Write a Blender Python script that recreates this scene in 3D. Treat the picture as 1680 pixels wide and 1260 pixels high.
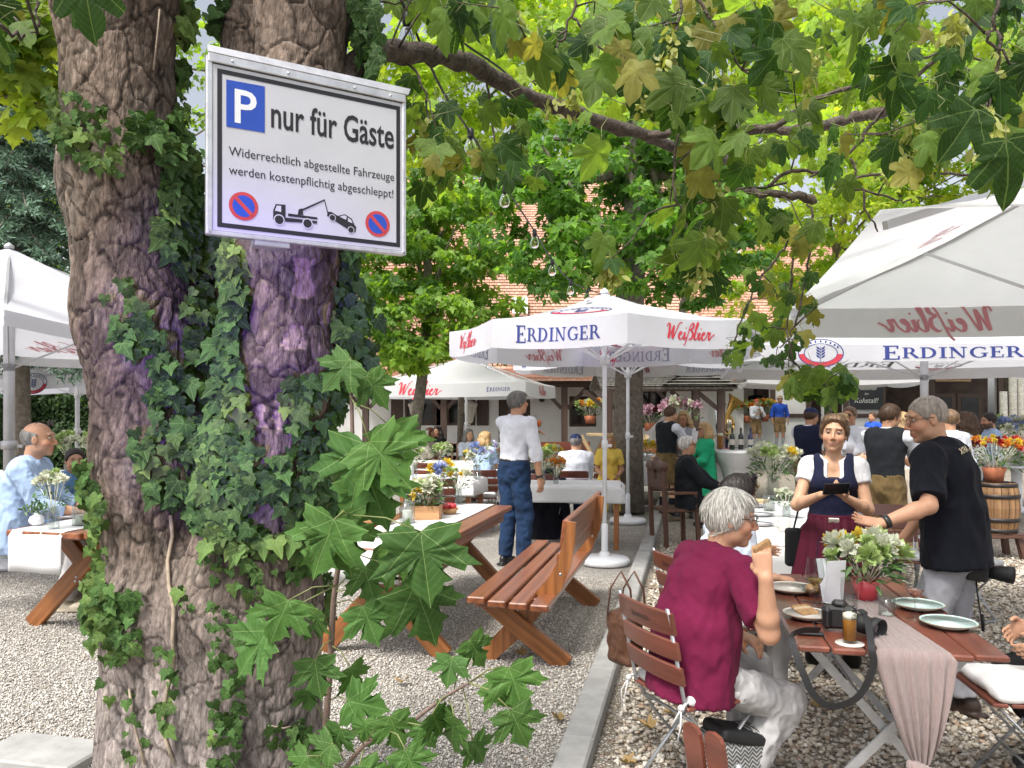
import bpy, math, random
import numpy as np
from mathutils import Vector, Matrix
random.seed(7); RNG = np.random.default_rng(7)
scene = bpy.context.scene
for o in list(bpy.data.objects): bpy.data.objects.remove(o)
COL = scene.collection
R = math.radians
# ------------------------------------------------------------------ camera, sky, sun, exposure
CAM_H = 1.65; FPX = 1290.0; HOR = 675.0
cd = bpy.data.cameras.new("camera"); cam = bpy.data.objects.new("camera", cd); COL.objects.link(cam)
cam.location = (0, 0, CAM_H); cam.rotation_euler = (R(90), 0, 0)
cd.sensor_width = 36; cd.lens = FPX / 1680 * 36; cd.shift_y = (HOR - 630) / 1680
cd.clip_start = 0.05; cd.clip_end = 2000
scene.camera = cam
world = bpy.data.worlds.new("World"); scene.world = world; world.use_nodes = True
wn = world.node_tree.nodes; wl = world.node_tree.links
sky = wn.new("ShaderNodeTexSky"); sky.sky_type = 'NISHITA'; sky.sun_disc = False
SUN_EL, SUN_AZ = R(58), R(215)          # the sun stands high behind the camera's left shoulder, veiled by cloud
sky.sun_elevation = SUN_EL; sky.sun_rotation = SUN_AZ
sky.air_density = 1.0; sky.dust_density = 4.0; sky.ozone_density = 1.0
wn["Background"].inputs[1].default_value = 0.15
# thin bright cloud: most of the blue is washed out of the sky
_bw = wn.new("ShaderNodeRGBToBW"); _mx = wn.new("ShaderNodeMix"); _mx.data_type = 'RGBA'; _mx.inputs[0].default_value = .7
wl.new(sky.outputs[0], _bw.inputs[0]); wl.new(sky.outputs[0], _mx.inputs[6]); wl.new(_bw.outputs[0], _mx.inputs[7]); wl.new(_mx.outputs[2], wn["Background"].inputs[0])
sd = bpy.data.lights.new("sun", 'SUN'); sd.energy = 2.2; sd.angle = R(14); sd.color = (1.0, 0.965, 0.91)
sun = bpy.data.objects.new("sun", sd); COL.objects.link(sun)
_dir = Vector((math.sin(SUN_AZ) * math.cos(SUN_EL), math.cos(SUN_AZ) * math.cos(SUN_EL), math.sin(SUN_EL)))
sun.rotation_euler = (-_dir).to_track_quat('-Z', 'Y').to_euler(); sun.location = (0, 0, 40)
scene.view_settings.view_transform = 'Standard'; scene.view_settings.look = 'None'
scene.view_settings.exposure = 1.02; scene.view_settings.gamma = 1.0
scene.render.engine = 'CYCLES'
cy = scene.cycles
cy.max_bounces = 12; cy.diffuse_bounces = 4; cy.glossy_bounces = 4; cy.transmission_bounces = 12; cy.transparent_max_bounces = 8
cy.sample_clamp_indirect = 6.0; cy.use_denoising = True; cy.caustics_reflective = False; cy.caustics_refractive = False

# ------------------------------------------------------------------ measuring helpers (design coordinates of the photo -> metres)
def P(px, py, Y): return np.array([(px - 840) / FPX * Y, Y, CAM_H + (HOR - py) / FPX * Y])
def PZ(px, py, z=0.0):
    Y = FPX * (CAM_H - z) / (py - HOR)
    return np.array([(px - 840) / FPX * Y, Y, z])
AX = R(13.0)
FWD = np.array([math.sin(AX), math.cos(AX), 0.0]); LAT = np.array([math.cos(AX), -math.sin(AX), 0.0])
UP = np.array([0.0, 0.0, 1.0])
def V(*a): return np.array(a, dtype=float)
def unit(v):
    v = np.asarray(v, float); return v / max(np.linalg.norm(v), 1e-9)

# ------------------------------------------------------------------ numpy noise
def _hash(i, j, k, s=0):
    n = (i.astype(np.int64) * 374761393 + j.astype(np.int64) * 668265263 + k.astype(np.int64) * 2147483647 + s * 974711) & 0x7fffffff
    n = ((n ^ (n >> 13)) * 1274126177) & 0x7fffffff
    n = n ^ (n >> 16)
    return (n & 0xffff) / 65535.0
def vnoise(p, s=0):
    p = np.asarray(p, float); f = np.floor(p); t = p - f; t = t * t * (3 - 2 * t); f = f.astype(np.int64)
    out = 0
    for a in (0, 1):
        for b in (0, 1):
            for c in (0, 1):
                w = (t[:, 0] if a else 1 - t[:, 0]) * (t[:, 1] if b else 1 - t[:, 1]) * (t[:, 2] if c else 1 - t[:, 2])
                out = out + w * _hash(f[:, 0] + a, f[:, 1] + b, f[:, 2] + c, s)
    return out * 2 - 1
def fbm(p, o=3, s=0):
    p = np.asarray(p, float); a = 1.0; r = 0; q = 1.0
    for i in range(o): r = r + a * vnoise(p * q, s + i); a *= .5; q *= 2.03
    return r
def voro(p, s=0, m4=False):
    """F2-F1 (distance to the nearest cell border, roughly) and a per-cell random value"""
    f = np.floor(p).astype(np.int64); n = len(p)
    d1 = np.full(n, 9.0); d2 = np.full(n, 9.0); idv = np.zeros(n)
    for a in (-1, 0, 1):
        for b in (-1, 0, 1):
            for c in (-1, 0, 1):
                i, j, k = f[:, 0] + a, f[:, 1] + b, f[:, 2] + c
                q = np.stack([i + _hash(i, j, k, s), j + _hash(i, j, k, s + 1), k + _hash(i, j, k, s + 2)], 1)
                d = ((q - p) ** 6).sum(1) ** (1 / 6) if m4 else np.sqrt(((q - p) ** 2).sum(1))
                m = d < d1
                d2 = np.where(m, d1, np.minimum(d2, d)); idv = np.where(m, _hash(i, j, k, s + 5), idv); d1 = np.where(m, d, d1)
    return d2 - d1, idv

# ------------------------------------------------------------------ scene graph helpers
def thing(name, label, cat, loc=(0, 0, 0), rotz=0.0, group=None):
    o = bpy.data.objects.new(name, None); COL.objects.link(o)
    o.location = tuple(float(v) for v in loc); o.rotation_euler = (0, 0, rotz); o.empty_display_size = .1
    o['label'] = label; o['category'] = cat
    if group: o['group'] = group
    return o
def tag(o, label=None, cat=None, group=None, kind=None):
    if label: o['label'] = label
    if cat: o['category'] = cat
    if group: o['group'] = group
    if kind: o['kind'] = kind
    return o
def link(me, name, parent=None, mats=()):
    o = bpy.data.objects.new(name, me); COL.objects.link(o)
    for m in mats: me.materials.append(m)
    if parent is not None: o.parent = parent
    return o
def dup(root, loc, rotz=0.0, label=None, group=None, scale=None):
    def cp(o, par):
        c = o.copy(); COL.objects.link(c)
        if par is not None: c.parent = par
        for ch in o.children: cp(ch, c)
        return c
    r = cp(root, None); r.location = tuple(float(v) for v in loc); r.rotation_euler = (0, 0, rotz)
    if label: r['label'] = label
    if group: r['group'] = group
    if scale: r.scale = (scale,) * 3
    return r

class MB:
    """collects shapes into ONE mesh; keeps a material slot per face and a grain coordinate per vertex"""
    def __init__(s): s.v = []; s.f = []; s.m = []; s.g = []; s.c = []; s.n = 0; s.sm = []
    def add(s, v, f, m=0, g=None, smooth=False, col=None):
        v = np.asarray(v, float).reshape(-1, 3)
        s.v.append(v); s.f.extend([tuple(int(i) + s.n for i in q) for q in f]); s.m.extend([m] * len(f)); s.sm.extend([smooth] * len(f))
        s.g.append(v if g is None else np.asarray(g, float)); s.n += len(v)
        s.c.append(np.tile(np.array((1., 1., 1.) if col is None else col, float), (len(v), 1)) if col is None or np.ndim(col) == 1 else np.asarray(col, float))
        return s
    def box(s, c, size, ax=None, m=0, bev=0.0):
        """box centred at c, size along the axes ax (3 unit rows); edges chamfered by bev"""
        A = np.eye(3) if ax is None else np.asarray(ax, float); h = np.asarray(size, float) / 2; c = np.asarray(c, float)
        if bev <= 0:
            L = np.array([[x, y, z] for x in (-1, 1) for y in (-1, 1) for z in (-1, 1)], float) * h
            F = [(0, 1, 3, 2), (4, 6, 7, 5), (0, 4, 5, 1), (2, 3, 7, 6), (0, 2, 6, 4), (1, 5, 7, 3)]
        else:
            b = min(bev, h.min() * .9); L = []; idx = {}
            for x in (-1, 1):
                for y in (-1, 1):
                    for z in (-1, 1):
                        for k in range(3):
                            q = np.array([x, y, z], float) * (h - b); q[k] += (x, y, z)[k] * b
                            idx[(x, y, z, k)] = len(L); L.append(q)
            L = np.array(L); F = []
            for k in range(3):
                o = [i for i in range(3) if i != k]
                for sg in (-1, 1):
                    ring = []
                    for (p, q) in ((-1, -1), (1, -1), (1, 1), (-1, 1)):
                        t = [0, 0, 0]; t[k] = sg; t[o[0]] = p; t[o[1]] = q; ring.append(idx[(t[0], t[1], t[2], k)])
                    F.append(tuple(ring))
                for p in (-1, 1):
                    for q in (-1, 1):
                        r = []
                        for sg in (-1, 1):
                            t = [0, 0, 0]; t[k] = sg; t[o[0]] = p; t[o[1]] = q; r.append((idx[(*t, o[0])], idx[(*t, o[1])]))
                        F.append((r[0][0], r[0][1], r[1][1], r[1][0]))
            for x in (-1, 1):
                for y in (-1, 1):
                    for z in (-1, 1): F.append(tuple(idx[(x, y, z, k)] for k in range(3)))
        o = np.argsort(-h); g = L[:, o] + RNG.uniform(-5, 5, 3)
        # orient outward
        FF = []
        for q in F:
            a = L[list(q)]; nn = np.cross(a[1] - a[0], a[2] - a[0]); FF.append(q if nn @ a.mean(0) > 0 else q[::-1])
        return s.add(c + L @ A, FF, m, g)
    def beam(s, a, b, w, h, side=None, m=0, bev=0.0):
        """rectangular bar from a to b; w across (towards side), h the other way"""
        a = np.asarray(a, float); b = np.asarray(b, float); d = unit(b - a)
        sd_ = np.asarray(side if side is not None else (np.cross(d, UP) if abs(d[2]) < .95 else V(1, 0, 0)), float)
        sd_ = unit(sd_ - d * (sd_ @ d)); t = np.cross(d, sd_)
        return s.box((a + b) / 2, (np.linalg.norm(b - a), w, h), (d, sd_, t), m, bev)
    def tube(s, pts, r, n=8, m=0, cap=True, smooth=True, flat=1.0, side=None):
        pts = np.asarray(pts, float); k = len(pts); r = np.broadcast_to(np.asarray(r, float), (k,))
        T = np.gradient(pts, axis=0); T /= np.maximum(np.linalg.norm(T, axis=1)[:, None], 1e-9)
        ref = V(0, 0, 1) if abs(T[0][2]) < .9 else V(1, 0, 0)
        if side is not None: ref = np.asarray(side, float)
        V0 = []; a = unit(np.cross(ref, T[0])) if side is None else unit(ref - T[0] * (ref @ T[0])); g = []
        L = 0
        for i in range(k):
            a = unit(a - T[i] * (a @ T[i])); b = np.cross(T[i], a)
            if i: L += np.linalg.norm(pts[i] - pts[i - 1])
            for j in range(n):
                t = 2 * math.pi * j / n; V0.append(pts[i] + r[i] * (math.cos(t) * a + flat * math.sin(t) * b)); g.append((L, r[i] * math.cos(t), r[i] * math.sin(t)))
        F = [(i * n + j, i * n + (j + 1) % n, (i + 1) * n + (j + 1) % n, (i + 1) * n + j) for i in range(k - 1) for j in range(n)]
        if cap: F += [tuple(range(n))[::-1], tuple((k - 1) * n + j for j in range(n))]
        return s.add(V0, F, m, np.array(g) + RNG.uniform(-3, 3, 3) * (1, 0, 0), smooth)
    def lathe(s, prof, c=(0, 0, 0), n=24, m=0, smooth=True, ax=None, cap=True):
        A = np.eye(3) if ax is None else np.asarray(ax, float); k = len(prof); L = []
        for (r, z) in prof:
            for j in range(n): t = 2 * math.pi * j / n; L.append((r * math.cos(t), r * math.sin(t), z))
        F = [(i * n + j, i * n + (j + 1) % n, (i + 1) * n + (j + 1) % n, (i + 1) * n + j) for i in range(k - 1) for j in range(n)]
        if cap:
            if prof[0][0] > 1e-6: F.append(tuple(range(n))[::-1])
            if prof[-1][0] > 1e-6: F.append(tuple((k - 1) * n + j for j in range(n)))
        return s.add(np.asarray(c, float) + np.array(L) @ A, F, m, None, smooth)
    def ball(s, c, r, n=10, m=0, ax=None, col=None):
        r = np.broadcast_to(np.asarray(r, float), (3,)); A = np.eye(3) if ax is None else np.asarray(ax, float); k = max(5, n // 2 + 1); L = []
        for i in range(1, k):
            th = math.pi * i / k
            for j in range(n): t = 2 * math.pi * j / n; L.append((math.sin(th) * math.cos(t) * r[0], math.sin(th) * math.sin(t) * r[1], math.cos(th) * r[2]))
        L += [(0, 0, r[2]), (0, 0, -r[2])]; q = (k - 1) * n
        F = [(i * n + j, (i + 1) * n + j, (i + 1) * n + (j + 1) % n, i * n + (j + 1) % n) for i in range(k - 2) for j in range(n)]
        F += [(q, j, (j + 1) % n) for j in range(n)] + [(q + 1, (k - 2) * n + (j + 1) % n, (k - 2) * n + j) for j in range(n)]
        return s.add(np.asarray(c, float) + np.array(L) @ A, F, m, None, True, col)
    def prism(s, poly, o, ex, ey, depth, m=0, back=True):
        """polygon (2-D list) in the plane o + x*ex + y*ey, thickened by depth along -(ex x ey)"""
        ex = np.asarray(ex, float); ey = np.asarray(ey, float); nn = np.cross(ex, ey); o = np.asarray(o, float); k = len(poly)
        a = np.array([o + x * ex + y * ey for x, y in poly]); b = a - nn * depth
        F = [tuple(range(k)), tuple(range(2 * k - 1, k - 1, -1))] + [(i, i + k, (i + 1) % k + k, (i + 1) % k) for i in range(k)]
        g = np.array([(x, y, 0) for x, y in poly] * 2) + RNG.uniform(-4, 4, 3)
        return s.add(np.vstack([a, b]), F, m, g)
    def build(s, name, mats, parent=None, world=False, label=None, recalc=False):
        me = bpy.data.meshes.new(name); v = np.vstack(s.v) if s.v else np.zeros((0, 3))
        if world and parent is not None:
            M = np.array(parent.matrix_basis.inverted()); v = v @ M[:3, :3].T + M[:3, 3]
        me.from_pydata(v.tolist(), [], s.f)
        mats = mats if isinstance(mats, (list, tuple)) else [mats]
        me.polygons.foreach_set('material_index', np.array(s.m, dtype=np.int32)); me.polygons.foreach_set('use_smooth', np.array(s.sm, dtype=bool))
        at = me.attributes.new('gc', 'FLOAT_VECTOR', 'POINT'); at.data.foreach_set('vector', np.vstack(s.g).astype(np.float32).ravel())
        ca = me.attributes.new('Col', 'FLOAT_COLOR', 'POINT'); cc = np.ones((len(v), 4), np.float32); cc[:, :3] = np.vstack(s.c); ca.data.foreach_set('color', cc.ravel())
        me.update()
        o = link(me, name, parent, mats)
        if label: o['label'] = label
        return o

def np_mesh(name, v, tris, smooth=True, uv=None, col=None):
    """fast mesh from numpy arrays; tris: (m, k) faces all with k corners; uv per corner-vertex; col per vertex"""
    me = bpy.data.meshes.new(name); v = np.asarray(v, np.float32); t = np.asarray(tris, np.int32); m, k = t.shape
    me.vertices.add(len(v)); me.vertices.foreach_set('co', v.ravel())
    me.loops.add(m * k); me.loops.foreach_set('vertex_index', t.ravel())
    me.polygons.add(m); me.polygons.foreach_set('loop_start', np.arange(0, m * k, k, dtype=np.int32))
    me.polygons.foreach_set('use_smooth', np.full(m, smooth, dtype=bool))
    if uv is not None:
        l = me.uv_layers.new(name='UVMap'); l.data.foreach_set('uv', np.asarray(uv, np.float32)[t.ravel()].ravel())
    if col is not None:
        ca = me.attributes.new('Col', 'FLOAT_COLOR', 'POINT'); cc = np.ones((len(v), 4), np.float32); cc[:, :3] = col; ca.data.foreach_set('color', cc.ravel())
    me.update(calc_edges=True); me.validate()
    return me

# ------------------------------------------------------------------ materials
MATS = {}
def new_mat(name):
    m = bpy.data.materials.new(name); m.use_nodes = True; nt = m.node_tree
    return m, nt, nt.nodes, nt.links, nt.nodes['Principled BSDF']
def N(nt, typ, **kw):
    n = nt.nodes.new(typ)
    for k, v in kw.items():
        if k.startswith('i_'): n.inputs[k[2:].replace('_', ' ')].default_value = v
        else: setattr(n, k, v)
    return n
def mixc(nt, fac, a, b, mode='MIX'):
    n = nt.nodes.new('ShaderNodeMix'); n.data_type = 'RGBA'; n.blend_type = mode
    for sock, v in ((n.inputs[0], fac), (n.inputs[6], a), (n.inputs[7], b)):
        if hasattr(v, 'is_linked'): nt.links.new(v, sock)
        elif isinstance(v, (int, float)): sock.default_value = v if sock.type == 'VALUE' else (v, v, v, 1)
        else: sock.default_value = (*v[:3], 1)
    return n.outputs[2]
def math_(nt, op, a, b=None, c=None):
    n = nt.nodes.new('ShaderNodeMath'); n.operation = op
    for i, v in enumerate((a, b, c)):
        if v is None: continue
        if hasattr(v, 'is_linked'): nt.links.new(v, n.inputs[i])
        else: n.inputs[i].default_value = v
    return n.outputs[0]
def ramp(nt, fac, stops):
    n = nt.nodes.new('ShaderNodeValToRGB'); e = n.color_ramp.elements
    while len(e) < len(stops): e.new(.5)
    for q, (p, c) in zip(e, stops): q.position = p; q.color = (*c[:3], 1) if not isinstance(c, (int, float)) else (c, c, c, 1)
    nt.links.new(fac, n.inputs[0]); return n.outputs[0]
def pm(name, col, rough=.6, var=.12, vs=6, bump=.15, bs=80, metal=0, attr=False, coat=0, transl=0, stretch=(1, 1, 1), spec=.5, coord='Object', dirt=None, sheen=0, tcol=None, bdist=.004):
    """general procedural material: colour mottled by noise, fine bump, optional translucency and dirt blotches"""
    if name in MATS: return MATS[name]
    m, nt, ns, ls, b = new_mat(name)
    if coord == 'gc': src = N(nt, 'ShaderNodeAttribute', attribute_name='gc').outputs['Vector']
    else: src = N(nt, 'ShaderNodeTexCoord').outputs[coord]
    mp = N(nt, 'ShaderNodeMapping'); mp.inputs['Scale'].default_value = stretch; ls.new(src, mp.inputs[0])
    n1 = N(nt, 'ShaderNodeTexNoise', i_Scale=vs, i_Detail=5.0, i_Roughness=.6); ls.new(mp.outputs[0], n1.inputs[0])
    f = ramp(nt, n1.outputs[0], [(.3, 1 - var * 1.4), (.7, 1 + var)])
    base = (*col, 1)
    if attr:
        at = N(nt, 'ShaderNodeAttribute', attribute_name='Col'); c = mixc(nt, 1.0, at.outputs['Color'], base, 'MULTIPLY')
    else: c = base
    c = mixc(nt, 1.0, c, f, 'MULTIPLY')
    if dirt:
        n3 = N(nt, 'ShaderNodeTexNoise', i_Scale=dirt[1], i_Detail=6.0, i_Roughness=.7); ls.new(mp.outputs[0], n3.inputs[0])
        c = mixc(nt, ramp(nt, n3.outputs[0], [(.52, 0.0), (.72, dirt[2])]), c, dirt[0])
    ls.new(c, b.inputs['Base Color']); b.inputs['Roughness'].default_value = rough; b.inputs['Metallic'].default_value = metal
    b.inputs['Specular IOR Level'].default_value = spec; b.inputs['Coat Weight'].default_value = coat; b.inputs['Coat Roughness'].default_value = .15
    b.inputs['Sheen Weight'].default_value = sheen
    if bump:
        n2 = N(nt, 'ShaderNodeTexNoise', i_Scale=bs, i_Detail=4.0); ls.new(mp.outputs[0], n2.inputs[0])
        bn = N(nt, 'ShaderNodeBump', i_Strength=bump, i_Distance=bdist); ls.new(n2.outputs[0], bn.inputs['Height']); ls.new(bn.outputs[0], b.inputs['Normal'])
    if transl:
        tr = N(nt, 'ShaderNodeBsdfTranslucent'); ms = N(nt, 'ShaderNodeMixShader', i_Fac=transl)
        if tcol: tr.inputs[0].default_value = (*tcol, 1)
        else: ls.new(c, tr.inputs[0])
        ls.new(b.outputs[0], ms.inputs[1]); ls.new(tr.outputs[0], ms.inputs[2]); ls.new(ms.outputs[0], ns['Material Output'].inputs[0])
    MATS[name] = m; return m
def wood(name, dark, light, rough=.38, scale=1.0, coat=.25, ringy=1.0):
    """varnished timber: grain runs along the first grain coordinate of every board"""
    if name in MATS: return MATS[name]
    m, nt, ns, ls, b = new_mat(name)
    src = N(nt, 'ShaderNodeAttribute', attribute_name='gc').outputs['Vector']
    mp = N(nt, 'ShaderNodeMapping'); mp.inputs['Scale'].default_value = (1.6 * scale, 26 * scale, 26 * scale); ls.new(src, mp.inputs[0])
    n0 = N(nt, 'ShaderNodeTexNoise', i_Scale=.55, i_Detail=2.0); ls.new(mp.outputs[0], n0.inputs[0])
    w = N(nt, 'ShaderNodeTexWave', wave_type='RINGS', rings_direction='X', i_Scale=.22 * ringy, i_Distortion=7.0, i_Detail=3.0, i_Detail_Scale=1.2); ls.new(mp.outputs[0], w.inputs[0])
    n1 = N(nt, 'ShaderNodeTexNoise', i_Scale=3.0, i_Detail=6.0, i_Roughness=.65); ls.new(mp.outputs[0], n1.inputs[0])
    f = math_(nt, 'ADD', math_(nt, 'MULTIPLY', w.outputs[0], .22), math_(nt, 'MULTIPLY', n1.outputs[0], .78))
    c = ramp(nt, f, [(.22, dark), (.62, light)])
    c = mixc(nt, 1.0, c, ramp(nt, n0.outputs[0], [(.3, .78), (.7, 1.12)]), 'MULTIPLY')
    ls.new(c, b.inputs['Base Color']); b.inputs['Roughness'].default_value = rough; b.inputs['Coat Weight'].default_value = coat; b.inputs['Coat Roughness'].default_value = .25
    bn = N(nt, 'ShaderNodeBump', i_Strength=.25, i_Distance=.002); ls.new(f, bn.inputs['Height']); ls.new(bn.outputs[0], b.inputs['Normal'])
    MATS[name] = m; return m
def leafmat(name, transl=.35, vein=.5, rough=.42, veins=(0, 52, 105), spec=.5, tint=(1.15, 1.2, .45), vw=.010, holes=0):
    """leaf blade: colour from the leaf itself, pale veins fanning from the stalk, light passes through"""
    if name in MATS: return MATS[name]
    m, nt, ns, ls, b = new_mat(name)
    at = N(nt, 'ShaderNodeAttribute', attribute_name='Col').outputs['Color']
    uv = N(nt, 'ShaderNodeUVMap', uv_map='UVMap'); sx = N(nt, 'ShaderNodeSeparateXYZ'); ls.new(uv.outputs[0], sx.inputs[0])
    geo = N(nt, 'ShaderNodeTexCoord')
    nz = N(nt, 'ShaderNodeTexNoise', i_Scale=28.0, i_Detail=4.0); ls.new(geo.outputs['Object'], nz.inputs[0])
    c = mixc(nt, 1.0, at, ramp(nt, nz.outputs[0], [(.3, .78), (.7, 1.15)]), 'MULTIPLY')
    bumpsrc = nz.outputs[0]
    if vein:
        ax = math_(nt, 'ABSOLUTE', sx.outputs[0]); best = None
        for a in veins:
            ca, sa = math.cos(R(a)), math.sin(R(a))
            d = math_(nt, 'ABSOLUTE', math_(nt, 'SUBTRACT', math_(nt, 'MULTIPLY', ax, ca), math_(nt, 'MULTIPLY', sx.outputs[1], sa)))
            al = math_(nt, 'ADD', math_(nt, 'MULTIPLY', ax, sa), math_(nt, 'MULTIPLY', sx.outputs[1], ca))
            d = math_(nt, 'ADD', d, math_(nt, 'MULTIPLY', math_(nt, 'LESS_THAN', al, -0.01), 1.0))
            best = d if best is None else math_(nt, 'MINIMUM', best, d)
        # fine side veins
        wv = N(nt, 'ShaderNodeTexWave', wave_type='BANDS', bands_direction='DIAGONAL', i_Scale=6.0, i_Distortion=2.0); cmb = N(nt, 'ShaderNodeCombineXYZ'); ls.new(ax, cmb.inputs[0]); ls.new(sx.outputs[1], cmb.inputs[1]); ls.new(cmb.outputs[0], wv.inputs[0])
        line = ramp(nt, math_(nt, 'DIVIDE', best, vw), [(0.4, 1.0), (1.0, 0.0)])
        c = mixc(nt, math_(nt, 'MULTIPLY', ramp(nt, wv.outputs[0], [(.86, 0.0), (.98, 1.0)]), .22 * vein), c, (.30, .42, .16))
        c = mixc(nt, math_(nt, 'MULTIPLY', line, vein), c, (.34, .46, .18))
        bumpsrc = math_(nt, 'SUBTRACT', nz.outputs[0], math_(nt, 'MULTIPLY', line, .6))
    ls.new(c, b.inputs['Base Color']); b.inputs['Roughness'].default_value = rough; b.inputs['Specular IOR Level'].default_value = spec
    bn = N(nt, 'ShaderNodeBump', i_Strength=.3, i_Distance=.003); ls.new(bumpsrc, bn.inputs['Height']); ls.new(bn.outputs[0], b.inputs['Normal'])
    tr = N(nt, 'ShaderNodeBsdfTranslucent'); ls.new(mixc(nt, 1.0, c, tint, 'MULTIPLY'), tr.inputs[0])
    ms = N(nt, 'ShaderNodeMixShader', i_Fac=transl); ls.new(b.outputs[0], ms.inputs[1]); ls.new(tr.outputs[0], ms.inputs[2]); ls.new(ms.outputs[0], ns['Material Output'].inputs[0])
    MATS[name] = m; return m

# ------------------------------------------------------------------ leaves
def _mirror(h): return np.array(h + [(-x, y) for x, y in h[::-1] if x > 1e-6], float)
MAPLE = _mirror([(0, 0), (.10, -.07), (.24, -.10), (.32, -.06), (.50, -.05), (.44, .06), (.47, .14), (.37, .19), (.42, .24), (.53, .28), (.51, .36), (.67, .53), (.49, .51), (.45, .58), (.34, .52), (.20, .44), (.20, .56), (.31, .67), (.20, .69), (.16, .79), (.07, .85), (0, 1.0)])
SYCAM = _mirror([(0, 0), (.12, -.07), (.28, -.06), (.42, .03), (.39, .13), (.47, .19), (.40, .26), (.52, .33), (.60, .48), (.53, .57), (.46, .63), (.33, .57), (.23, .50), (.25, .62), (.22, .74), (.14, .87), (.07, .93), (0, 1.0)])
IVY = _mirror([(0, 0), (.09, -.11), (.25, -.15), (.42, -.06), (.37, .10), (.44, .24), (.34, .37), (.21, .44), (.15, .62), (.07, .80), (0, .92)])
SMALL = _mirror([(0, 0), (.30, -.03), (.26, .14), (.55, .42), (.22, .42), (.20, .62), (0, 1.0)])
OVAL = _mirror([(0, 0), (.16, .18), (.24, .42), (.18, .72), (0, 1.0)])
LANCE = _mirror([(0, 0), (.07, .2), (.09, .5), (.05, .8), (0, 1.0)])
def leaf_geom(outline, base, d, nrm, size, fold=.15, droop=.25, ring=True, curl=None, width=1.0):
    """vectorised: one leaf per row of base/d/nrm/size -> verts, tris, uv"""
    base = np.asarray(base, float); n = len(base); k = len(outline)
    d = d / np.maximum(np.linalg.norm(d, axis=1)[:, None], 1e-9)
    nrm = nrm - d * (nrm * d).sum(1)[:, None]; nrm = nrm / np.maximum(np.linalg.norm(nrm, axis=1)[:, None], 1e-9)
    side = np.cross(d, nrm)
    ctr = np.array([[0.0, .26]])
    if ring: loc = np.vstack([ctr, ctr + (outline - ctr) * .52, outline])
    else: loc = np.vstack([ctr, outline])
    x, y = loc[:, 0] * width, loc[:, 1]
    fo = np.broadcast_to(np.asarray(fold, float), (n,))[:, None]; dr = np.broadcast_to(np.asarray(droop, float), (n,))[:, None]
    z = fo * np.abs(x)[None] - dr * (y ** 2)[None] * .6 - dr * (x ** 2)[None]
    if ring: z = z + RNG.normal(0, .022, (n, len(loc)))
    s = np.asarray(size, float)[:, None, None]
    v = base[:, None] + s * (x[None, :, None] * side[:, None] + y[None, :, None] * d[:, None] + z[:, :, None] * nrm[:, None])
    t = []
    for i in range(k):
        j = (i + 1) % k
        if ring: t += [(0, 1 + i, 1 + j), (1 + i, 1 + k + i, 1 + k + j), (1 + i, 1 + k + j, 1 + j)]
        else: t.append((0, 1 + i, 1 + j))
    t = np.array(t); m = len(loc)
    tris = (t[None] + (np.arange(n) * m)[:, None, None]).reshape(-1, 3)
    return v.reshape(-1, 3), tris, np.tile(loc, (n, 1)), m
def leaf_obj(name, outline, base, d, nrm, size, cols, mat, parent=None, ring=True, fold=.15, droop=.25, world=True, width=1.0):
    v, t, uv, m = leaf_geom(outline, base, np.asarray(d, float), np.asarray(nrm, float), size, fold, droop, ring, width=width)
    if world and parent is not None: v = v - np.array(parent.location)
    me = np_mesh(name, v, t, True, uv, np.repeat(np.asarray(cols), m, axis=0))
    return link(me, name, parent, [mat])
def rand_dirs(n):
    d = RNG.normal(size=(n, 3)); return d / np.linalg.norm(d, axis=1)[:, None]

# ------------------------------------------------------------------ signed-distance modelling (continuous bodies, cloth, bark)
def cone(a, b, ra, rb=None, k=.02):
    a = np.asarray(a, float); b = np.asarray(b, float); rb = ra if rb is None else rb; ba = b - a; L2 = max(ba @ ba, 1e-9)
    def f(X, Y, Z):
        dx, dy, dz = X - a[0], Y - a[1], Z - a[2]; t = np.clip((dx * ba[0] + dy * ba[1] + dz * ba[2]) / L2, 0, 1)
        return np.sqrt((dx - ba[0] * t) ** 2 + (dy - ba[1] * t) ** 2 + (dz - ba[2] * t) ** 2) - (ra + (rb - ra) * t)
    r = max(ra, rb); return (np.minimum(a, b) - r, np.maximum(a, b) + r, f, k, 'u')
def chain(pts, rs, k=.02): return [cone(pts[i], pts[i + 1], rs[i], rs[i + 1], k) for i in range(len(pts) - 1)]
def ell(c, r, ax=None, k=.02, op='u'):
    c = np.asarray(c, float); r = np.asarray(r, float); A = np.eye(3) if ax is None else np.asarray(ax, float)
    def f(X, Y, Z):
        dx, dy, dz = X - c[0], Y - c[1], Z - c[2]
        q = [(dx * A[i][0] + dy * A[i][1] + dz * A[i][2]) / r[i] for i in range(3)]
        k0 = np.sqrt(q[0] ** 2 + q[1] ** 2 + q[2] ** 2); k1 = np.sqrt((q[0] / r[0]) ** 2 + (q[1] / r[1]) ** 2 + (q[2] / r[2]) ** 2)
        return k0 * (k0 - 1) / np.maximum(k1, 1e-6)
    e = np.sqrt(((A * r[:, None]) ** 2).sum(0)); return (c - e, c + e, f, k, op)
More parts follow.
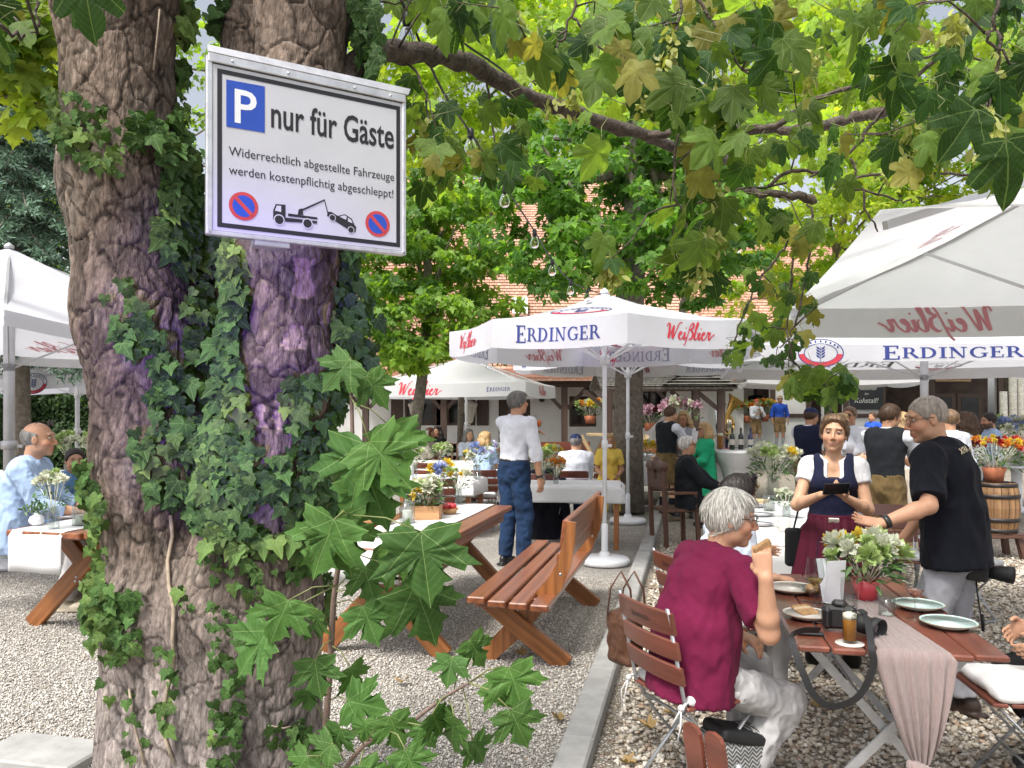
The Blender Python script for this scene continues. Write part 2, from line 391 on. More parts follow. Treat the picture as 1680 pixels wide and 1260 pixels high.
def loft(pts, a, b, right, k=.02, grow=0.0):
    """elliptical tube along pts: half width a along right, half depth b"""
    pts = np.asarray(pts, float); a = np.asarray(a, float) + grow; b = np.asarray(b, float) + grow; rt = unit(right)
    def f(X, Y, Z):
        best = None
        for i in range(len(pts) - 1):
            p = pts[i]; ba = pts[i + 1] - p; L2 = ba @ ba
            dx, dy, dz = X - p[0], Y - p[1], Z - p[2]; t = np.clip((dx * ba[0] + dy * ba[1] + dz * ba[2]) / L2, 0, 1)
            dx, dy, dz = dx - ba[0] * t, dy - ba[1] * t, dz - ba[2] * t
            x = dx * rt[0] + dy * rt[1] + dz * rt[2]; y2 = np.maximum(dx * dx + dy * dy + dz * dz - x * x, 0)
            A = a[i] + (a[i + 1] - a[i]) * t; B = b[i] + (b[i + 1] - b[i]) * t
            k0 = np.sqrt((x / A) ** 2 + y2 / (B * B)); d = (k0 - 1) * np.sqrt(x * x + y2 + 1e-9) / np.maximum(k0, 1e-6)
            d = np.where(k0 < 1e-3, -np.minimum(A, B), d)
            best = d if best is None else np.minimum(best, d)
        return best
    r = max(a.max(), b.max()); return (pts.min(0) - r, pts.max(0) + r, f, k, 'u')
def rbox(c, half, ax=None, rad=.01, k=.01, op='u'):
    c = np.asarray(c, float); h = np.asarray(half, float) - rad; A = np.eye(3) if ax is None else np.asarray(ax, float)
    def f(X, Y, Z):
        dx, dy, dz = X - c[0], Y - c[1], Z - c[2]
        q = [np.abs(dx * A[i][0] + dy * A[i][1] + dz * A[i][2]) - h[i] for i in range(3)]
        return np.sqrt(sum(np.maximum(u, 0) ** 2 for u in q)) + np.minimum(np.maximum(np.maximum(q[0], q[1]), q[2]), 0) - rad
    e = np.sqrt(((A * np.asarray(half)[:, None]) ** 2).sum(0)); return (c - e, c + e, f, k, op)
def cut(c, n, lo=None, hi=None, k=0.0):
    """removes everything on the +n side of the plane through c (inside the given box)"""
    c = np.asarray(c, float); n = unit(n)
    f = lambda X, Y, Z: (X - c[0]) * n[0] + (Y - c[1]) * n[1] + (Z - c[2]) * n[2]
    return (None if lo is None else np.asarray(lo, float), None if hi is None else np.asarray(hi, float), f, k, 'i')
def sdf_mesh(prims, vox, post=None):
    us = [p for p in prims if p[4] == 'u']
    lo = np.min([p[0] - p[3] * .3 for p in us], axis=0) - 3 * vox; hi = np.max([p[1] + p[3] * .3 for p in us], axis=0) + 3 * vox
    n = np.ceil((hi - lo) / vox).astype(int) + 1
    D = np.full(n, 1.0, np.float32); ax = [(lo[i] + np.arange(n[i]) * vox).astype(np.float32) for i in range(3)]
    for (a, b, f, k, op) in prims:
        if a is None: a, b = lo, hi
        m = max(k, 2.5 * vox)
        i0 = np.maximum(np.floor((a - m - lo) / vox).astype(int), 0); i1 = np.minimum(np.ceil((b + m - lo) / vox).astype(int) + 1, n)
        if np.any(i1 <= i0): continue
        sl = tuple(slice(i0[i], i1[i]) for i in range(3))
        X, Y, Z = ax[0][sl[0]][:, None, None], ax[1][sl[1]][None, :, None], ax[2][sl[2]][None, None, :]
        d = f(X, Y, Z).astype(np.float32); s = D[sl]
        if op == 'u':
            if k > 1e-5:
                h = np.clip(.5 + .5 * (s - d) / k, 0, 1); D[sl] = s * (1 - h) + d * h - k * h * (1 - h)
            else: D[sl] = np.minimum(s, d)
        elif op == 's0': D[sl] = np.maximum(s, -d)
        elif op == 's':
            h = np.clip(.5 - .5 * (s + d) / max(k, 1e-5), 0, 1); D[sl] = s * (1 - h) - d * h + k * h * (1 - h)
        else: D[sl] = np.maximum(s, d)
    S = D < 0
    c = np.zeros(tuple(n - 1), np.int8)
    cs = [(i, j, k) for i in (0, 1) for j in (0, 1) for k in (0, 1)]
    def sh(A, o): return A[o[0]:A.shape[0] - 1 + o[0], o[1]:A.shape[1] - 1 + o[1], o[2]:A.shape[2] - 1 + o[2]]
    for o in cs: c += sh(S, o)
    I = np.argwhere((c > 0) & (c < 8))
    if len(I) == 0: return np.zeros((0, 3)), np.zeros((0, 4), int)
    vals = np.stack([D[I[:, 0] + o[0], I[:, 1] + o[1], I[:, 2] + o[2]] for o in cs], 1)
    acc = np.zeros((len(I), 3)); cnt = np.zeros(len(I))
    for p in range(8):
        for q in range(p + 1, 8):
            df = [abs(cs[p][i] - cs[q][i]) for i in range(3)]
            if sum(df) != 1: continue
            va, vb = vals[:, p], vals[:, q]; mk = (va < 0) != (vb < 0); t = np.clip(va / np.where(np.abs(va - vb) < 1e-9, 1e-9, va - vb), .02, .98)
            pos = np.array(cs[p])[None] + t[:, None] * (np.array(cs[q]) - np.array(cs[p]))[None]
            acc[mk] += pos[mk]; cnt[mk] += 1
    v = lo + (I + acc / cnt[:, None]) * vox
    idx = np.full(tuple(n - 1), -1, np.int32); idx[I[:, 0], I[:, 1], I[:, 2]] = np.arange(len(I))
    quads = []
    for a in range(3):
        o1, o2 = (a + 1) % 3, (a + 2) % 3
        s0 = [slice(1, -1)] * 3; s0[a] = slice(0, n[a] - 1); s1 = [slice(1, -1)] * 3; s1[a] = slice(1, n[a])
        A, B = S[tuple(s0)], S[tuple(s1)]; E = np.argwhere(A != B)
        if len(E) == 0: continue
        sg = A[E[:, 0], E[:, 1], E[:, 2]]; E = E + 1; E[:, a] -= 1
        q = []
        for (u, w) in ((-1, -1), (0, -1), (0, 0), (-1, 0)):
            e = E.copy(); e[:, o1] += u; e[:, o2] += w; q.append(idx[e[:, 0], e[:, 1], e[:, 2]])
        q = np.stack(q, 1); q[~sg] = q[~sg][:, ::-1]; quads.append(q)
    q = np.vstack(quads); q = q[(q >= 0).all(1)]
    return v, q
def relax(v, q, it=1, w=.5):
    for _ in range(it):
        s = np.zeros_like(v); c = np.zeros(len(v))
        for i in range(4):
            for j in ((i + 1) % 4, (i + 3) % 4): np.add.at(s, q[:, i], v[q[:, j]]); np.add.at(c, q[:, i], 1)
        v = v * (1 - w) + w * s / np.maximum(c, 1)[:, None]
    return v
def normals(v, q):
    n = np.cross(v[q[:, 2]] - v[q[:, 0]], v[q[:, 3]] - v[q[:, 1]]); o = np.zeros_like(v)
    for i in range(4): np.add.at(o, q[:, i], n)
    return o / np.maximum(np.linalg.norm(o, axis=1)[:, None], 1e-12)
def sdf_obj(name, prims, vox, mat, parent=None, rel=1, wrinkle=None, col=None, world=False, after=None):
    v, q = sdf_mesh(prims, vox)
    if rel: v = relax(v, q, rel)
    if wrinkle:
        amp, fr = wrinkle; nn = normals(v, q); w = fbm(v * np.asarray(fr), 3, 11); w = 1 - np.abs(w) * 2.2; v = v + nn * (amp * w)[:, None]
    if after: v = after(v, q)
    c = col(v) if col else None
    if world and parent is not None: v = v - np.array(parent.location)
    me = np_mesh(name, v, q, True, None, c); return link(me, name, parent, mat if isinstance(mat, (list, tuple)) else [mat])
# ================================================================== THE GROUND
def gravelmat(name, stops, scale, bump, dist, big=(.85, 1.1)):
    m, nt, ns, ls, b = new_mat(name); tc = N(nt, 'ShaderNodeTexCoord').outputs['Object']
    v = N(nt, 'ShaderNodeTexVoronoi', i_Scale=scale, i_Randomness=1.0); ls.new(tc, v.inputs[0])
    v2 = N(nt, 'ShaderNodeTexVoronoi', feature='DISTANCE_TO_EDGE', i_Scale=scale); ls.new(tc, v2.inputs[0])
    sep = N(nt, 'ShaderNodeSeparateColor'); ls.new(v.outputs['Color'], sep.inputs[0])
    c = ramp(nt, sep.outputs[0], stops)
    c = mixc(nt, 1.0, c, ramp(nt, v2.outputs[0], [(0.0, .28), (.16, 1.0)]), 'MULTIPLY')
    nz = N(nt, 'ShaderNodeTexNoise', i_Scale=.9, i_Detail=5.0); ls.new(tc, nz.inputs[0])
    c = mixc(nt, 1.0, c, ramp(nt, nz.outputs[0], [(.3, big[0]), (.7, big[1])]), 'MULTIPLY')
    ls.new(c, b.inputs['Base Color']); b.inputs['Roughness'].default_value = .9; b.inputs['Specular IOR Level'].default_value = .2
    bn = N(nt, 'ShaderNodeBump', i_Strength=bump, i_Distance=dist); ls.new(ramp(nt, v2.outputs[0], [(0, 0.0), (.3, 1.0)]), bn.inputs['Height']); ls.new(bn.outputs[0], b.inputs['Normal'])
    return m
def sheet(name, pts, z, mat, kind='structure'):
    mb = MB(); mb.add([(p[0], p[1], z) for p in pts], [tuple(range(len(pts)))]); o = mb.build(name, mat); tag(o, kind=kind); return o
GREY_STOPS = [(0.0, (.30, .27, .235)), (.3, (.48, .445, .395)), (.6, (.60, .565, .515)), (.85, (.70, .67, .62)), (1.0, (.46, .38, .29))]
TAN_STOPS = [(0.0, (.33, .26, .19)), (.25, (.49, .43, .34)), (.55, (.59, .53, .45)), (.8, (.68, .64, .57)), (1.0, (.42, .29, .19))]
K0 = PZ(915, 1260) - FWD * 4.0                 # left foot of the kerb, behind the camera
KLEN = 14.5
sheet('ground', [(-160, -60), (160, -60), (160, 260), (-160, 260)], -.012, gravelmat('ground_far', [(0, (.20, .18, .14)), (1, (.36, .33, .27))], 45, .5, .01))
a = K0 + LAT * .08; bq = a + FWD * 40
sheet('gravel_yard', [a[:2] - FWD[:2] * 4, bq[:2], bq[:2] - LAT[:2] * 45, (a - FWD * 4)[:2] - LAT[:2] * 45], -.004, gravelmat('gravel_grey', GREY_STOPS, 95, .9, .006))
sheet('gravel_path', [a[:2] - FWD[:2] * 4, (a - FWD * 4)[:2] + LAT[:2] * 40, bq[:2] + LAT[:2] * 40, bq[:2]], 0.0, gravelmat('gravel_tan', TAN_STOPS, 46, 1.0, .012))

ICO = None
def pebbles(name, pts, size, stops, mat, lo=False, flat=.62):
    n = len(pts)
    if lo:
        B = np.array([(1, 0, 0), (-1, 0, 0), (0, 1, 0), (0, -1, 0), (0, 0, 1), (0, 0, -1)], float)
        T = np.array([(0, 2, 4), (2, 1, 4), (1, 3, 4), (3, 0, 4), (2, 0, 5), (1, 2, 5), (3, 1, 5), (0, 3, 5)])
    else:
        t = (1 + 5 ** .5) / 2
        B = np.array([(-1, t, 0), (1, t, 0), (-1, -t, 0), (1, -t, 0), (0, -1, t), (0, 1, t), (0, -1, -t), (0, 1, -t), (t, 0, -1), (t, 0, 1), (-t, 0, -1), (-t, 0, 1)], float) / 1.902
        T = np.array([(0, 11, 5), (0, 5, 1), (0, 1, 7), (0, 7, 10), (0, 10, 11), (1, 5, 9), (5, 11, 4), (11, 10, 2), (10, 7, 6), (7, 1, 8), (3, 9, 4), (3, 4, 2), (3, 2, 6), (3, 6, 8), (3, 8, 9), (4, 9, 5), (2, 4, 11), (6, 2, 10), (8, 6, 7), (9, 8, 1)])
    k = len(B)
    v = B[None] * (1 + RNG.uniform(-.26, .26, (n, k, 1)))
    s = size * RNG.uniform(.55, 1.25, (n, 1)) * np.stack([RNG.uniform(.8, 1.3, n), RNG.uniform(.6, .95, n), RNG.uniform(flat * .7, flat * 1.2, n)], 1)
    v = v * s[:, None] * .5
    an = RNG.uniform(0, 2 * math.pi, n); ti = RNG.normal(0, .35, n); ca, sa, ct, st = np.cos(an)[:, None], np.sin(an)[:, None], np.cos(ti)[:, None], np.sin(ti)[:, None]
    x, y, z = v[..., 0], v[..., 1], v[..., 2]; x, z = x * ct - z * st, x * st + z * ct; x, y = x * ca - y * sa, x * sa + y * ca
    v = np.stack([x, y, z], -1) + np.asarray(pts)[:, None]
    r = RNG.uniform(0, 1, n); xs = [p for p, c in stops]; c = np.stack([np.interp(r, xs, [q[1][i] for q in stops]) for i in range(3)], 1) * RNG.uniform(.8, 1.15, (n, 1))
    tr = (T[None] + (np.arange(n) * k)[:, None, None]).reshape(-1, 3)
    o = link(np_mesh(name, v.reshape(-1, 3), tr, True, None, np.repeat(c, k, 0)), name, None, [mat]); tag(o, kind='stuff'); return o
def in_kerb_coords(n, f0, f1, l0, l1):
    f = RNG.uniform(f0, f1, n); l = RNG.uniform(l0, l1, n); return K0[None] + f[:, None] * FWD + l[:, None] * LAT
def visible(p, m=60):
    px = 840 + FPX * p[:, 0] / np.maximum(p[:, 1], .1); py = HOR + FPX * (CAM_H - p[:, 2]) / np.maximum(p[:, 1], .1)
    return (p[:, 1] > 1) & (px > -m) & (px < 1680 + m) & (py < 1260 + m)
STONE = pm('pebble', (1, 1, 1), .85, .18, 60, .2, 300, attr=True, spec=.25)
p = in_kerb_coords(46000, 3.5, 10.5, .22, 6.0); p = p[visible(p) & (RNG.uniform(0, 1, len(p)) < np.clip(9.0 / (p[:, 1] ** 1.15), .25, 1))]; p[:, 2] = RNG.uniform(.002, .016, len(p))
pebbles('gravel', p, .034, TAN_STOPS, STONE)
p = in_kerb_coords(190000, 3.4, 8.2, -7.0, .0); p = p[visible(p) & (RNG.uniform(0, 1, len(p)) < np.clip(12.0 / p[:, 1] ** 1.7, .15, 1))]; p[:, 2] = RNG.uniform(-.003, .005, len(p))
pebbles('gravel', p, .0165, GREY_STOPS, STONE, lo=True, flat=.75)

CONC = pm('concrete', (.34, .335, .32), .85, .16, 5, .35, 120, dirt=((.22, .21, .19), 9, .55))
kb = MB()
for i in range(15):
    kb.box(K0 + FWD * (i + .5) * KLEN / 14 + LAT * .075 + UP * .028, (.15, KLEN / 14 - .006, .13), (LAT, FWD, UP), 0, .012)
tag(kb.build('kerb', CONC), kind='structure')
ke = K0 + FWD * KLEN
kb = MB()
kb.box(ke - LAT * 1.2 - FWD * .9 + UP * .03, (2.3, .14, .12), (LAT, FWD, UP), 0, .012)
tag(kb.build('kerb', CONC), kind='structure')
SOIL = pm('soil', (.10, .085, .07), .95, .4, 10, 1.0, 60, bdist=.02)
sheet('soil_bed', [(ke - LAT * 2.4 - FWD * .85)[:2], (ke - FWD * .85)[:2], (ke + FWD * 2.2)[:2], (ke - LAT * 2.4 + FWD * 2.2)[:2]], .012, SOIL)
sb = MB(); c = PZ(70, 1245) ; sb.box(c + UP * .02, (.55, .3, .06), (LAT, FWD, UP), 0, .01); tag(sb.build('paving_slab', CONC), 'grey concrete slab lying in the gravel left of the ivy trunk', 'slab')
# dry leaves lying on the gravel
LDRY = leafmat('dry_leaf', .15, .4, .7)
for i, (px, py) in enumerate([(662, 1117), (918, 1181), (1070, 1195), (1022, 1250), (240, 1105), (705, 895), (1105, 1170), (1480, 1190), (1340, 1160), (860, 1075)]):
    b_ = PZ(px, py, .022)
    o = leaf_obj('fallen_leaf', MAPLE, [b_], [unit(RNG.normal(size=3) * (1, 1, 0))], [V(RNG.normal(0, .2), RNG.normal(0, .2), 1)], [.07 + .03 * random.random()], [np.array((.42, .27, .11)) * RNG.uniform(.7, 1.3)], LDRY, fold=.5, droop=-.5)
    tag(o, 'dry yellow brown leaf lying on the gravel', 'leaf', 'dry leaves on the gravel')

# ================================================================== THE IVY-CLAD TREE
TY = 2.78
def st(px, py, Y=TY): return P(px, py, Y)
tr_prims = []
tr_prims += chain([st(192, -260), st(190, 0), st(203, 300), st(228, 520), st(266, 760), st(298, 1000), st(306, 1400)], [.165, .182, .185, .188, .205, .238, .30], .10)
tr_prims += chain([st(520, -260, 2.72), st(500, 0, 2.66), st(484, 250, 2.62), st(474, 420, 2.62), st(466, 600, 2.62), st(440, 800, 2.64), st(405, 1000, 2.66), st(385, 1400, 2.7)], [.135, .142, .15, .155, .157, .175, .235, .30], .07)
tr_prims += chain([st(425, -250, 3.2), st(405, 60, 3.12), st(380, 500, 2.95)], [.085, .085, .10], .06)
tr_prims.append(cone(st(305, 560, 2.9), st(340, 1300, 2.8), .12, .33, .1))
vv, qq = sdf_mesh(tr_prims, .0062)
vv = relax(vv, qq, 1); nn = normals(vv, qq)
lowf = np.clip((1.25 - vv[:, 2]) / .6, 0, 1)
wv_ = vv * np.array([1, 1, .8]) + .035 * np.stack([fbm(vv * 7, 3, 50), fbm(vv * 7, 3, 60), fbm(vv * 7, 3, 70)], 1)
e1, id1 = voro(wv_ * np.array([10.5, 10.5, 6.4]), 3, True)
e2, id2 = voro(wv_ * np.array([27, 27, 13]), 9, True)
crack = np.clip(e1 / .075, 0, 1); crack2 = np.clip(e2 / .13, 0, 1)
fine = fbm(vv * np.array([70, 70, 16]), 3, 21)
ridge = 1 - np.abs(fbm(wv_ * np.array([26, 26, 3.2]), 3, 33))
flat_ = .7 * vnoise(vv * np.array([30, 30, 9]), 4)
disp = (crack - .7) * (.0075 - .0030 * lowf) + (id1 - .5) * .0035 + crack2 * .0022 + fine * .0011 + (ridge - .6) * (.0018 + .0065 * lowf) + flat_ * .0008
vv = vv + nn * disp[:, None]
base = np.array((.205, .155, .122)) * (1 - lowf[:, None]) + np.array((.37, .315, .29)) * lowf[:, None]
lich = np.clip(fbm(vv * np.array([9, 9, 6]), 4, 130) * 1.5 - .1, 0, 1)[:, None]; base = base * (1 - .35 * lich) + np.array((.36, .32, .27)) * .35 * lich
cbk = base * (.62 + .62 * id1[:, None]) * (.80 + .30 * fine[:, None]) * (.26 + .74 * (crack ** .6)[:, None]) * (.60 + .40 * crack2[:, None])
cbk = cbk * (1 + .25 * fbm(vv * 5, 3, 90)[:, None])
TPX = 840 + FPX * vv[:, 0] / vv[:, 1]; TPY = HOR - FPX * (vv[:, 2] - CAM_H) / vv[:, 1]
bare = np.zeros(len(vv))
for (x0, x1, z0, z1) in [(483, 515, 420, 490), (466, 500, 535, 573), (450, 463, 640, 705), (532, 542, 495, 535), (418, 432, 660, 700)]:   # where a bark plate has come away
    jx = fbm(vv * 30, 2, 5) * 6
    bare = np.maximum(bare, ((TPX > x0 + jx) & (TPX < x1 + jx) & (TPY > z0 + jx) & (TPY < z1 + jx)).astype(float))
bare[vv[:, 1] > 2.75] = 0
cbk = cbk * (1 - bare[:, None]) + bare[:, None] * np.array((.34, .25, .20)) * (.8 + .3 * crack2[:, None])
vv = vv - nn * (bare * .006)[:, None]
BARK = pm('bark', (1, 1, 1), .92, .30, 60, 1.0, 95, attr=True, stretch=(1, 1, .32), spec=.15, bdist=.012)
tree = thing('ivy_clad_tree', 'large rough barked tree in front with ivy and a parking sign', 'tree', (-1.15, 2.75, 0))
link(np_mesh('trunk', vv - np.array(tree.location), qq, True, None, cbk), 'trunk', tree, [BARK])
LIMB = pm('limb_bark', (.085, .064, .05), .95, .5, 30, 1.0, 90, dirt=((.26, .25, .21), 26, .35), bdist=.01)
def pxpath(l, sub=4, jit=.0):
    p = np.array([P(*q) for q in l]); t = np.arange(len(p)); tt = np.linspace(0, len(p) - 1, (len(p) - 1) * sub + 1)
    # Catmull-Rom
    out = []
    for u in tt:
        i = min(int(u), len(p) - 2); f = u - i; p0, p1, p2, p3 = p[max(i - 1, 0)], p[i], p[i + 1], p[min(i + 2, len(p) - 1)]
        out.append(.5 * ((2 * p1) + (-p0 + p2) * f + (2 * p0 - 5 * p1 + 4 * p2 - p3) * f * f + (-p0 + 3 * p1 - 3 * p2 + p3) * f ** 3))
    out = np.array(out)
    if jit: out[1:-1] += RNG.normal(0, jit, (len(out) - 2, 3))
    return out
def limb(l, r0, r1, n=9, jit=.004, name='limb'):
    p = pxpath(l, 6, jit); r = np.linspace(r0, r1, len(p)) * (1 + RNG.normal(0, .07, len(p)))
    mb = MB(); mb.tube(p, r, n); return mb.build(name, LIMB, tree, world=True)
limb([(545, 160, 2.66), (600, 95, 2.75), (660, 86, 2.9), (720, 90, 3.05), (780, 108, 3.25), (850, 150, 3.5), (920, 178, 3.7), (985, 200, 3.9), (1055, 222, 4.1), (1130, 250, 4.4), (1190, 262, 4.7)], .044, .026, 12)
limb([(1060, 224, 4.1), (1120, 215, 4.0), (1180, 210, 3.9), (1250, 210, 3.8), (1290, 196, 3.7), (1330, 165, 3.6), (1420, 135, 3.5), (1500, 105, 3.4)], .024, .008)
limb([(1190, 215, 4.1), (1260, 212, 4.1), (1340, 208, 4.0), (1400, 193, 4.0), (1450, 183, 4.0)], .022, .03)
limb([(1225, 312, 3.5), (1255, 318, 3.4), (1300, 322, 3.4), (1338, 326, 3.4)], .014, .02)
limb([(1260, 305, 3.4), (1300, 280, 3.4), (1350, 285, 3.4), (1380, 300, 3.4), (1440, 285, 3.4), (1540, 285, 3.4), (1640, 293, 3.4)], .009, .005, 6)
limb([(1330, 290, 3.4), (1390, 255, 3.4), (1430, 205, 3.4), (1470, 160, 3.4), (1570, 60, 3.3), (1640, -30, 3.2)], .006, .012, 6)
twigs = [
    [(1118, -30, 2.7), (1110, 80, 2.7), (1113, 200, 2.7), (1105, 300, 2.7), (1120, 345, 2.7), (1140, 400, 2.7)],
    [(1140, -20, 2.6), (1175, 40, 2.6), (1200, 80, 2.6), (1240, 140, 2.6)], [(1640, -20, 2.3), (1632, 40, 2.3), (1618, 60, 2.3), (1660, 100, 2.3), (1700, 160, 2.3)],
    [(1640, 60, 2.4), (1635, 130, 2.4), (1615, 235, 2.4)], [(945, -20, 2.8), (935, 40, 2.8), (905, 90, 2.8), (880, 140, 2.8)], [(940, 30, 2.8), (980, 70, 2.8), (1050, 110, 2.8)],
    [(1327, 325, 3.6), (1330, 400, 3.6), (1312, 500, 3.6), (1296, 560, 3.6), (1310, 600, 3.6), (1345, 640, 3.6)], [(1300, 390, 3.7), (1270, 430, 3.7), (1235, 480, 3.7), (1205, 560, 3.7)],
    [(1300, 420, 3.65), (1298, 480, 3.65), (1290, 540, 3.65)], [(1290, 300, 3.5), (1150, 330, 3.4), (1100, 400, 3.3)], [(620, -10, 2.9), (622, 60, 2.9), (625, 90, 2.9)],
    [(800, 120, 3.3), (808, 200, 3.3), (812, 260, 3.3)], [(660, 95, 2.9), (690, 130, 2.9), (700, 200, 2.9)], [(0, 40, 2.2), (40, 60, 2.3), (60, 40, 2.3), (62, -20, 2.3)],
    [(1395, 260, 3.4), (1420, 340, 3.4), (1440, 380, 3.4)], [(1395, 305, 3.4), (1460, 325, 3.4), (1500, 330, 3.4)], [(1500, 100, 3.4), (1560, 90, 3.4), (1640, 110, 3.4)]]
for tw in twigs: limb(tw, .006, .0035, 6, .006, 'twig')

# ------------------------------------------------------------------ ivy on the trunk
def inpoly(x, y, poly):
    c = np.zeros(len(x), bool); n = len(poly); j = n - 1
    for i in range(n):
        xi, yi = poly[i]; xj, yj = poly[j]
        c ^= ((yi > y) != (yj > y)) & (x < (xj - xi) * (y - yi) / (yj - yi + 1e-9) + xi); j = i
    return c
nn2 = normals(vv, qq); view = -(vv - np.array([0, 0, CAM_H])); view /= np.linalg.norm(view, axis=1)[:, None]
front = (nn2 * view).sum(1) > -.15
IVYP = [([(288, -60), (395, -60), (350, 90), (335, 380), (402, 400), (406, 560), (400, 640), (438, 760), (470, 880), (430, 960), (310, 840), (232, 800), (215, 700), (238, 640), (262, 600), (300, 610), (303, 540), (292, 470), (250, 380), (262, 330), (262, 230), (285, 150)], 1.0),
        ([(165, 470), (215, 450), (248, 520), (290, 620), (250, 640), (215, 580), (185, 545)], .8),
        ([(95, 140), (150, 170), (205, 200), (200, 290), (150, 282), (100, 235)], .9), ([(205, 190), (262, 190), (262, 235), (212, 238)], .8),
        ([(345, 890), (440, 880), (425, 1000), (400, 1100), (385, 1300), (345, 1300), (355, 1100), (335, 1000)], .85),
        ([(145, 750), (180, 800), (172, 960), (232, 960), (226, 1050), (215, 1165), (180, 1130), (155, 1010), (140, 900)], .8),
        ([(260, 1060), (295, 1060), (292, 1200), (255, 1200)], .4), ([(430, 1180), (492, 1180), (492, 1215), (430, 1215)], .5), ([(215, 1160), (245, 1200), (240, 1260), (215, 1260)], .5),
        ([(462, 620), (560, 606), (590, 700), (560, 900), (480, 900), (430, 860), (425, 760), (470, 720)], 1.0),
        ([(540, 600), (555, 410), (585, 410), (600, 600)], .8), ([(280, 965), (305, 955), (325, 1000), (290, 1010)], .5), ([(470, 900), (530, 900), (545, 1000), (500, 1040), (470, 980)], .6)]
prob = np.zeros(len(vv))
for poly, w in IVYP: prob = np.maximum(prob, w * inpoly(TPX, TPY, poly))
# ragged edges: the density falls off in clumps
prob *= np.clip(.75 + 1.1 * fbm(vv * 9, 2, 77), 0, 1.3); prob[~front] = 0
ii = RNG.choice(len(vv), 3100, p=prob / prob.sum())
b_ = vv[ii]; nrm = nn2[ii] * .55 + view[ii] * .85 + rand_dirs(len(ii)) * .33 + np.array([0, 0, .25]); off = RNG.uniform(.004, .06, len(ii))
b_ = b_ + (nn2[ii] * .7 + view[ii] * .3) * off[:, None]
dd = np.array([0, 0, -1.0]) + rand_dirs(len(ii)) * .75
big = fbm(vv[ii] * 4, 2, 15); sz = np.clip(.056 + .022 * big + RNG.normal(0, .014, len(ii)), .026, .115) * np.where((TPY[ii] > 900) | (TPX[ii] < 200), .66, 1.0)
yel = np.clip(fbm(vv[ii] * 6, 2, 41) * 1.2 + RNG.normal(0, .25, len(ii)), 0, 1)[:, None] * (1 - (off / .05)[:, None] * .5)
cl = (np.array((.044, .100, .024)) * (1 - yel) + np.array((.18, .25, .06)) * yel) * RNG.uniform(.65, 1.35, (len(ii), 1))
IVYM = leafmat('ivy_leaf', .14, .34, .66, (0, 48, 98), .15, vw=.012)
ivy = thing('ivy', 'dark green ivy climbing the large tree trunk under the parking sign', 'ivy', (-1.15, 2.45, 0))
leaf_obj('leaves', IVY, b_, dd, nrm, sz, cl, IVYM, ivy, True, RNG.uniform(-.05, .3, len(ii)), RNG.uniform(.0, .45, len(ii)))
# ivy hanging on the right-hand edge of the stem, beside the sign
n = 330; t = RNG.uniform(0, 1, n); px = 585 + 22 * np.sin(t * 7) + RNG.normal(0, 13, n); py = -30 + t * 660
b_ = np.array([P(a, b, 2.68 + RNG.normal(0, .04)) for a, b in zip(px, py)])
leaf_obj('leaves', IVY, b_, np.array([0, 0, -1.0]) + rand_dirs(n) * .6, np.array([.55, -.9, .25]) + rand_dirs(n) * .5, np.clip(RNG.normal(.062, .016, n), .03, .1), np.array((.04, .085, .025)) * RNG.uniform(.6, 1.7, (n, 1)), IVYM, ivy, True, .15, .3)
VINE = pm('vine', (.34, .27, .20), .85, .25, 30, .5, 150)
def surf(px, py, off=.006):
    m = (np.abs(TPX - px) < 8) & (np.abs(TPY - py) < 8) & front
    if not m.any(): return None
    Y = vv[m, 1].min() - off; return P(px, py, Y)
for path, r in (([(280, 845), (283, 880), (275, 920), (277, 960), (285, 1000), (283, 1050), (286, 1090), (275, 1130), (268, 1170), (270, 1210), (285, 1250)], .0062), ([(212, 1130), (218, 1180), (226, 1215), (238, 1255)], .004), ([(425, 890), (440, 905), (460, 925)], .004), ([(332, 480), (342, 495), (350, 540)], .004), ([(440, 1190), (465, 1195), (492, 1188)], .003), ([(262, 15), (258, 60), (252, 115)], .003)):
    pts = [surf(*q) for q in path]; pts = [q for q in pts if q is not None]
    if len(pts) > 2: mb = MB(); mb.tube(pts, r, 6); mb.build('stem', VINE, ivy, world=True)

# ------------------------------------------------------------------ maple sapling in front of the trunk
SAPM = leafmat('maple_leaf', .25, .42, .62, (0, 44, 95), .25, vw=.007)
sap = thing('maple_sapling', 'young maple shoot with large pointed leaves growing against the trunk', 'sapling', (-.45, 2.1, 0))
STEM = pm('sapling_stem', (.17, .115, .09), .7, .2, 40, .3, 200)
def stem(l, r0, r1, mat=STEM, parent=sap):
    p = pxpath(l, 5); mb = MB(); mb.tube(p, np.linspace(r0, r1, len(p)), 7); return mb.build('stem', mat, parent, world=True)
stem([(525, 1300, 1.9), (535, 1180, 1.9), (543, 1060, 1.9), (548, 980, 1.9), (560, 900, 1.88), (575, 840, 1.85), (578, 740, 1.85), (576, 640, 1.85), (572, 590, 1.85)], .009, .004)
stem([(560, 1270, 1.7), (600, 1220, 1.7), (660, 1195, 1.7), (700, 1165, 1.7), (735, 1140, 1.7), (770, 1120, 1.7)], .006, .003)
PETI = pm('petiole', (.17, .19, .065), .6, .15, 30)
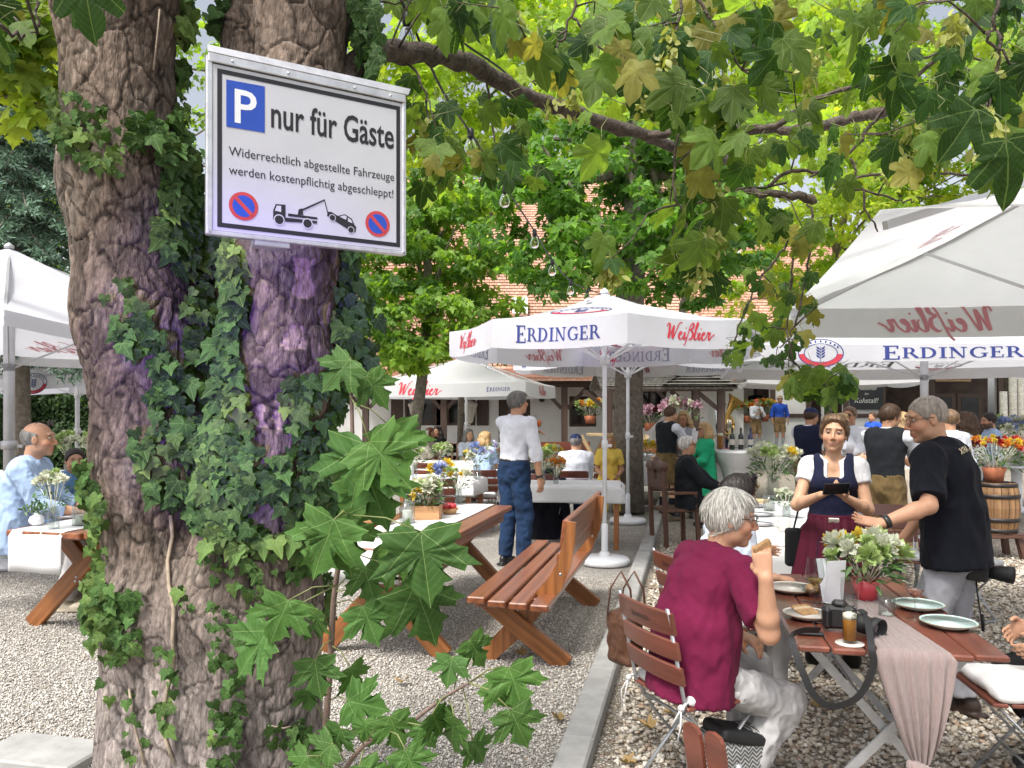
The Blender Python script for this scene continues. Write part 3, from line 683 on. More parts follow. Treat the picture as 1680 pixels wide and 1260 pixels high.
# (stalk foot x,y) (blade base x,y) (tip x,y) distance, twist of the blade towards the viewer
SL = [(576, 600, 575, 590, 525, 640, 1.83, .1, .062), (574, 640, 600, 618, 640, 668, 1.86, .3, .062), (575, 650, 606, 724, 672, 800, 1.78, .0, .08), (578, 760, 598, 728, 565, 850, 1.80, .2, .11), (578, 660, 640, 700, 668, 780, 1.9, .5, .1),
      (577, 840, 600, 775, 640, 870, 1.84, .3, .09), (577, 845, 548, 852, 505, 950, 1.72, .1, .11), (577, 840, 550, 852, 580, 945, 1.75, .4, .1), (577, 845, 690, 872, 705, 995, 1.72, .0, .15), (577, 850, 635, 890, 690, 960, 1.8, -.5, .1),
      (552, 960, 473, 985, 440, 1060, 1.70, .0, .12), (552, 960, 440, 1035, 385, 1110, 1.74, .5, .11), (552, 965, 598, 930, 615, 995, 1.82, .0, .085), (550, 990, 595, 995, 622, 1060, 1.78, .0, .085), (552, 970, 640, 975, 662, 1035, 1.82, .2, .085),
      (560, 900, 680, 960, 722, 1060, 1.78, .3, .13), (545, 1050, 517, 1082, 525, 1150, 1.75, .0, .085), (545, 1060, 575, 1095, 590, 1140, 1.8, .7, .06), (545, 1040, 520, 1000, 520, 1050, 1.86, .6, .07), (540, 1150, 570, 1150, 640, 1165, 1.75, .5, .08),
      (770, 1120, 742, 1078, 732, 1130, 1.62, .0, .085), (745, 1130, 770, 1050, 800, 1095, 1.66, .5, .07), (770, 1120, 805, 1118, 840, 1160, 1.6, .0, .07), (770, 1120, 835, 1095, 860, 1170, 1.58, .1, .09), (770, 1120, 838, 1165, 868, 1230, 1.55, .1, .09),
      (740, 1140, 710, 1170, 730, 1210, 1.6, .8, .06), (735, 1150, 745, 1175, 738, 1240, 1.6, .9, .06), (760, 1130, 775, 1215, 800, 1255, 1.6, .6, .06), (600, 1220, 640, 1175, 660, 1235, 1.65, .2, .08), (600, 1225, 560, 1195, 540, 1240, 1.65, .4, .07),
      (620, 1215, 600, 1180, 600, 1230, 1.7, .2, .065), (650, 1200, 690, 1190, 715, 1230, 1.63, .2, .07), (560, 1260, 505, 1240, 470, 1290, 1.6, .3, .09), (600, 1230, 590, 1255, 620, 1310, 1.55, .2, .08), (640, 1200, 665, 1230, 690, 1290, 1.58, .1, .09), (565, 1250, 545, 1220, 500, 1260, 1.62, .3, .08), (530, 1180, 505, 1130, 510, 1170, 1.8, .5, .06)]
bs, ds, ns_, ss, cs_ = [], [], [], [], []
pet = MB()
for (fx, fy, bx, by, tx, ty, Y, tw, s) in SL:
    f0 = P(fx, fy, Y + .05); b0 = P(bx, by, Y); t0 = P(tx, ty, Y - .02 + .06 * tw)
    mid = (f0 + b0) / 2 + UP * .012; pet.tube([f0, mid, b0], .0016, 5)
    d = t0 - b0; bs.append(b0); ds.append(d); L = np.linalg.norm(d); ss.append(L * 1.04)
    ns_.append(V(tw * 1.1 * (1 if tx > bx else -1), -1, .35) + RNG.normal(0, .12, 3)); cs_.append(np.array((.052, .125, .028)) * RNG.uniform(.75, 1.3) + np.array((.012, .02, 0)) * RNG.uniform(0, 1.5))
leaf_obj('leaves', MAPLE, bs, ds, ns_, ss, cs_, SAPM, sap, True, RNG.uniform(.0, .3, len(bs)), RNG.uniform(.1, .5, len(bs)), width=1.12)
pet.build('leaf_stalks', PETI, sap, world=True)

# ------------------------------------------------------------------ overhanging leaves and seed bunches of the tree
CAN = leafmat('canopy_leaf', .55, .3, .6, (0, 46, 92), .25, tint=(2.1, 2.0, .55), vw=.012)
REG = [([(690, -20), (1240, -20), (1240, 70), (1000, 120), (860, 130), (760, 60)], 90, 2.3, 3.4, .17), ([(830, 60), (1130, 40), (1120, 210), (1000, 240), (860, 150)], 62, 2.3, 3.2, .165),
       ([(1110, -20), (1500, -20), (1480, 130), (1300, 160), (1120, 170)], 90, 2.2, 3.3, .17), ([(1440, -20), (1700, -20), (1700, 300), (1560, 260), (1480, 160)], 85, 2.2, 3.3, .17),
       ([(1060, 150), (1260, 140), (1240, 330), (1180, 400), (1120, 420), (1080, 260)], 58, 2.4, 3.3, .16), ([(1080, 390), (1190, 380), (1180, 460), (1110, 470)], 14, 2.6, 3.0, .12),
       ([(1250, 160), (1560, 140), (1560, 280), (1340, 300), (1250, 280)], 60, 2.5, 3.6, .15), ([(660, 120), (760, 110), (750, 300), (690, 310), (664, 240)], 26, 2.6, 3.2, .14), ([(760, 130), (1000, 170), (960, 290), (800, 300)], 26, 2.8, 3.6, .13),
       ([(960, 380), (1010, 370), (1010, 450), (970, 460)], 9, 2.7, 3.0, .12), ([(1240, 290), (1340, 300), (1340, 400), (1260, 420)], 24, 3.0, 3.8, .13), ([(1290, 600), (1400, 600), (1400, 628), (1350, 645), (1290, 630)], 26, 3.4, 3.8, .14),
       ([(1230, 440), (1335, 440), (1335, 570), (1250, 600), (1215, 560)], 66, 3.4, 4.2, .105), ([(600, -10), (700, -10), (690, 60), (620, 70)], 20, 2.8, 3.5, .12), ([(1180, 540), (1250, 560), (1220, 620), (1190, 600)], 10, 3.6, 4.0, .09),
       ([(-30, -20), (60, -20), (60, 80), (-20, 70)], 14, 2.3, 2.6, .13), ([(110, -60), (180, -60), (180, 20), (120, 20)], 3, 1.6, 1.7, .1)]
LIMBPX = [(600, 92), (660, 86), (720, 90), (780, 108), (850, 150), (920, 178), (985, 200), (1055, 222), (690, 86), (750, 98), (815, 128), (885, 165), (950, 190), (1020, 210), (1260, 210), (1300, 320), (1430, 190)]
bs, ds, ns_, ss, cs_ = [], [], [], [], []
for poly, cnt, y0, y1, s in REG:
    xs, ys = [q[0] for q in poly], [q[1] for q in poly]; k = 0; cnt = int(cnt * .72) if cnt > 40 else cnt; s = s * .80
    while k < cnt:
        x, y = random.uniform(min(xs), max(xs)), random.uniform(min(ys), max(ys))
        if not inpoly(np.array([x]), np.array([y]), poly)[0]: continue
        if min((x - lx_) ** 2 + ((y + 25) - ly_) ** 2 for lx_, ly_ in LIMBPX) < 48 ** 2 and random.random() < .8: cnt -= 1; continue
        k += 1; bs.append(P(x, y, random.uniform(y0, y1))); ds.append(V(RNG.normal(0, .45), RNG.normal(0, .45), -1 + .5 * RNG.random()))
        ns_.append(V(RNG.normal(0, .6), -1 + RNG.normal(0, .5), .5 + RNG.normal(0, .5))); ss.append(s * random.uniform(.6, 1.15))
        q = random.random(); cs_.append(np.array((.032, .08, .022) if q < .42 else (.12, .20, .045) if q < .88 else (.24, .23, .07)) * random.uniform(.6, 1.25))  # darkest leaves stand in for less lit silhouettes, shade put into the colour
REG2 = [([(640, -20), (1680, -20), (1680, 260), (1450, 300), (1240, 280), (1100, 200), (900, 170), (640, 60)], 800, 5.0, 8.0, .14), ([(650, 90), (760, 100), (740, 330), (680, 330)], 40, 4.4, 6, .12)]
for poly, cnt, y0, y1, s in REG2:
    xs, ys = [q[0] for q in poly], [q[1] for q in poly]; k = 0; cc = None
    while k < cnt:
        x, y = random.uniform(min(xs), max(xs)), random.uniform(min(ys), max(ys))
        if not inpoly(np.array([x]), np.array([y]), poly)[0] or vnoise(np.array([[x / 90, y / 70, 3.3]]))[0] < -.12: continue
        k += 1; bs.append(P(x, y, random.uniform(y0, y1))); ds.append(V(RNG.normal(0, .6), RNG.normal(0, .6), -1 + .6 * RNG.random()))
        ns_.append(V(RNG.normal(0, .6), RNG.normal(-.2, .6), 1)); ss.append(s * random.uniform(.6, 1.15)); cs_.append(np.array((.20, .34, .05)) * random.uniform(.6, 1.3) + np.array((.06, .03, 0)) * random.random())
# two single leaves close to the lens at the top
bs += [P(140, -40, 1.5), P(1650, 230, 2.0), P(1600, 180, 2.1)]; ds += [V(.02, 0, -1), V(.2, 0, -1), V(-.5, 0, -.8)]; ns_ += [V(0, -1, .2)] * 3; ss += [.12, .17, .15]; cs_ += [np.array((.03, .07, .02))] * 3
NL = len(bs)
leaf_obj('leaves', SYCAM, bs, ds, ns_, ss, cs_, CAN, tree, True, RNG.uniform(-.1, .35, NL), RNG.uniform(.1, .7, NL))
pet = MB()
for b0, s in zip(bs, ss):
    if random.random() < .8: pet.tube([b0, b0 + V(RNG.normal(0, .02), .02, s * .35), b0 + V(RNG.normal(0, .05), .03, s * .6)], .0014, 4)
pet.build('leaf_stalks', PETI, tree, world=True)
tb = MB(); LP = np.concatenate([np.array(o_.data.attributes['position'].data[0].vector)[None] + np.array(tree.location) for o_ in tree.children if o_.name.startswith(('limb', 'twig'))] + [np.array([v_.co for v_ in o_.data.vertices][::9]) + np.array(tree.location) for o_ in tree.children if o_.name.startswith(('limb', 'twig'))])
for k_ in RNG.choice(NL, 150, replace=False):
    e_ = np.array(bs[k_]); d_ = np.linalg.norm(LP - e_, axis=1) + RNG.uniform(0, .3, len(LP)); r_ = LP[d_.argmin()]; L_ = np.linalg.norm(r_ - e_)
    if .08 < L_ < 1.3: m_ = (r_ + e_) / 2 + RNG.normal(0, .05 * L_ + .01, 3) + UP * .10 * L_; tb.tube([r_, (r_ + m_) / 2 + UP * .02 * L_, m_, (m_ + e_) / 2 + RNG.normal(0, .02, 3), e_], [.0045, .0038, .003, .0026, .0018], 5)
tb.build('twigs', LIMB, tree, world=True)
SEED = leafmat('seed_wing', .4, 0, .5)
for (px, py, Y, k, s) in [(1092, 95, 2.5, 22, .036), (1105, 70, 2.5, 14, .034), (940, 165, 2.8, 16, .033), (905, 170, 2.8, 8, .03), (1185, 150, 2.5, 26, .036), (1190, 172, 2.5, 14, .034), (1330, 90, 2.5, 20, .036), (1325, 135, 2.5, 12, .034), (1565, 45, 2.4, 26, .037), (1450, 115, 2.6, 12, .032), (1455, 145, 2.6, 10, .03),
                         (1000, 455, 2.8, 22, .034), (990, 420, 2.8, 10, .03), (1170, 390, 2.7, 16, .032), (1172, 312, 2.7, 12, .03), (1145, 450, 2.7, 20, .034), (1490, 210, 2.6, 12, .034), (1500, 250, 2.6, 14, .034), (1620, 200, 2.3, 20, .034), (1625, 250, 2.3, 14, .034), (700, 250, 2.9, 14, .03), (698, 200, 2.9, 12, .03), (812, 262, 3.3, 12, .03), (1060, 170, 2.8, 14, .032), (845, 30, 2.8, 12, .03), (1655, 100, 2.4, 14, .032), (1455, 285, 3.2, 10, .03), (885, 440, 3.0, 0, .03)]:
    if not k: continue
    k = int(k * 1.7); s *= 1.15; c0 = P(px, py, Y); b_ = c0 + RNG.normal(0, 1, (k, 3)) * np.array([.019, .016, .024]); d = np.array([0, 0, -1.0]) + rand_dirs(k) * .9
    leaf_obj('seed_bunch', OVAL, b_, d, rand_dirs(k) + np.array([0, -.6, 0]), np.full(k, s) * RNG.uniform(.8, 1.2, k), np.array((.40, .42, .13)) * RNG.uniform(.7, 1.2, (k, 1)), SEED, tree, False, .2, .2)

# unseen violet floodlight added behind the camera, washing the trunk and the sign
LAMPM = pm('lamp_black', (.02, .02, .022), .4, .1, 10)
fl = thing('floodlight', 'small black floodlight on a stand behind the viewer washing the trunk in violet light', 'floodlight', (-1.15, -.6, 1.15))
aim = unit(np.array([-.88, 2.45, 1.80]) - np.array([-1.15, -.6, 1.15])); sx_ = unit(np.cross(aim, UP)); sy_ = np.cross(sx_, aim)
mb = MB(); mb.box(V(-1.15, -.6, 1.15) - aim * .06, (.16, .12, .06), (sx_, sy_, aim), 0, .01); mb.box(V(-1.15, -.6, 1.27) - aim * .05, (.02, .02, .18)); mb.build('housing', LAMPM, fl, world=True)
ld = bpy.data.lights.new('floodlight_lamp', 'SPOT'); ld.energy = 300; ld.color = (.20, .085, 1.0); ld.spot_size = R(25); ld.spot_blend = 1.0; ld.shadow_soft_size = .05
lo = bpy.data.objects.new('lamp', ld); COL.objects.link(lo); lo.parent = fl; lo.rotation_euler = Vector(aim).to_track_quat('-Z', 'Y').to_euler()

# ================================================================== THE PARKING SIGN
def text_geo(s, bold=0.0, shear=0.0):
    cu = bpy.data.curves.new('t', 'FONT'); cu.body = s; cu.size = 1.0; cu.offset = bold; cu.shear = shear; cu.resolution_u = 3
    ob = bpy.data.objects.new('t', cu); me = bpy.data.meshes.new_from_object(ob)
    v = np.array([x.co[:] for x in me.vertices]).reshape(-1, 3)[:, :2]; f = [tuple(q.vertices) for q in me.polygons]
    bpy.data.objects.remove(ob); bpy.data.curves.remove(cu); bpy.data.meshes.remove(me); return v, f
def put_text(mb, s, o, ex, ey, w=None, h=None, m=0, bold=0.0, shear=0.0, align='l', mapf=None, thick=0.0):
    """lettering: baseline-left at o, text width w, letter height h (capital height of the face ~0.7 size)"""
    v, f = text_geo(s, bold, shear)
    if len(v) == 0: return
    x0, x1 = v[:, 0].min(), v[:, 0].max(); sy = (h / .70) if h else None; sx = w / (x1 - x0) if w else sy
    sy = sy or sx
    q = np.stack([(v[:, 0] - x0) * sx, v[:, 1] * sy], 1)
    if align == 'c': q[:, 0] -= q[:, 0].max() / 2
    if mapf: V3 = np.array([mapf(a, b) for a, b in q])
    else: V3 = np.asarray(o, float) + q[:, :1] * np.asarray(ex) + q[:, 1:] * np.asarray(ey)
    mb.add(V3, f, m)
SGL, SGR = P(345, 100, 2.17), P(662, 172, 2.46); SGL[2] = SGR[2] = 2.613
SW, SH = np.linalg.norm(SGR - SGL), .463
sex = unit(SGR - SGL); sey = -UP; snn = np.cross(sex, UP); snn = snn if snn[1] < 0 else -snn
sign = thing('parking_sign', 'white parking sign with tow truck symbol bolted to the ivy trunk', 'sign', tuple((SGL + SGR) / 2 - UP * SH))
ALU = pm('aluminium', (.66, .66, .67), .42, .12, 20, .1, 100, metal=.85, dirt=((.35, .34, .33), 14, .5))
WHT = pm('sign_white', (.52, .525, .56), .35, .04, 5, .02, 60, dirt=((.5, .5, .5), 30, .12))
BLK = pm('print_black', (.012, .012, .016), .5, .1, 20, 0)
BLU = pm('print_blue', (.018, .07, .42), .4, .08, 20, 0); RED = pm('print_red', (.52, .05, .05), .4, .08, 20, 0); PWH = pm('print_white', (.76, .77, .80), .4, .03, 20, 0)
def su(u, v, off=0.0): return SGL + sex * u * SW + sey * v * SH + snn * off
mb = MB(); mb.box(su(.5, .5, -.0096), (SW, SH, .02), (sex, UP, snn), 0, .002)
mb.build('panel', WHT, sign, world=True)
mb = MB()
mb.box(su(.5, -.03, -.006), (SW + .012, .024, .026), (sex, UP, snn), 0, .002); mb.box(su(.5, 1.012, -.010), (SW + .012, .012, .026), (sex, UP, snn), 0, .002)
mb.box(su(-.004, .49, -.010), (.016, SH + .03, .026), (sex, UP, snn), 0, .002); mb.box(su(1.004, .49, -.010), (.012, SH + .03, .026), (sex, UP, snn), 0, .002)
mb.prism([(-.008, 0), (SW + .014, 0), (SW + .03, .034), (-.006, .030)], su(0, -.062, .006), sex, unit(UP * .8 - snn * .55), .003)
mb.box(su(.3, 1.035, -.03), (.10, .02, .05), (sex, UP, snn), 0, .003)
for u in (.1, .37, .72, .92): mb.ball(su(u, -.03, .008), .004, 8)
mb.build('frame', ALU, sign, world=True)
mb = MB(); bw = .0125; i0 = .024
for (u0, v0, u1, v1) in ((0, 0, 1, 0), (0, 1, 1, 1), (0, 0, 0, 1), (1, 0, 1, 1)):
    pass
x0, x1, y0, y1 = .018, SW - .012, .012, SH - .012
def srect(mb, a, b, c, d, off, m): mb.add([SGL + sex * x + sey * y + snn * off for x, y in ((a, d), (c, d), (c, b), (a, b))], [(0, 1, 2, 3)], m)
srect(mb, x0, y0, x1, y0 + bw, .0012, 0); srect(mb, x0, y1 - bw, x1, y1, .0012, 0); srect(mb, x0, y0 + bw, x0 + bw, y1 - bw, .0012, 0); srect(mb, x1 - bw, y0 + bw, x1, y1 - bw, .0012, 0)
mb.build('border', BLK, sign, world=True)
def zuv(x, y):
    f = (x - 60) / 970.0; u = f * 2.17 / (2.46 - f * (2.46 - 2.17)); t = 285 + (548 - 285) * f; b = 1115 + (1240 - 1115) * f
    return u, (y - t) / (b - t)
def zp(x, y, off): return su(*zuv(x, y), off)
mb = MB()
mb.add([zp(140, 374, .0014), zp(140, 606, .0014), zp(333, 646, .0014), zp(333, 420, .0014)], [(0, 1, 2, 3)], 0)
for (cx, cy_, rr) in ((.155, .832, .040), (.85, .836, .0395)):
    c0 = su(cx, cy_, 0); m0 = mb; mb = MB()
    for (q, mi, off) in ((rr, 1, .0014), (rr * .76, 0, .0018)):
        k = 32; mb.add([c0 + snn * off] + [c0 + q * (math.cos(t) * sex + math.sin(t) * UP) + snn * off for t in np.linspace(0, 2 * math.pi, k, endpoint=False)], [(0, 1 + i, 1 + (i + 1) % k) for i in range(k)], mi)
    e1 = unit(sex - UP); e2 = unit(sex + UP); mb.add([c0 + snn * .0022 + a * e1 * rr * .8 + b * e2 * rr * .13 for a, b in ((-1, -1), (1, -1), (1, 1), (-1, 1))], [(0, 1, 2, 3)], 1); mb.build('no_stopping_symbol', [BLU, RED], sign, world=True); mb = m0
u, v = zuv(182, 585); put_text(mb, "P", su(u, v, .0018), sex, UP, w=.060, h=.094, m=2, bold=.012)
mb.build('parking_symbol', [BLU, RED, PWH], sign, world=True)
mb = MB()
put_text(mb, "nur für Gäste", su(.288, .318, .0014), sex, UP, w=SW * .655, h=.078, bold=.015); mb.build('lettering', BLK, sign, world=True); mb = MB()
put_text(mb, "Widerrechtlich abgestellte Fahrzeuge", su(.085, .535, .0014), sex, UP, w=SW * .86, h=.0255)
put_text(mb, "werden kostenpflichtig abgeschleppt!", su(.085, .648, .0014), sex, UP, w=SW * .855, h=.0255)
mb.build('lettering', BLK, sign, world=True)
mb = MB()
def zpoly(l, off=.0014, m=0): mb.add([zp(x, y, off) for x, y in l], [tuple(range(len(l)))], m)
def zdisc(x, y, r, off, m, k=20):
    c0 = zp(x, y, off); mb.add([c0 + r * (math.cos(t) * sex + math.sin(t) * UP) for t in np.linspace(0, 2 * math.pi, k, endpoint=False)], [tuple(range(k))], m)
zpoly([(375, 1070), (375, 1025), (388, 995), (437, 1000), (437, 1080)]); zpoly([(383, 1027), (393, 1003), (415, 1005), (415, 1035)], .0018, 1)
zpoly([(437, 1062), (437, 1082), (596, 1096), (596, 1084)], .0015); zpoly([(450, 1042), (450, 1056), (597, 1076), (597, 1066)]); zpoly([(498, 1050), (503, 1024), (522, 1020), (526, 1052)], .0016)
zpoly([(503, 1030), (630, 981), (634, 987), (515, 1036)], .0017); zpoly([(630, 981), (634, 981), (652, 1052), (648, 1054)], .0018)
zpoly([(645, 1060), (650, 1040), (668, 1042), (700, 1062), (735, 1055), (770, 1078), (782, 1105), (792, 1118), (788, 1142), (770, 1140)], .0014); zpoly([(708, 1066), (733, 1060), (745, 1068), (740, 1082)], .0018, 1); zpoly([(750, 1072), (766, 1083), (774, 1100), (750, 1090)], .0018, 1)
for (x, y, r) in ((405, 1072, .0125), (547, 1094, .0125), (672, 1070, .0085), (765, 1131, .0085)):
    zdisc(x, y, r * 1.25, .0019, 1); zdisc(x, y, r, .0022, 0)
mb.build('tow_truck_symbol', [BLK, WHT], sign, world=True)
# ================================================================== LETTERING OF THE BREWERY PRINTS
def _rect(a, b, c, d): return [(a, b), (c, b), (c, d), (a, d)]
def _arc(cx, cy_, rx, ry, tx, ty, a0, a1, k=14):
    out = []
    A = [R(a0 + (a1 - a0) * i / k) for i in range(k + 1)]
    for i in range(k):
        q = []
        for (t, s) in ((A[i], 1), (A[i + 1], 1), (A[i + 1], 0), (A[i], 0)): q.append((cx + (rx - (0 if s else tx)) * math.cos(t), cy_ + (ry - (0 if s else ty)) * math.sin(t)))
        out.append(q)
    return out
GL = {'E': (.64, [_rect(.07, .08, .23, .92), _rect(0, .92, .56, 1), _rect(.49, .76, .56, .92), _rect(.23, .47, .42, .55), _rect(.38, .40, .44, .62), _rect(0, 0, .6, .08), _rect(.53, .08, .6, .27)]),
      'R': (.76, [_rect(.08, .07, .24, .93), _rect(0, 0, .32, .07), _rect(0, .93, .3, 1), _rect(.24, .44, .3, .52), [(.34, .46), (.48, .5), (.8, 0), (.62, 0)]] + _arc(.3, .72, .28, .28, .15, .07, -90, 90)),
      'D': (.80, [_rect(.08, .07, .24, .93), _rect(0, 0, .30, .07), _rect(0, .93, .30, 1)] + _arc(.30, .5, .44, .5, .16, .08, -90, 90)),
      'I': (.38, [_rect(.1, .07, .26, .93), _rect(0, 0, .36, .07), _rect(0, .93, .36, 1)]),
      'N': (.88, [_rect(.10, .07, .17, .93), _rect(0, 0, .27, .07), _rect(.64, .07, .71, .93), _rect(.54, .93, .82, 1), [(0, 1), (.22, 1), (.71, 0), (.60, 0)]]),
      'G': (.84, [_rect(.60, .08, .74, .40), _rect(.50, .38, .82, .45), _rect(.66, .70, .71, .96)] + _arc(.42, .5, .42, .5, .16, .08, 48, 325, 20))}
def serif_word(word):
    x = 0; out = []
    for i, ch in enumerate(word):
        s = 1.3 if i == 0 else 1.0; w, polys = GL[ch]
        out += [[(x + a * s, b * s - (.12 if i == 0 else 0)) for a, b in p] for p in polys]; x += w * s + .07
    return out, x - .07
_SCR = [[(0, 1.6), (.12, 2.0), (.38, 1.9), (.46, .9), (.5, 0), (.9, 1.5), (1.02, 1.7), (1.02, .8), (1.12, 0), (1.5, 1.2), (1.8, 2.1), (2.25, 2.25)],
        [(1.9, .45), (2.3, .7), (2.4, .95), (2.2, 1.0), (2.0, .6), (2.1, .1), (2.35, 0), (2.7, .4), (2.85, 1), (2.8, .3), (2.95, 0), (3.2, .35)], [(2.93, 1.45), (2.98, 1.6)],
        [(2.95, -.8), (3.2, -.3), (3.5, 1.4), (3.8, 2.2), (4.1, 2.1), (4.05, 1.6), (3.75, 1.3), (4.1, 1.0), (4.15, .4), (3.85, 0), (3.6, .1)],
        [(4.3, .4), (4.7, 1.5), (4.85, 2.2), (4.7, 2.3), (4.55, 1.4), (4.5, .3), (4.7, 0), (5.0, .3), (5.0, .8), (4.85, 1.0)], [(5.3, 1.0), (5.22, .3), (5.38, 0), (5.6, .35)], [(5.35, 1.45), (5.4, 1.6)],
        [(5.6, .45), (6.0, .7), (6.1, .95), (5.9, 1.0), (5.7, .6), (5.8, .1), (6.05, 0), (6.4, .4), (6.55, 1.05), (6.65, .85), (6.9, 1.0), (6.8, .4), (6.95, 0), (7.3, .5), (7.7, .75)]]
def script_word():
    out = []
    for st_ in _SCR:
        p = [np.array((a + .25 * b, b)) for a, b in st_]; pts = []
        for i in range(len(p) - 1):
            p0, p1, p2, p3 = p[max(i - 1, 0)], p[i], p[i + 1], p[min(i + 2, len(p) - 1)]
            for f in np.linspace(0, 1, 5)[:-1]: pts.append(.5 * (2 * p1 + (p2 - p0) * f + (2 * p0 - 5 * p1 + 4 * p2 - p3) * f * f + (3 * p1 - p0 - 3 * p2 + p3) * f ** 3))
        pts.append(p[-1]); pts = np.array(pts); T = np.gradient(pts, axis=0); T /= np.maximum(np.linalg.norm(T, axis=1)[:, None], 1e-6)
        w = .055 + .08 * np.clip(-T[:, 1], 0, 1) + .02; n_ = np.stack([-T[:, 1], T[:, 0]], 1) * w[:, None]
        for i in range(len(pts) - 1): out.append([tuple(pts[i] - n_[i]), tuple(pts[i + 1] - n_[i + 1]), tuple(pts[i + 1] + n_[i + 1]), tuple(pts[i] + n_[i])])
    return out, 8.0
def logo_polys():
    """round brewery badge: dark ring, red ribbon below, wheat ear in the middle; returns (polys, slot)"""
    o = []
    for q in _arc(0, 0, 1, .66, .05, .04, 0, 360, 36): o.append((q, 0))
    for q in _arc(0, 0, .74, .45, .04, .03, 0, 360, 30): o.append((q, 0))
    for q in _arc(0, 0, .96, .62, .24, .19, 185, 355, 20): o.append((q, 1))
    for k in range(9):                                   # letter-like marks around the upper ring
        a = 150 - 15 * k; c, s = math.cos(R(a)), math.sin(R(a)); x, y = .855 * c, .54 * s
        o.append(([(x - .035, y - .05), (x + .035, y - .05), (x + .035, y + .05), (x - .035, y + .05)], 0))
    for k in range(4):
        for sg in (-1, 1):
            y = -.2 + .13 * k; o.append(([(0, y - .06), (sg * .16, y + .02), (sg * .2, y + .14), (sg * .06, y + .06)], 0))
    o.append(([(-.012, -.4), (.012, -.4), (.012, .3), (-.012, .3)], 0)); return o
P_ERD, P_SCR, P_LOGO = serif_word("ERDINGER"), script_word(), logo_polys()
def put_polys(mb, polys, width, total, mapf, off, m, split=False):
    """polys in glyph units scaled to width; mapf(x, y, off) -> point; long pieces stay on the cloth"""
    s = width / total
    for i, p in enumerate(polys):
        q = [mapf(a * s, b * s, off + .00025 * (i % 5)) for a, b in p]; mb.add(q, [tuple(range(len(q)))], m)

FABRIC = pm('parasol_cloth', (.70, .70, .75), .85, .05, 3, .15, 300, transl=.38, tcol=(.74, .74, .80), spec=.2, dirt=((.58, .57, .55), 2.2, .6))
FABRICG = pm('parasol_cloth_grey', (.72, .72, .72), .85, .05, 3, .15, 300, transl=.46, tcol=(.72, .73, .76), spec=.2, dirt=((.55, .54, .50), 2.0, .4))
POLEM = pm('white_pole', (.72, .73, .75), .4, .05, 8, .03, 50, metal=.0)
GPOLE = pm('grey_pole', (.50, .50, .51), .38, .06, 8, .03, 50, metal=.5)
INK = pm('ink_blue', (.020, .035, .20), .6, .08, 20, 0); INKR = pm('ink_red', (.55, .035, .06), .6, .08, 20, 0)
INKT = pm('ink_blue_through', (.36, .37, .50), .8, .05, 20, 0, transl=.3); INKRT = pm('ink_red_through', (.60, .25, .28), .8, .05, 20, 0, transl=.3); INKG = pm('ink_grey_through', (.27, .28, .30), .8, .05, 20, 0, transl=.2)  # fainter inks: print seen through backlit cloth, put into colour on underside copies
INKRS = pm('ink_red_shade', (.55, .16, .18), .8, .05, 20, 0, transl=.25)
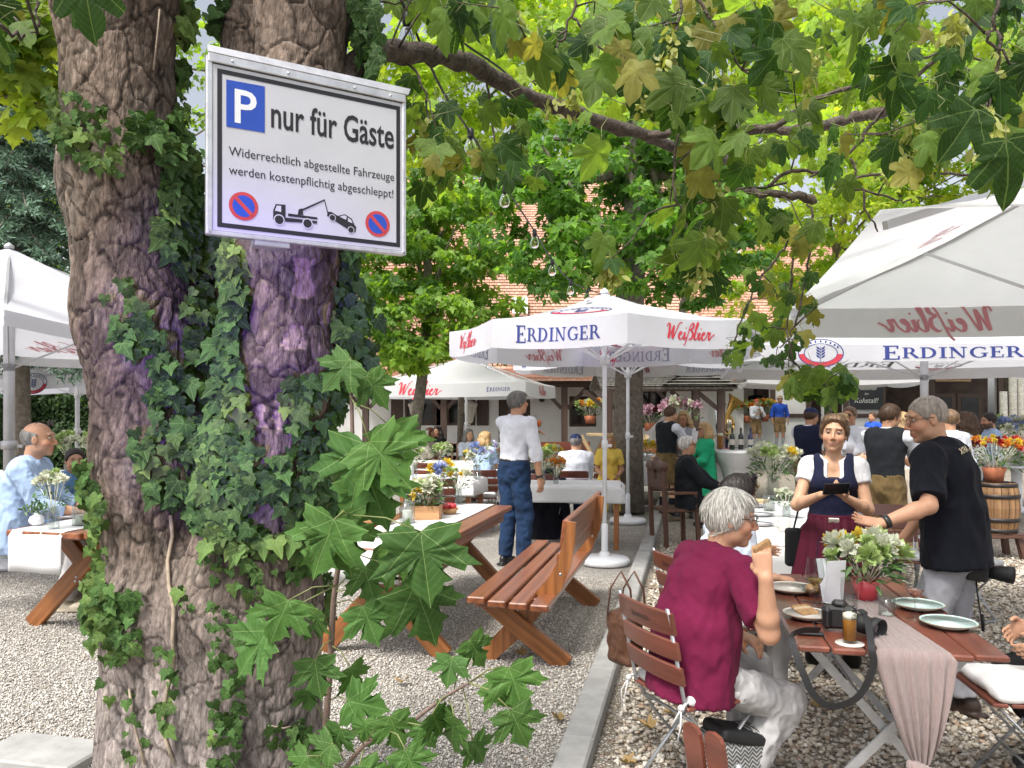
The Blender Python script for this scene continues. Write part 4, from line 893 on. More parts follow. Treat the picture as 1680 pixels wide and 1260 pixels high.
def parasol(label, base, r, n, rot, ze, za, vh, vsides=None, pole_r=.024, base_r=.27, fabric=None, prints=(), logos=(), sag=.03, group='beer garden parasols', through=True, pole_top=None, mast=True, flare=.10, polem=None, sleeve=True):
    """n-sided parasol; prints[i] names the print on the valance of side i"""
    fabric = fabric or FABRIC; base = np.asarray(base, float)
    t = thing('parasol', label, 'parasol', base, 0, group); polem = polem or POLEM
    ang = [rot + 2 * math.pi * i / n for i in range(n)]; C = np.array([(r * math.cos(a), r * math.sin(a), ze) for a in ang]); A = V(0, 0, za)
    cb = MB(); S, Tn = 7, 9
    def pt(i, s, u):
        e = C[i] * (1 - u) + C[(i + 1) % n] * u; p = A + (e - A) * s; p = p.copy(); q = 4 * u * (1 - u)
        p[2] -= sag * q * s * r + .04 * r * math.sin(math.pi * s) * (1 - .3 * q); return p
    for i in range(n):
        L = [pt(i, a / S, b / Tn) for a in range(S + 1) for b in range(Tn + 1)]; w = Tn + 1
        F = [(a * w + b, a * w + b + 1, (a + 1) * w + b + 1, (a + 1) * w + b) for a in range(S) for b in range(Tn)]
        cb.add(L, F, 0, None, True)
    cano = cb.build('canopy', fabric, t)
    vb = MB()
    def vpt(i, u, h):
        p = pt(i, 1, u); mid = (C[i] + C[(i + 1) % n]) / 2; o = unit(V(mid[0], mid[1], 0))
        return p + V(0, 0, -h) + o * (.002 + flare * h * math.sin(math.pi * u) + .02 * h * math.sin(u * 19 + i))
    if vh:
        for i in (range(n) if vsides is None else vsides):
            L = [vpt(i, b / Tn, vh * a / 3) for a in range(4) for b in range(Tn + 1)]; w = Tn + 1
            vb.add(L, [(a * w + b, (a + 1) * w + b, (a + 1) * w + b + 1, a * w + b + 1) for a in range(3) for b in range(Tn)], 0, None, True)
        vb.build('valance', fabric, cano)
    pb = MB(); pin = MB(); used = set()
    for i, what in enumerate(prints):
        if not what: continue
        mid = (C[i] + C[(i + 1) % n]) / 2; o = unit(V(mid[0], mid[1], 0)); ex = np.cross(UP, o); side = np.linalg.norm(C[(i + 1) % n] - C[i]); sgn = 1 if ex @ (C[(i + 1) % n] - C[i]) > 0 else -1
        items = what if isinstance(what, list) else [what]
        for (w_, cen, wid, *vq) in [(q if isinstance(q, tuple) else (q, .5, None)) for q in items]:
            vq = vq[0] if vq else 1.0
            polys, tot = P_ERD if w_ == 'E' else P_SCR if w_ == 'W' else (None, 2.0)
            wd = wid or side * (.62 if w_ == 'E' else .42)
            hh = wd / tot
            if w_ == 'E': base_h = vh * .5 + hh * .5 * vq
            elif w_ == 'W': base_h = vh * .5 + hh * .75 * vq
            else: base_h = vh * .5
            def mapf(x, y, off, vq=vq, i=i, wd=wd, base_h=base_h, o=o, sgn=sgn, side=side, cen=cen, lg=(polys is None)):
                u = cen + ((x - (0 if lg else wd / 2)) / side) * 1.0
                if sgn < 0: u = 1 - u
                u = min(max(u, 0), 1); return vpt(i, u, base_h - y * vq) + o * off
            if polys is None:
                for (p, mi) in P_LOGO: pb.add([mapf(a * wd / 2, b * wd / 2, .004) for a, b in p], [tuple(range(len(p)))], mi)
            else:
                put_polys(pb, polys, wd, tot, mapf, .004, 0 if w_ == 'E' else 1)
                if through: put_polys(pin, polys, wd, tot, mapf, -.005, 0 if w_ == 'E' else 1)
    for (i, kind, s0, wd, through_only, ii, *dx) in logos:
        dx = dx[0] if dx else 0
        mid = (C[i] + C[(i + 1) % n]) / 2; o = unit(V(mid[0], mid[1], 0)); ex = np.cross(UP, o); side = np.linalg.norm(C[(i + 1) % n] - C[i]); sgn = 1 if ex @ (C[(i + 1) % n] - C[i]) > 0 else -1
        slope = np.linalg.norm(mid - A); nrm = unit(np.cross(ex, unit(A - mid)));
        if nrm[2] < 0: nrm = -nrm
        def mapp(x, y, off, dx=dx):
            s = s0 - y / slope; u = .5 + sgn * ((x + dx) / (side * s)); return pt(i, s, u) + nrm * off
        if kind == 'L':
            for (p, mi) in P_LOGO:
                q = [(a * wd / 2, b * wd / 2) for a, b in p]
                if not through_only: pb.add([mapp(a, b, .005) for a, b in q], [tuple(range(len(q)))], mi)
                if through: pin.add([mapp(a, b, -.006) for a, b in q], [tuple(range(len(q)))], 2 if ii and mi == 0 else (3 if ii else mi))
        else:
            polys, tot = P_ERD if kind == 'E' else P_SCR
            mf = lambda x, y, off: mapp(x - wd / 2, y, off)
            if not through_only: put_polys(pb, polys, wd, tot, mf, .005, 0 if kind == 'E' else 1)
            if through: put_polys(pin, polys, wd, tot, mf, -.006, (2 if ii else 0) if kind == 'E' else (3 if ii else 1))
    if pb.n: pb.build('print', [INK, INKR], cano)
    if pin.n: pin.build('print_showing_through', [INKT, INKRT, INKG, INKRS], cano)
    hub = za - .22
    for i in range(n):
        rb = MB(); e = C[i] * .985 + V(0, 0, -.025); a0 = A + (C[i] - A) * .03 + V(0, 0, -.06); rb.beam(a0, e, .018 + .006 * (n == 4), .026 + .01 * (n == 4), None, 0)
        rb.build('rib', polem, t)
        sb_ = MB(); m0 = a0 + (e - a0) * .5 + V(0, 0, -.012); sb_.beam(V(0, 0, ze - .30) + unit(V(C[i][0], C[i][1], 0)) * .05, m0, .012, .02); sb_.build('strut', polem, t)
    hb = MB(); hb.lathe([(.03, ze - .36), (.055, ze - .34), (.055, ze - .26), (.03, ze - .24)], n=16); hb.lathe([(.01, za - .02), (.05, za - .005), (.05, za + .02), (.02, za + .045), (0, za + .06)], n=16); hb.build('hub', polem, t)
    if mast:
        pl = MB(); pl.lathe([(pole_r, .02), (pole_r, za - .03)], n=16); 
        if sleeve: pl.lathe([(pole_r, .02), (pole_r * 1.5, .03), (pole_r * 1.5, .42), (pole_r, .44)], n=16); pl.box((pole_r * 2.2, 0, 1.28), (.05, .02, .03)); pl.lathe([(pole_r, 1.24), (pole_r * 1.45, 1.25), (pole_r * 1.45, 1.33), (pole_r, 1.34)], n=14)
        pl.build('pole', polem, t)
        if base_r:
            bb = MB(); bb.lathe([(0, .005), (base_r * .97, .005), (base_r, .02), (base_r, .05), (base_r * .93, .07), (base_r * .35, .085), (.055, .09), (.055, .13), (0, .13)], n=36); bb.build('base', polem, t)
    return t
E, W = 'E', 'W'
q8 = 2 * math.pi / 8
Ab = PZ(992, 925); Ab[2] = 0
parasol('white eight sided beer parasol in front over the centre aisle', Ab, 1.68, 8, R(-90), 2.51, 2.93, .265, prints=[W, E, W, E, W, E, W, E], logos=[(7, 'L', .55, .62, False, False), (3, 'L', .93, .72, True, False), (4, 'L', .93, .72, True, False)], sag=.02)
Bb = PZ(1030, 858); Bb[2] = 0
parasol('white beer parasol half hidden behind the nearest eight sided one', Bb, 1.72, 8, R(-80), 2.50, 2.9, .25, prints=[E, W, E, W, E, W, E, W], sag=.02)
rotq = AX  # garden axis
def sq(label, cx, cy_, size, ze, za, vh, **kw):
    return parasol(label, (cx, cy_, 0), size / math.sqrt(2), 4, R(45) - AX, ze, za, vh, **kw)
c = P(722, 640, 22.5)
sq('square cream parasol in front of the inn windows behind the standing man', c[0] + .75, 22.5, 4.4, 2.42, 3.25, .36, fabric=FABRICG, prints=[None, None, [('W', .36, 1.25), ('E', .84, .62)], [('W', .5, 1.0)]], base_r=.35, pole_r=.04, sag=.015)
sq('huge square parasol seen from below at the upper right corner', 3.50, 4.53, 3.25, 2.5, 3.2, .24, vsides=[0], flare=.0, fabric=FABRICG, prints=[[('W', .66, .88, .85), ('E', .22, 1.2)]], logos=[(1, 'W', .62, .6, True, False)], pole_r=.05, sag=.012, polem=GPOLE, base_r=.4)
sq('large square parasol with blue lettering above the man in black', 5.95, 11.35, 5.5, 2.44, 3.25, .19, fabric=FABRIC, prints=[None, None, [('L', .17, .50), ('E', .42, 1.42, .55)], None], logos=[(0, 'E', .93, 2.1, True, True, .9), (0, 'L', .93, .75, True, True, -.9)], pole_r=.055, sag=.01, polem=GPOLE, base_r=.5)
c = P(1300, 600, 21.0)
sq('grey white square parasol near the band at the bar window', c[0] + 1.0, 21.5, 4.2, 2.50, 3.35, .12, fabric=FABRICG, base_r=.35, pole_r=.04)
sq('tall square parasol left of the ivy tree over the bald man', P(15, 0, 8.4)[0], 8.4, 4.1, 2.42, 3.40, .12, fabric=FABRIC, logos=[(2, 'L', .86, .55, False, False, .95), (0, 'W', .9, 1.1, True, False, 1.0), (3, 'W', .85, 1.0, True, False)], pole_r=.055, base_r=.4, polem=GPOLE)
sq('square parasol farther back on the left before the hedge', P(127, 0, 14.5)[0], 14.5, 4.0, 2.25, 3.0, .2, fabric=FABRIC, prints=[None, None, [('E', .3, 1.2), ('L', .75, .5)], [('W', .5, 1.2)]], pole_r=.04, base_r=.35)
sq('square parasol at the far left edge near the hedge', P(-120, 0, 18)[0], 18, 4.0, 2.3, 3.0, .2, fabric=FABRICG, pole_r=.04, base_r=.35)

# ================================================================== BUILDINGS
DTIM = wood('dark_timber', (.028, .016, .012), (.075, .042, .030), .6, .8, .05)
PLAS = pm('white_plaster', (.72, .71, .70), .9, .07, 1.5, .5, 40, spec=.2, dirt=((.52, .50, .46), 1.3, .5), bdist=.01)
DARK = pm('dark_interior', (.018, .014, .012), .9, .4, 3, 0)
def tilemat(name, a, b_, rw=.19, rh=.17):
    m, nt, ns, ls, b = new_mat(name); at = N(nt, 'ShaderNodeAttribute', attribute_name='gc').outputs['Vector']
    br = N(nt, 'ShaderNodeTexBrick'); ls.new(at, br.inputs[0]); br.inputs['Color1'].default_value = (*a, 1); br.inputs['Color2'].default_value = (*b_, 1); br.inputs['Mortar'].default_value = (a[0] * .62, a[1] * .55, a[2] * .55, 1)
    br.inputs['Scale'].default_value = 1.0; br.inputs['Mortar Size'].default_value = .011; br.inputs['Mortar Smooth'].default_value = .6; br.inputs['Brick Width'].default_value = rw; br.inputs['Row Height'].default_value = rh; br.inputs['Bias'].default_value = 0
    nz = N(nt, 'ShaderNodeTexNoise', i_Scale=.6, i_Detail=6.0); ls.new(at, nz.inputs[0]); c = mixc(nt, 1.0, br.outputs[0], ramp(nt, nz.outputs[0], [(.3, .72), (.7, 1.2)]), 'MULTIPLY'); ls.new(c, b.inputs['Base Color'])
    b.inputs['Roughness'].default_value = .85; bn = N(nt, 'ShaderNodeBump', i_Strength=.8, i_Distance=.03); ls.new(br.outputs['Fac'], bn.inputs['Height']); bn.invert = True; ls.new(bn.outputs[0], b.inputs['Normal']); return m
TILE = tilemat('clay_tiles', (.50, .255, .175), (.60, .35, .26))
SHIN = tilemat('grey_shingles', (.17, .155, .14), (.25, .235, .215), .14, .22)
def slope(name, x0, x1, ya, za, yb, zb, mat, parent, th=.12):
    """roof slope from the eave (ya, za) to the ridge (yb, zb); courses follow the slope"""
    L = math.hypot(yb - ya, zb - za); mb = MB(); n_ = unit(V(0, -(zb - za), yb - ya)); k = 24; v = []; g = []
    rows = int(L / .17)
    for i in range(rows):                          # every course of tiles is a real step
        s0, s1 = i / rows, (i + 1) / rows
        for (s, o) in ((s0, .028), (s1, .004)):
            for x in (x0, x1): v.append(V(x, ya + (yb - ya) * s, za + (zb - za) * s) + n_ * o); g.append((x, s * L + (.001 if o > .01 else -.001), 0))
    F = []
    for i in range(rows): F += [(4 * i, 4 * i + 1, 4 * i + 3, 4 * i + 2)] + ([(4 * i + 2, 4 * i + 3, 4 * i + 5, 4 * i + 4)] if i < rows - 1 else [])
    mb.add(v, F, 0, g); d = [V(x0, ya, za), V(x1, ya, za), V(x1, yb, zb), V(x0, yb, zb)]
    mb.add([q - n_ * th for q in d] + d, [(3, 2, 1, 0), (0, 1, 5, 4), (1, 2, 6, 5), (3, 0, 4, 7)], 0, None)
    return mb.build(name, mat, parent, world=True)
BY = 27.5
inn = thing('inn', 'long white inn with a steep orange tiled roof behind the garden', 'building', (0, BY, 0))
X0, X1 = -9.5, 8.1
def bwall(mb, x0, x1, z0, z1, y=BY, d=.3, m=0): mb.box(((x0 + x1) / 2, y + d / 2, (z0 + z1) / 2), (x1 - x0, d, z1 - z0), None, m)
def bx(px, Y=BY): return (px - 840) / FPX * Y
def bz(py, Y=BY): return CAM_H + (HOR - py) / FPX * Y
wins = [(bx(664), bx(714), bz(698), bz(650)), (bx(733), bx(780), bz(698), bz(650)), (bx(818), bx(870), 0.02, bz(648)), (bx(934), bx(978), bz(700), bz(650)), (bx(1040), bx(1094), bz(702), bz(640))]
wm = MB(); xs = [X0] + [q for w in wins for q in w[:2]] + [X1]
for i in range(0, len(xs), 2): bwall(wm, xs[i], xs[i + 1], 0, 3.3)
for (a, b, z0, z1) in wins: bwall(wm, a, b, z1, 3.3); (bwall(wm, a, b, 0, z0) if z0 > .1 else None)
wm.build('wall', PLAS, inn, world=True)
gm = MB()
for sx_ in (X0, X1): gm.prism([(0, 3.3), (7, 11.6), (14, 3.3), (14, 0), (0, 0)], (sx_, BY + .31, 0), (0, 1, 0), (0, 0, 1), .3)
gm.build('gable_wall', PLAS, inn, world=True)
bm_ = MB(); bwall(bm_, X0, X1, 0, 3.3, BY + 3.2, .2); bm_.build('room_back_wall', pm('room_wall', (.22, .15, .10), .9, .3, 2, 0), inn, world=True)
slope('roof', X0 - .4, X1 + .4, BY - .7, 2.95, BY + 7, 11.8, TILE, inn); slope('roof', X0 - .4, X1 + .4, BY + 14.7, 2.95, BY + 7, 11.8, TILE, inn)
GLASS = pm('window_glass', (.03, .032, .035), .08, .3, 2, .02, 8, spec=.8)
WARM = MATS.get('warm') or None
m_, nt_, ns_2, ls_2, b_2 = new_mat('warm_lamp'); b_2.inputs['Base Color'].default_value = (.9, .6, .3, 1); b_2.inputs['Emission Color'].default_value = (1, .66, .26, 1); b_2.inputs['Emission Strength'].default_value = 3.0; WARM = m_
for k, (a, b, z0, z1) in enumerate(wins):
    if z0 < .1:
        d = MB(); d.box(((a + b) / 2, BY + .2, (z0 + z1) / 2), (b - a, .06, z1 - z0)); d.build('door', DTIM, inn, world=True); continue
    f = MB(); y = BY + .06; w_ = .09
    f.box(((a + b) / 2, y, z1 - w_ / 2), (b - a, .12, w_)); f.box(((a + b) / 2, y, z0 + w_ / 2), (b - a, .12, w_)); f.box((a + w_ / 2, y, (z0 + z1) / 2), (w_, .12, z1 - z0 - 2 * w_)); f.box((b - w_ / 2, y, (z0 + z1) / 2), (w_, .12, z1 - z0 - 2 * w_))
    f.box(((a + b) / 2, y, (z0 + z1) / 2), (.06, .1, z1 - z0 - 2 * w_)); win = f.build('window', DTIM, inn, world=True)
    g = MB(); g.box(((a + b) / 2, BY + .14, (z0 + z1) / 2), (b - a - .1, .012, z1 - z0 - .1)); o = g.build('pane', GLASS, inn, world=True); o.parent = win
    if k < 2:
        sh = MB()
        for sx_ in (a - .26, b + .26): sh.box((sx_, BY - .03, (z0 + z1) / 2), (.44, .05, z1 - z0))
        for q, sx_ in enumerate((a - .26, b + .26)):
            s_ = MB(); s_.box((sx_, BY - .03, (z0 + z1) / 2), (.42, .05, z1 - z0)); s_.box((sx_, BY - .065, z1 - .2), (.36, .02, .08)); s_.box((sx_, BY - .065, z0 + .2), (.36, .02, .08)); s_.build('shutter', DTIM, inn, world=True)
rw = P(852, 498, 26); mb = MB(); wy = BY + (rw[2] - 2.95) / (11.8 - 2.95) * 7.7 - .7; rs = unit(V(0, 7.7, 8.85)); rn = unit(V(0, -8.85, 7.7)); cx_ = V(bx(853, wy), wy, rw[2] + .2)
mb.box(cx_ + rn * .1, (.55, .9, .14), (V(1, 0, 0), rs, rn)); o = mb.build('roof_window', ALU, inn, world=True); mb = MB(); mb.box(cx_ + rn * .18, (.42, .74, .03), (V(1, 0, 0), rs, rn)); g = mb.build('pane', pm('sky_glass', (.55, .6, .66), .1, .1, 3, 0), inn, world=True); g.parent = o
ch = P(1188, 470, 31); mb = MB(); mb.box((ch[0], 31, ch[2] - 1.2), (.9, .9, 4.6)); mb.box((ch[0], 31, ch[2] + 1.2), (1.05, 1.05, .2)); mb.build('chimney', PLAS, inn, world=True)
# lit ceiling lamps behind the right-hand window
for (px, py) in ((1052, 668), (1073, 656), (1072, 668), (945, 658)):
    c = P(px, py, BY + 1.0); l_ = thing('pendant_lamp', 'glowing yellow pendant lamp behind the inn window', 'lamp', c, 0, 'lit lamps inside the inn')
    s_ = MB(); s_.lathe([(.02, .12), (.16, .02), (.17, 0), (.15, 0), (.02, .08)], n=16); s_.build('shade', WARM, l_); s_ = MB(); s_.tube([(0, 0, .1), (0, 0, .9)], .008, 5); s_.build('cord', BLK, l_)
# veranda: posts, braces and an eave beam
ver = thing('veranda', 'dark timber veranda posts and beam along the white inn', 'veranda', (0, BY - 1.5, 0)); vy = BY - 1.5
mb = MB(); mb.beam((bx(560, vy), vy, 2.55), (bx(1200, vy), vy, 2.55), .16, .2); mb.build('beam', DTIM, ver, world=True)
for px in (600, 728, 926, 1000, 1110):
    mb = MB(); x = bx(px, vy); mb.beam((x, vy, 0), (x, vy, 2.45), .2, .2); po = mb.build('post', DTIM, ver, world=True)
    for sg in (-1, 1): mb = MB(); mb.beam((x + sg * .1, vy, 1.75), (x + sg * .75, vy, 2.45), .1, .12); q = mb.build('brace', DTIM, ver, world=True); q.parent = po
slope('roof', bx(560, vy), bx(1200, vy), BY - 2.1, 2.72, BY + .05, 3.25, TILE, ver, .08)
# carved white head ornaments and black lanterns on the wall
ORN = pm('plaster_ornament', (.62, .58, .50), .9, .15, 10, .4, 50)
for px in (682, 771):
    c = P(px, 672, BY - .35); t = thing('wall_ornament', 'pale carved head ornament hanging before a dark inn window', 'ornament', c, 0, 'carved heads at the inn windows')
    sdf_obj('carving', [ell((0, 0, .05), (.22, .14, .26)), cone((0, -.02, -.1), (0, 0, -.36), .17, .12, .08), ell((0, -.14, .02), (.035, .05, .08), None, .03), ell((-.09, -.12, .09), (.05, .04, .04), None, .02, 's'), ell((.09, -.12, .09), (.05, .04, .04), None, .02, 's'), ell((0, -.13, -.13), (.1, .04, .03), None, .02, 's'), cone((-.2, 0, .16), (.2, 0, .16), .07, .07, .06)], .02, ORN, t)
for px in (742, 889):
    c = P(px, 652, BY - .3); t = thing('wall_lantern', 'small black iron lantern on the white inn wall', 'lantern', c, 0, 'black lanterns on the inn wall')
    mb = MB(); mb.lathe([(.03, .22), (.13, .12), (.15, .1), (.12, .1), (.09, -.14), (.0, -.17)], n=6, smooth=False); mb.build('housing', LAMPM, t); mb = MB(); mb.tube([(0, 0, .2), (0, .1, .32), (0, .28, .3)], .012, 6); mb.build('bracket', LAMPM, t)
# shingle-roofed well shelter
shx, shy = bx(1085, 20.5), 20.5
shl = thing('shelter', 'open timber shelter with grey wooden shingle roof and carved braces', 'shelter', (shx, shy, 0))
x0, x1 = bx(985, 20.5), bx(1186, 20.5)
for (a, b, ya, yb) in ((x0 - .1, x1 + .1, shy - 1.0, shy + .4),): slope('roof', a, b, ya, bz(637, 20.5), yb, bz(606, 20.5), SHIN, shl, .06); slope('roof', a, b, shy + 1.8, bz(637, 20.5), yb, bz(606, 20.5), SHIN, shl, .06)
mb = MB(); hx = bx(1135, 20.5); e = .95
ring = [V(hx - e, shy - 1.35, bz(636, 20.5)), V(hx + e, shy - 1.35, bz(636, 20.5)), V(hx + e, shy + .5, bz(636, 20.5)), V(hx - e, shy + .5, bz(636, 20.5))]; apx = V(hx, shy - .45, bz(606, 20.5))
for i in range(4):
    a, b = ring[i], ring[(i + 1) % 4]; rows = 6
    for k in range(rows):
        s0, s1 = k / rows, (k + 1) / rows; L = [a + (apx - a) * s0, b + (apx - b) * s0, b + (apx - b) * s1, a + (apx - a) * s1]; L[0] = L[0] + V(0, 0, .05); L[1] = L[1] + V(0, 0, .05)
        mb.add(L, [(0, 1, 2, 3)], 0, [(q[0] + q[1], s_ * 1.3, 0) for q, s_ in zip(L, (s0, s0, s1, s1))])
mb.build('porch_roof', SHIN, shl, world=True)
for px in (992, 1128, 1168):
    x = bx(px, 20.5); mb = MB(); mb.beam((x, shy - .9, 0), (x, shy - .9, bz(638, 20.5)), .17, .17); po = mb.build('post', DTIM, shl, world=True); mb = MB(); mb.beam((x - .62, shy - .9, bz(643, 20.5)), (x - .06, shy - .9, bz(672, 20.5)), .1, .1); q = mb.build('brace', DTIM, shl, world=True); q.parent = po
mb = MB(); mb.beam((x0, shy - .9, bz(639, 20.5)), (x1, shy - .9, bz(639, 20.5)), .14, .14); mb.build('beam', DTIM, shl, world=True)
ov = thing('oven', 'white plastered outdoor oven with a sloping hood under the shelter', 'oven', (bx(1110, 21.5), 21.5, 0))
mb = MB(); mb.prism([(-.75, 0), (.95, 0), (.95, .95), (.75, 1.1), (.75, 2.3), (-.15, 2.3), (-.3, 1.5), (-.75, 1.05)], (bx(1110, 21.5), 21.1, 0), (1, 0, 0), (0, 0, 1), .9); mb.build('body', PLAS, ov, world=True)

# the timber-framed barn on the right
barn = thing('barn', 'white timber framed barn with dark open front and serving window', 'building', (12, 28.5, 0)); Y2 = 28.0
TX = lambda px: bx(px, Y2); TZ = lambda py: bz(py, Y2)
mb = MB(); top = 4.6
ops = [(1176, 1209, 617, 684), (1217, 1266, 612, 680), (1327, 1387, 614, 735), (1450, 1520, 614, 757), (1530, 1640, 614, 757)]
xs = [TX(1160)] + [TX(q) for o in ops for q in o[:2]] + [TX(1760)]
for i in range(0, len(xs), 2): bwall(mb, xs[i], xs[i + 1], 0, top, Y2)
for (a, b, z1, z0) in ops: bwall(mb, TX(a), TX(b), TZ(z1), top, Y2); (bwall(mb, TX(a), TX(b), 0, TZ(z0), Y2) if z0 < 740 else None)
mb.build('wall', PLAS, barn, world=True)
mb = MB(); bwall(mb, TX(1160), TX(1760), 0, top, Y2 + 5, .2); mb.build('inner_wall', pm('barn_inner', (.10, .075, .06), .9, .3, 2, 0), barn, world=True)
mb = MB(); bwall(mb, TX(1214), TX(1268), .4, top, Y2 + 2.2, .1); mb.build('kitchen_wall', pm('kitchen_wall', (.5, .45, .36), .9, .1, 2, 0), barn, world=True)
for (px0, px1, py0, py1) in ((1206, 1217, 560, 760), (1264, 1271, 560, 684), (1322, 1330, 560, 760), (1384, 1391, 560, 760), (1444, 1452, 560, 760), (1517, 1532, 560, 760), (1636, 1646, 560, 760)):
    q = MB(); q.box(((TX(px0) + TX(px1)) / 2, Y2 - .02, (TZ(py0) + max(TZ(py1), 0)) / 2), (TX(px1) - TX(px0), .1, TZ(py0) - max(TZ(py1), 0))); q.build('timber_post', DTIM, barn, world=True)
for (px0, px1, py, h) in ((1217, 1322, 682, .14), (1391, 1444, 682, .14), (1160, 1206, 687, .12), (1271, 1322, 614, .16), (1160, 1760, 606, .2)):
    q = MB(); q.box(((TX(px0) + TX(px1)) / 2, Y2 - .025, TZ(py)), (TX(px1) - TX(px0), .09, h)); q.build('timber_rail', DTIM, barn, world=True)
q = MB()
for i in range(2): q.box((TX(1552 + 44 * i), Y2 + .2, 1.15), (.9, .06, 2.3)); q.box((TX(1552 + 44 * i), Y2 + .16, 1.4), (.6, .03, 1.5), None, 1)
q.build('door', [DTIM, GLASS], barn, world=True)
slope('roof', TX(1150), TX(1800), Y2 - .8, 4.3, Y2 + 4, 8.8, TILE, barn)
ct = thing('serving_counter', 'dark wooden serving counter in the open barn front', 'counter', (TX(1585), Y2 - .6, 0)); mb = MB(); mb.box((TX(1585), Y2 - .6, .95), (2.4, .6, .08), None, 0, .01); mb.build('top', DTIM, ct, world=True); mb = MB(); mb.box((TX(1585), Y2 - .6, .45), (2.2, .45, .9)); mb.build('front', DTIM, ct, world=True)
SLATE = pm('slate_board', (.022, .024, .028), .7, .2, 4, .05, 60)
CHALK = pm('chalk', (.72, .72, .70), .9, .2, 60, 0)
bd = thing('blackboard', 'black chalk board with handwritten greeting on the barn wall', 'board', (TX(1419), Y2 - .1, TZ(672)))
c = V(TX(1419), Y2 - .1, (TZ(616) + TZ(672)) / 2); mb = MB(); mb.box(c, (TX(1445) - TX(1392), .04, TZ(616) - TZ(672)), None, 0); mb.build('slate', SLATE, bd, world=True)
mb = MB()
for (s, py, w, h) in (("Hallo &", 628, .5, .13), ("Willkommen", 640, .72, .13), ("im", 648, .14, .09), ("Kuhstall!", 661, .85, .18)): put_text(mb, s, V(TX(1419) - w / 2, Y2 - .125, TZ(py)), V(1, 0, 0), V(.0, 0, 1), w=w, h=h, shear=.3)
mb.build('chalk_writing', CHALK, bd, world=True)
sg_ = thing('wooden_sign', 'wooden beer garden sign hung in the barn opening', 'sign', (TX(1560), Y2 - .15, TZ(628))); mb = MB(); mb.box((TX(1560), Y2 - .15, TZ(620)), (1.25, .04, .28), None, 0, .01); mb.build('board', wood('sign_wood', (.16, .09, .04), (.35, .22, .11)), sg_, world=True)
mb = MB(); put_text(mb, "Biergarten", V(TX(1560) - .5, Y2 - .173, TZ(622.5)), V(1, 0, 0), UP, w=1.0, h=.14, bold=.02); mb.build('lettering', BLK, sg_, world=True)
sp = MB(); sp.box((TX(1290), 27.2, .2), (6.2, 1.6, .40), None, 0, .02); tag(sp.build('stone_platform', CONC), 'low grey stone platform the band stands on by the barn', 'platform')
BIR = pm('birch_bark', (.66, .62, .55), .8, .12, 6, .3, 40, dirt=((.05, .045, .04), 16, .9), stretch=(1, 1, 3))
for i, (px, h) in enumerate(((1646, 2.3), (1661, 2.9), (1675, 2.7), (1690, 2.8))):
    x = bx(px, 25.5); mb = MB(); mb.tube([(0, 0, 0), (.02, 0, h * .5), (0, 0, h)], [.13, .12, .11], 12); o = mb.build('birch_log', BIR); o.location = (x, 25.5, 0); tag(o, 'pale birch log standing upright at the barn corner', 'log', 'upright birch logs by the barn')

# ================================================================== TREES AND HEDGES
FOL = leafmat('foliage', .55, 0, .6, tint=(2.0, 1.9, .55))
FOL2 = leafmat('needles', .15, 0, .7, tint=(1.0, 1.1, .7))
TRB = pm('far_bark', (.20, .17, .14), .95, .35, 14, 1.0, 40, dirt=((.22, .22, .18), 10, .5), bdist=.02)
def bgtree(name, label, base, trunk, crown, n_clump, n_leaf, lsize, cols, outline=SMALL, trunk_r=.16, flat=.55, cr=.22, group=None, seed=1, limbs=10, thick=True):
    """trunk: world points; crown: list of (centre, radii) ellipsoids filled with leaf clumps"""
    rng = np.random.default_rng(seed); t = thing(name, label, 'tree', base, 0, group)
    mb = MB(); tp = np.asarray(trunk, float); mb.tube(tp, np.linspace(trunk_r, trunk_r * .55, len(tp)), 10); mb.build('trunk', TRB, t, world=True)
    vol = np.array([np.prod(r) for c, r in crown]); vol = vol / vol.sum(); cl = []
    for k in rng.choice(len(crown), n_clump, p=vol):
        c, r = crown[k]; d = rng.normal(size=3); d /= np.linalg.norm(d); cl.append(np.asarray(c) + d * np.asarray(r) * (.45 + .6 * rng.random() ** .6))
    cl = np.array(cl); lb = MB()
    for k in rng.choice(n_clump, min(limbs, n_clump), replace=False):
        e = cl[k]; a = tp[rng.integers(max(1, len(tp) // 2), len(tp))]; m_ = (a + e) / 2 + rng.normal(0, .18, 3) + UP * .12; lb.tube([a, m_, e], [trunk_r * .4, trunk_r * .22, trunk_r * .07], 6)
    lb.build('limbs', TRB, t, world=True)
    rc = np.mean([np.mean(r) for c, r in crown]) * cr; w = rng.choice(n_clump, n_leaf); crs = rc * rng.uniform(.6, 1.5, n_clump)
    d = rng.normal(size=(n_leaf, 3)); d /= np.linalg.norm(d, axis=1)[:, None]; b_ = cl[w] + d * (crs[w] * rng.uniform(.2, 1.0, n_leaf) ** .5)[:, None] * np.array([1, 1, flat])
    dirs = d * np.array([1, 1, .2]) + rng.normal(0, .5, (n_leaf, 3)) + np.array([0, 0, -.55]); nr = rng.normal(0, .6, (n_leaf, 3)) + np.array([0, -.45, .8])
    tone = rng.uniform(0, 1, n_clump); tt = np.clip(tone[w] + rng.normal(0, .18, n_leaf), 0, 1)[:, None]; c = np.asarray(cols[0]) * (1 - tt) + np.asarray(cols[1]) * tt
    leaf_obj('crown', outline, b_, dirs, nr, lsize * rng.uniform(.6, 1.25, n_leaf), c * rng.uniform(.75, 1.3, (n_leaf, 1)), FOL, t, False, .15, .3)
    return t
G1, G2, G3, G4 = (.085, .18, .038), (.24, .38, .06), (.06, .14, .038), (.40, .50, .075)
Yt = 13.0; c = PZ(700, 800); 
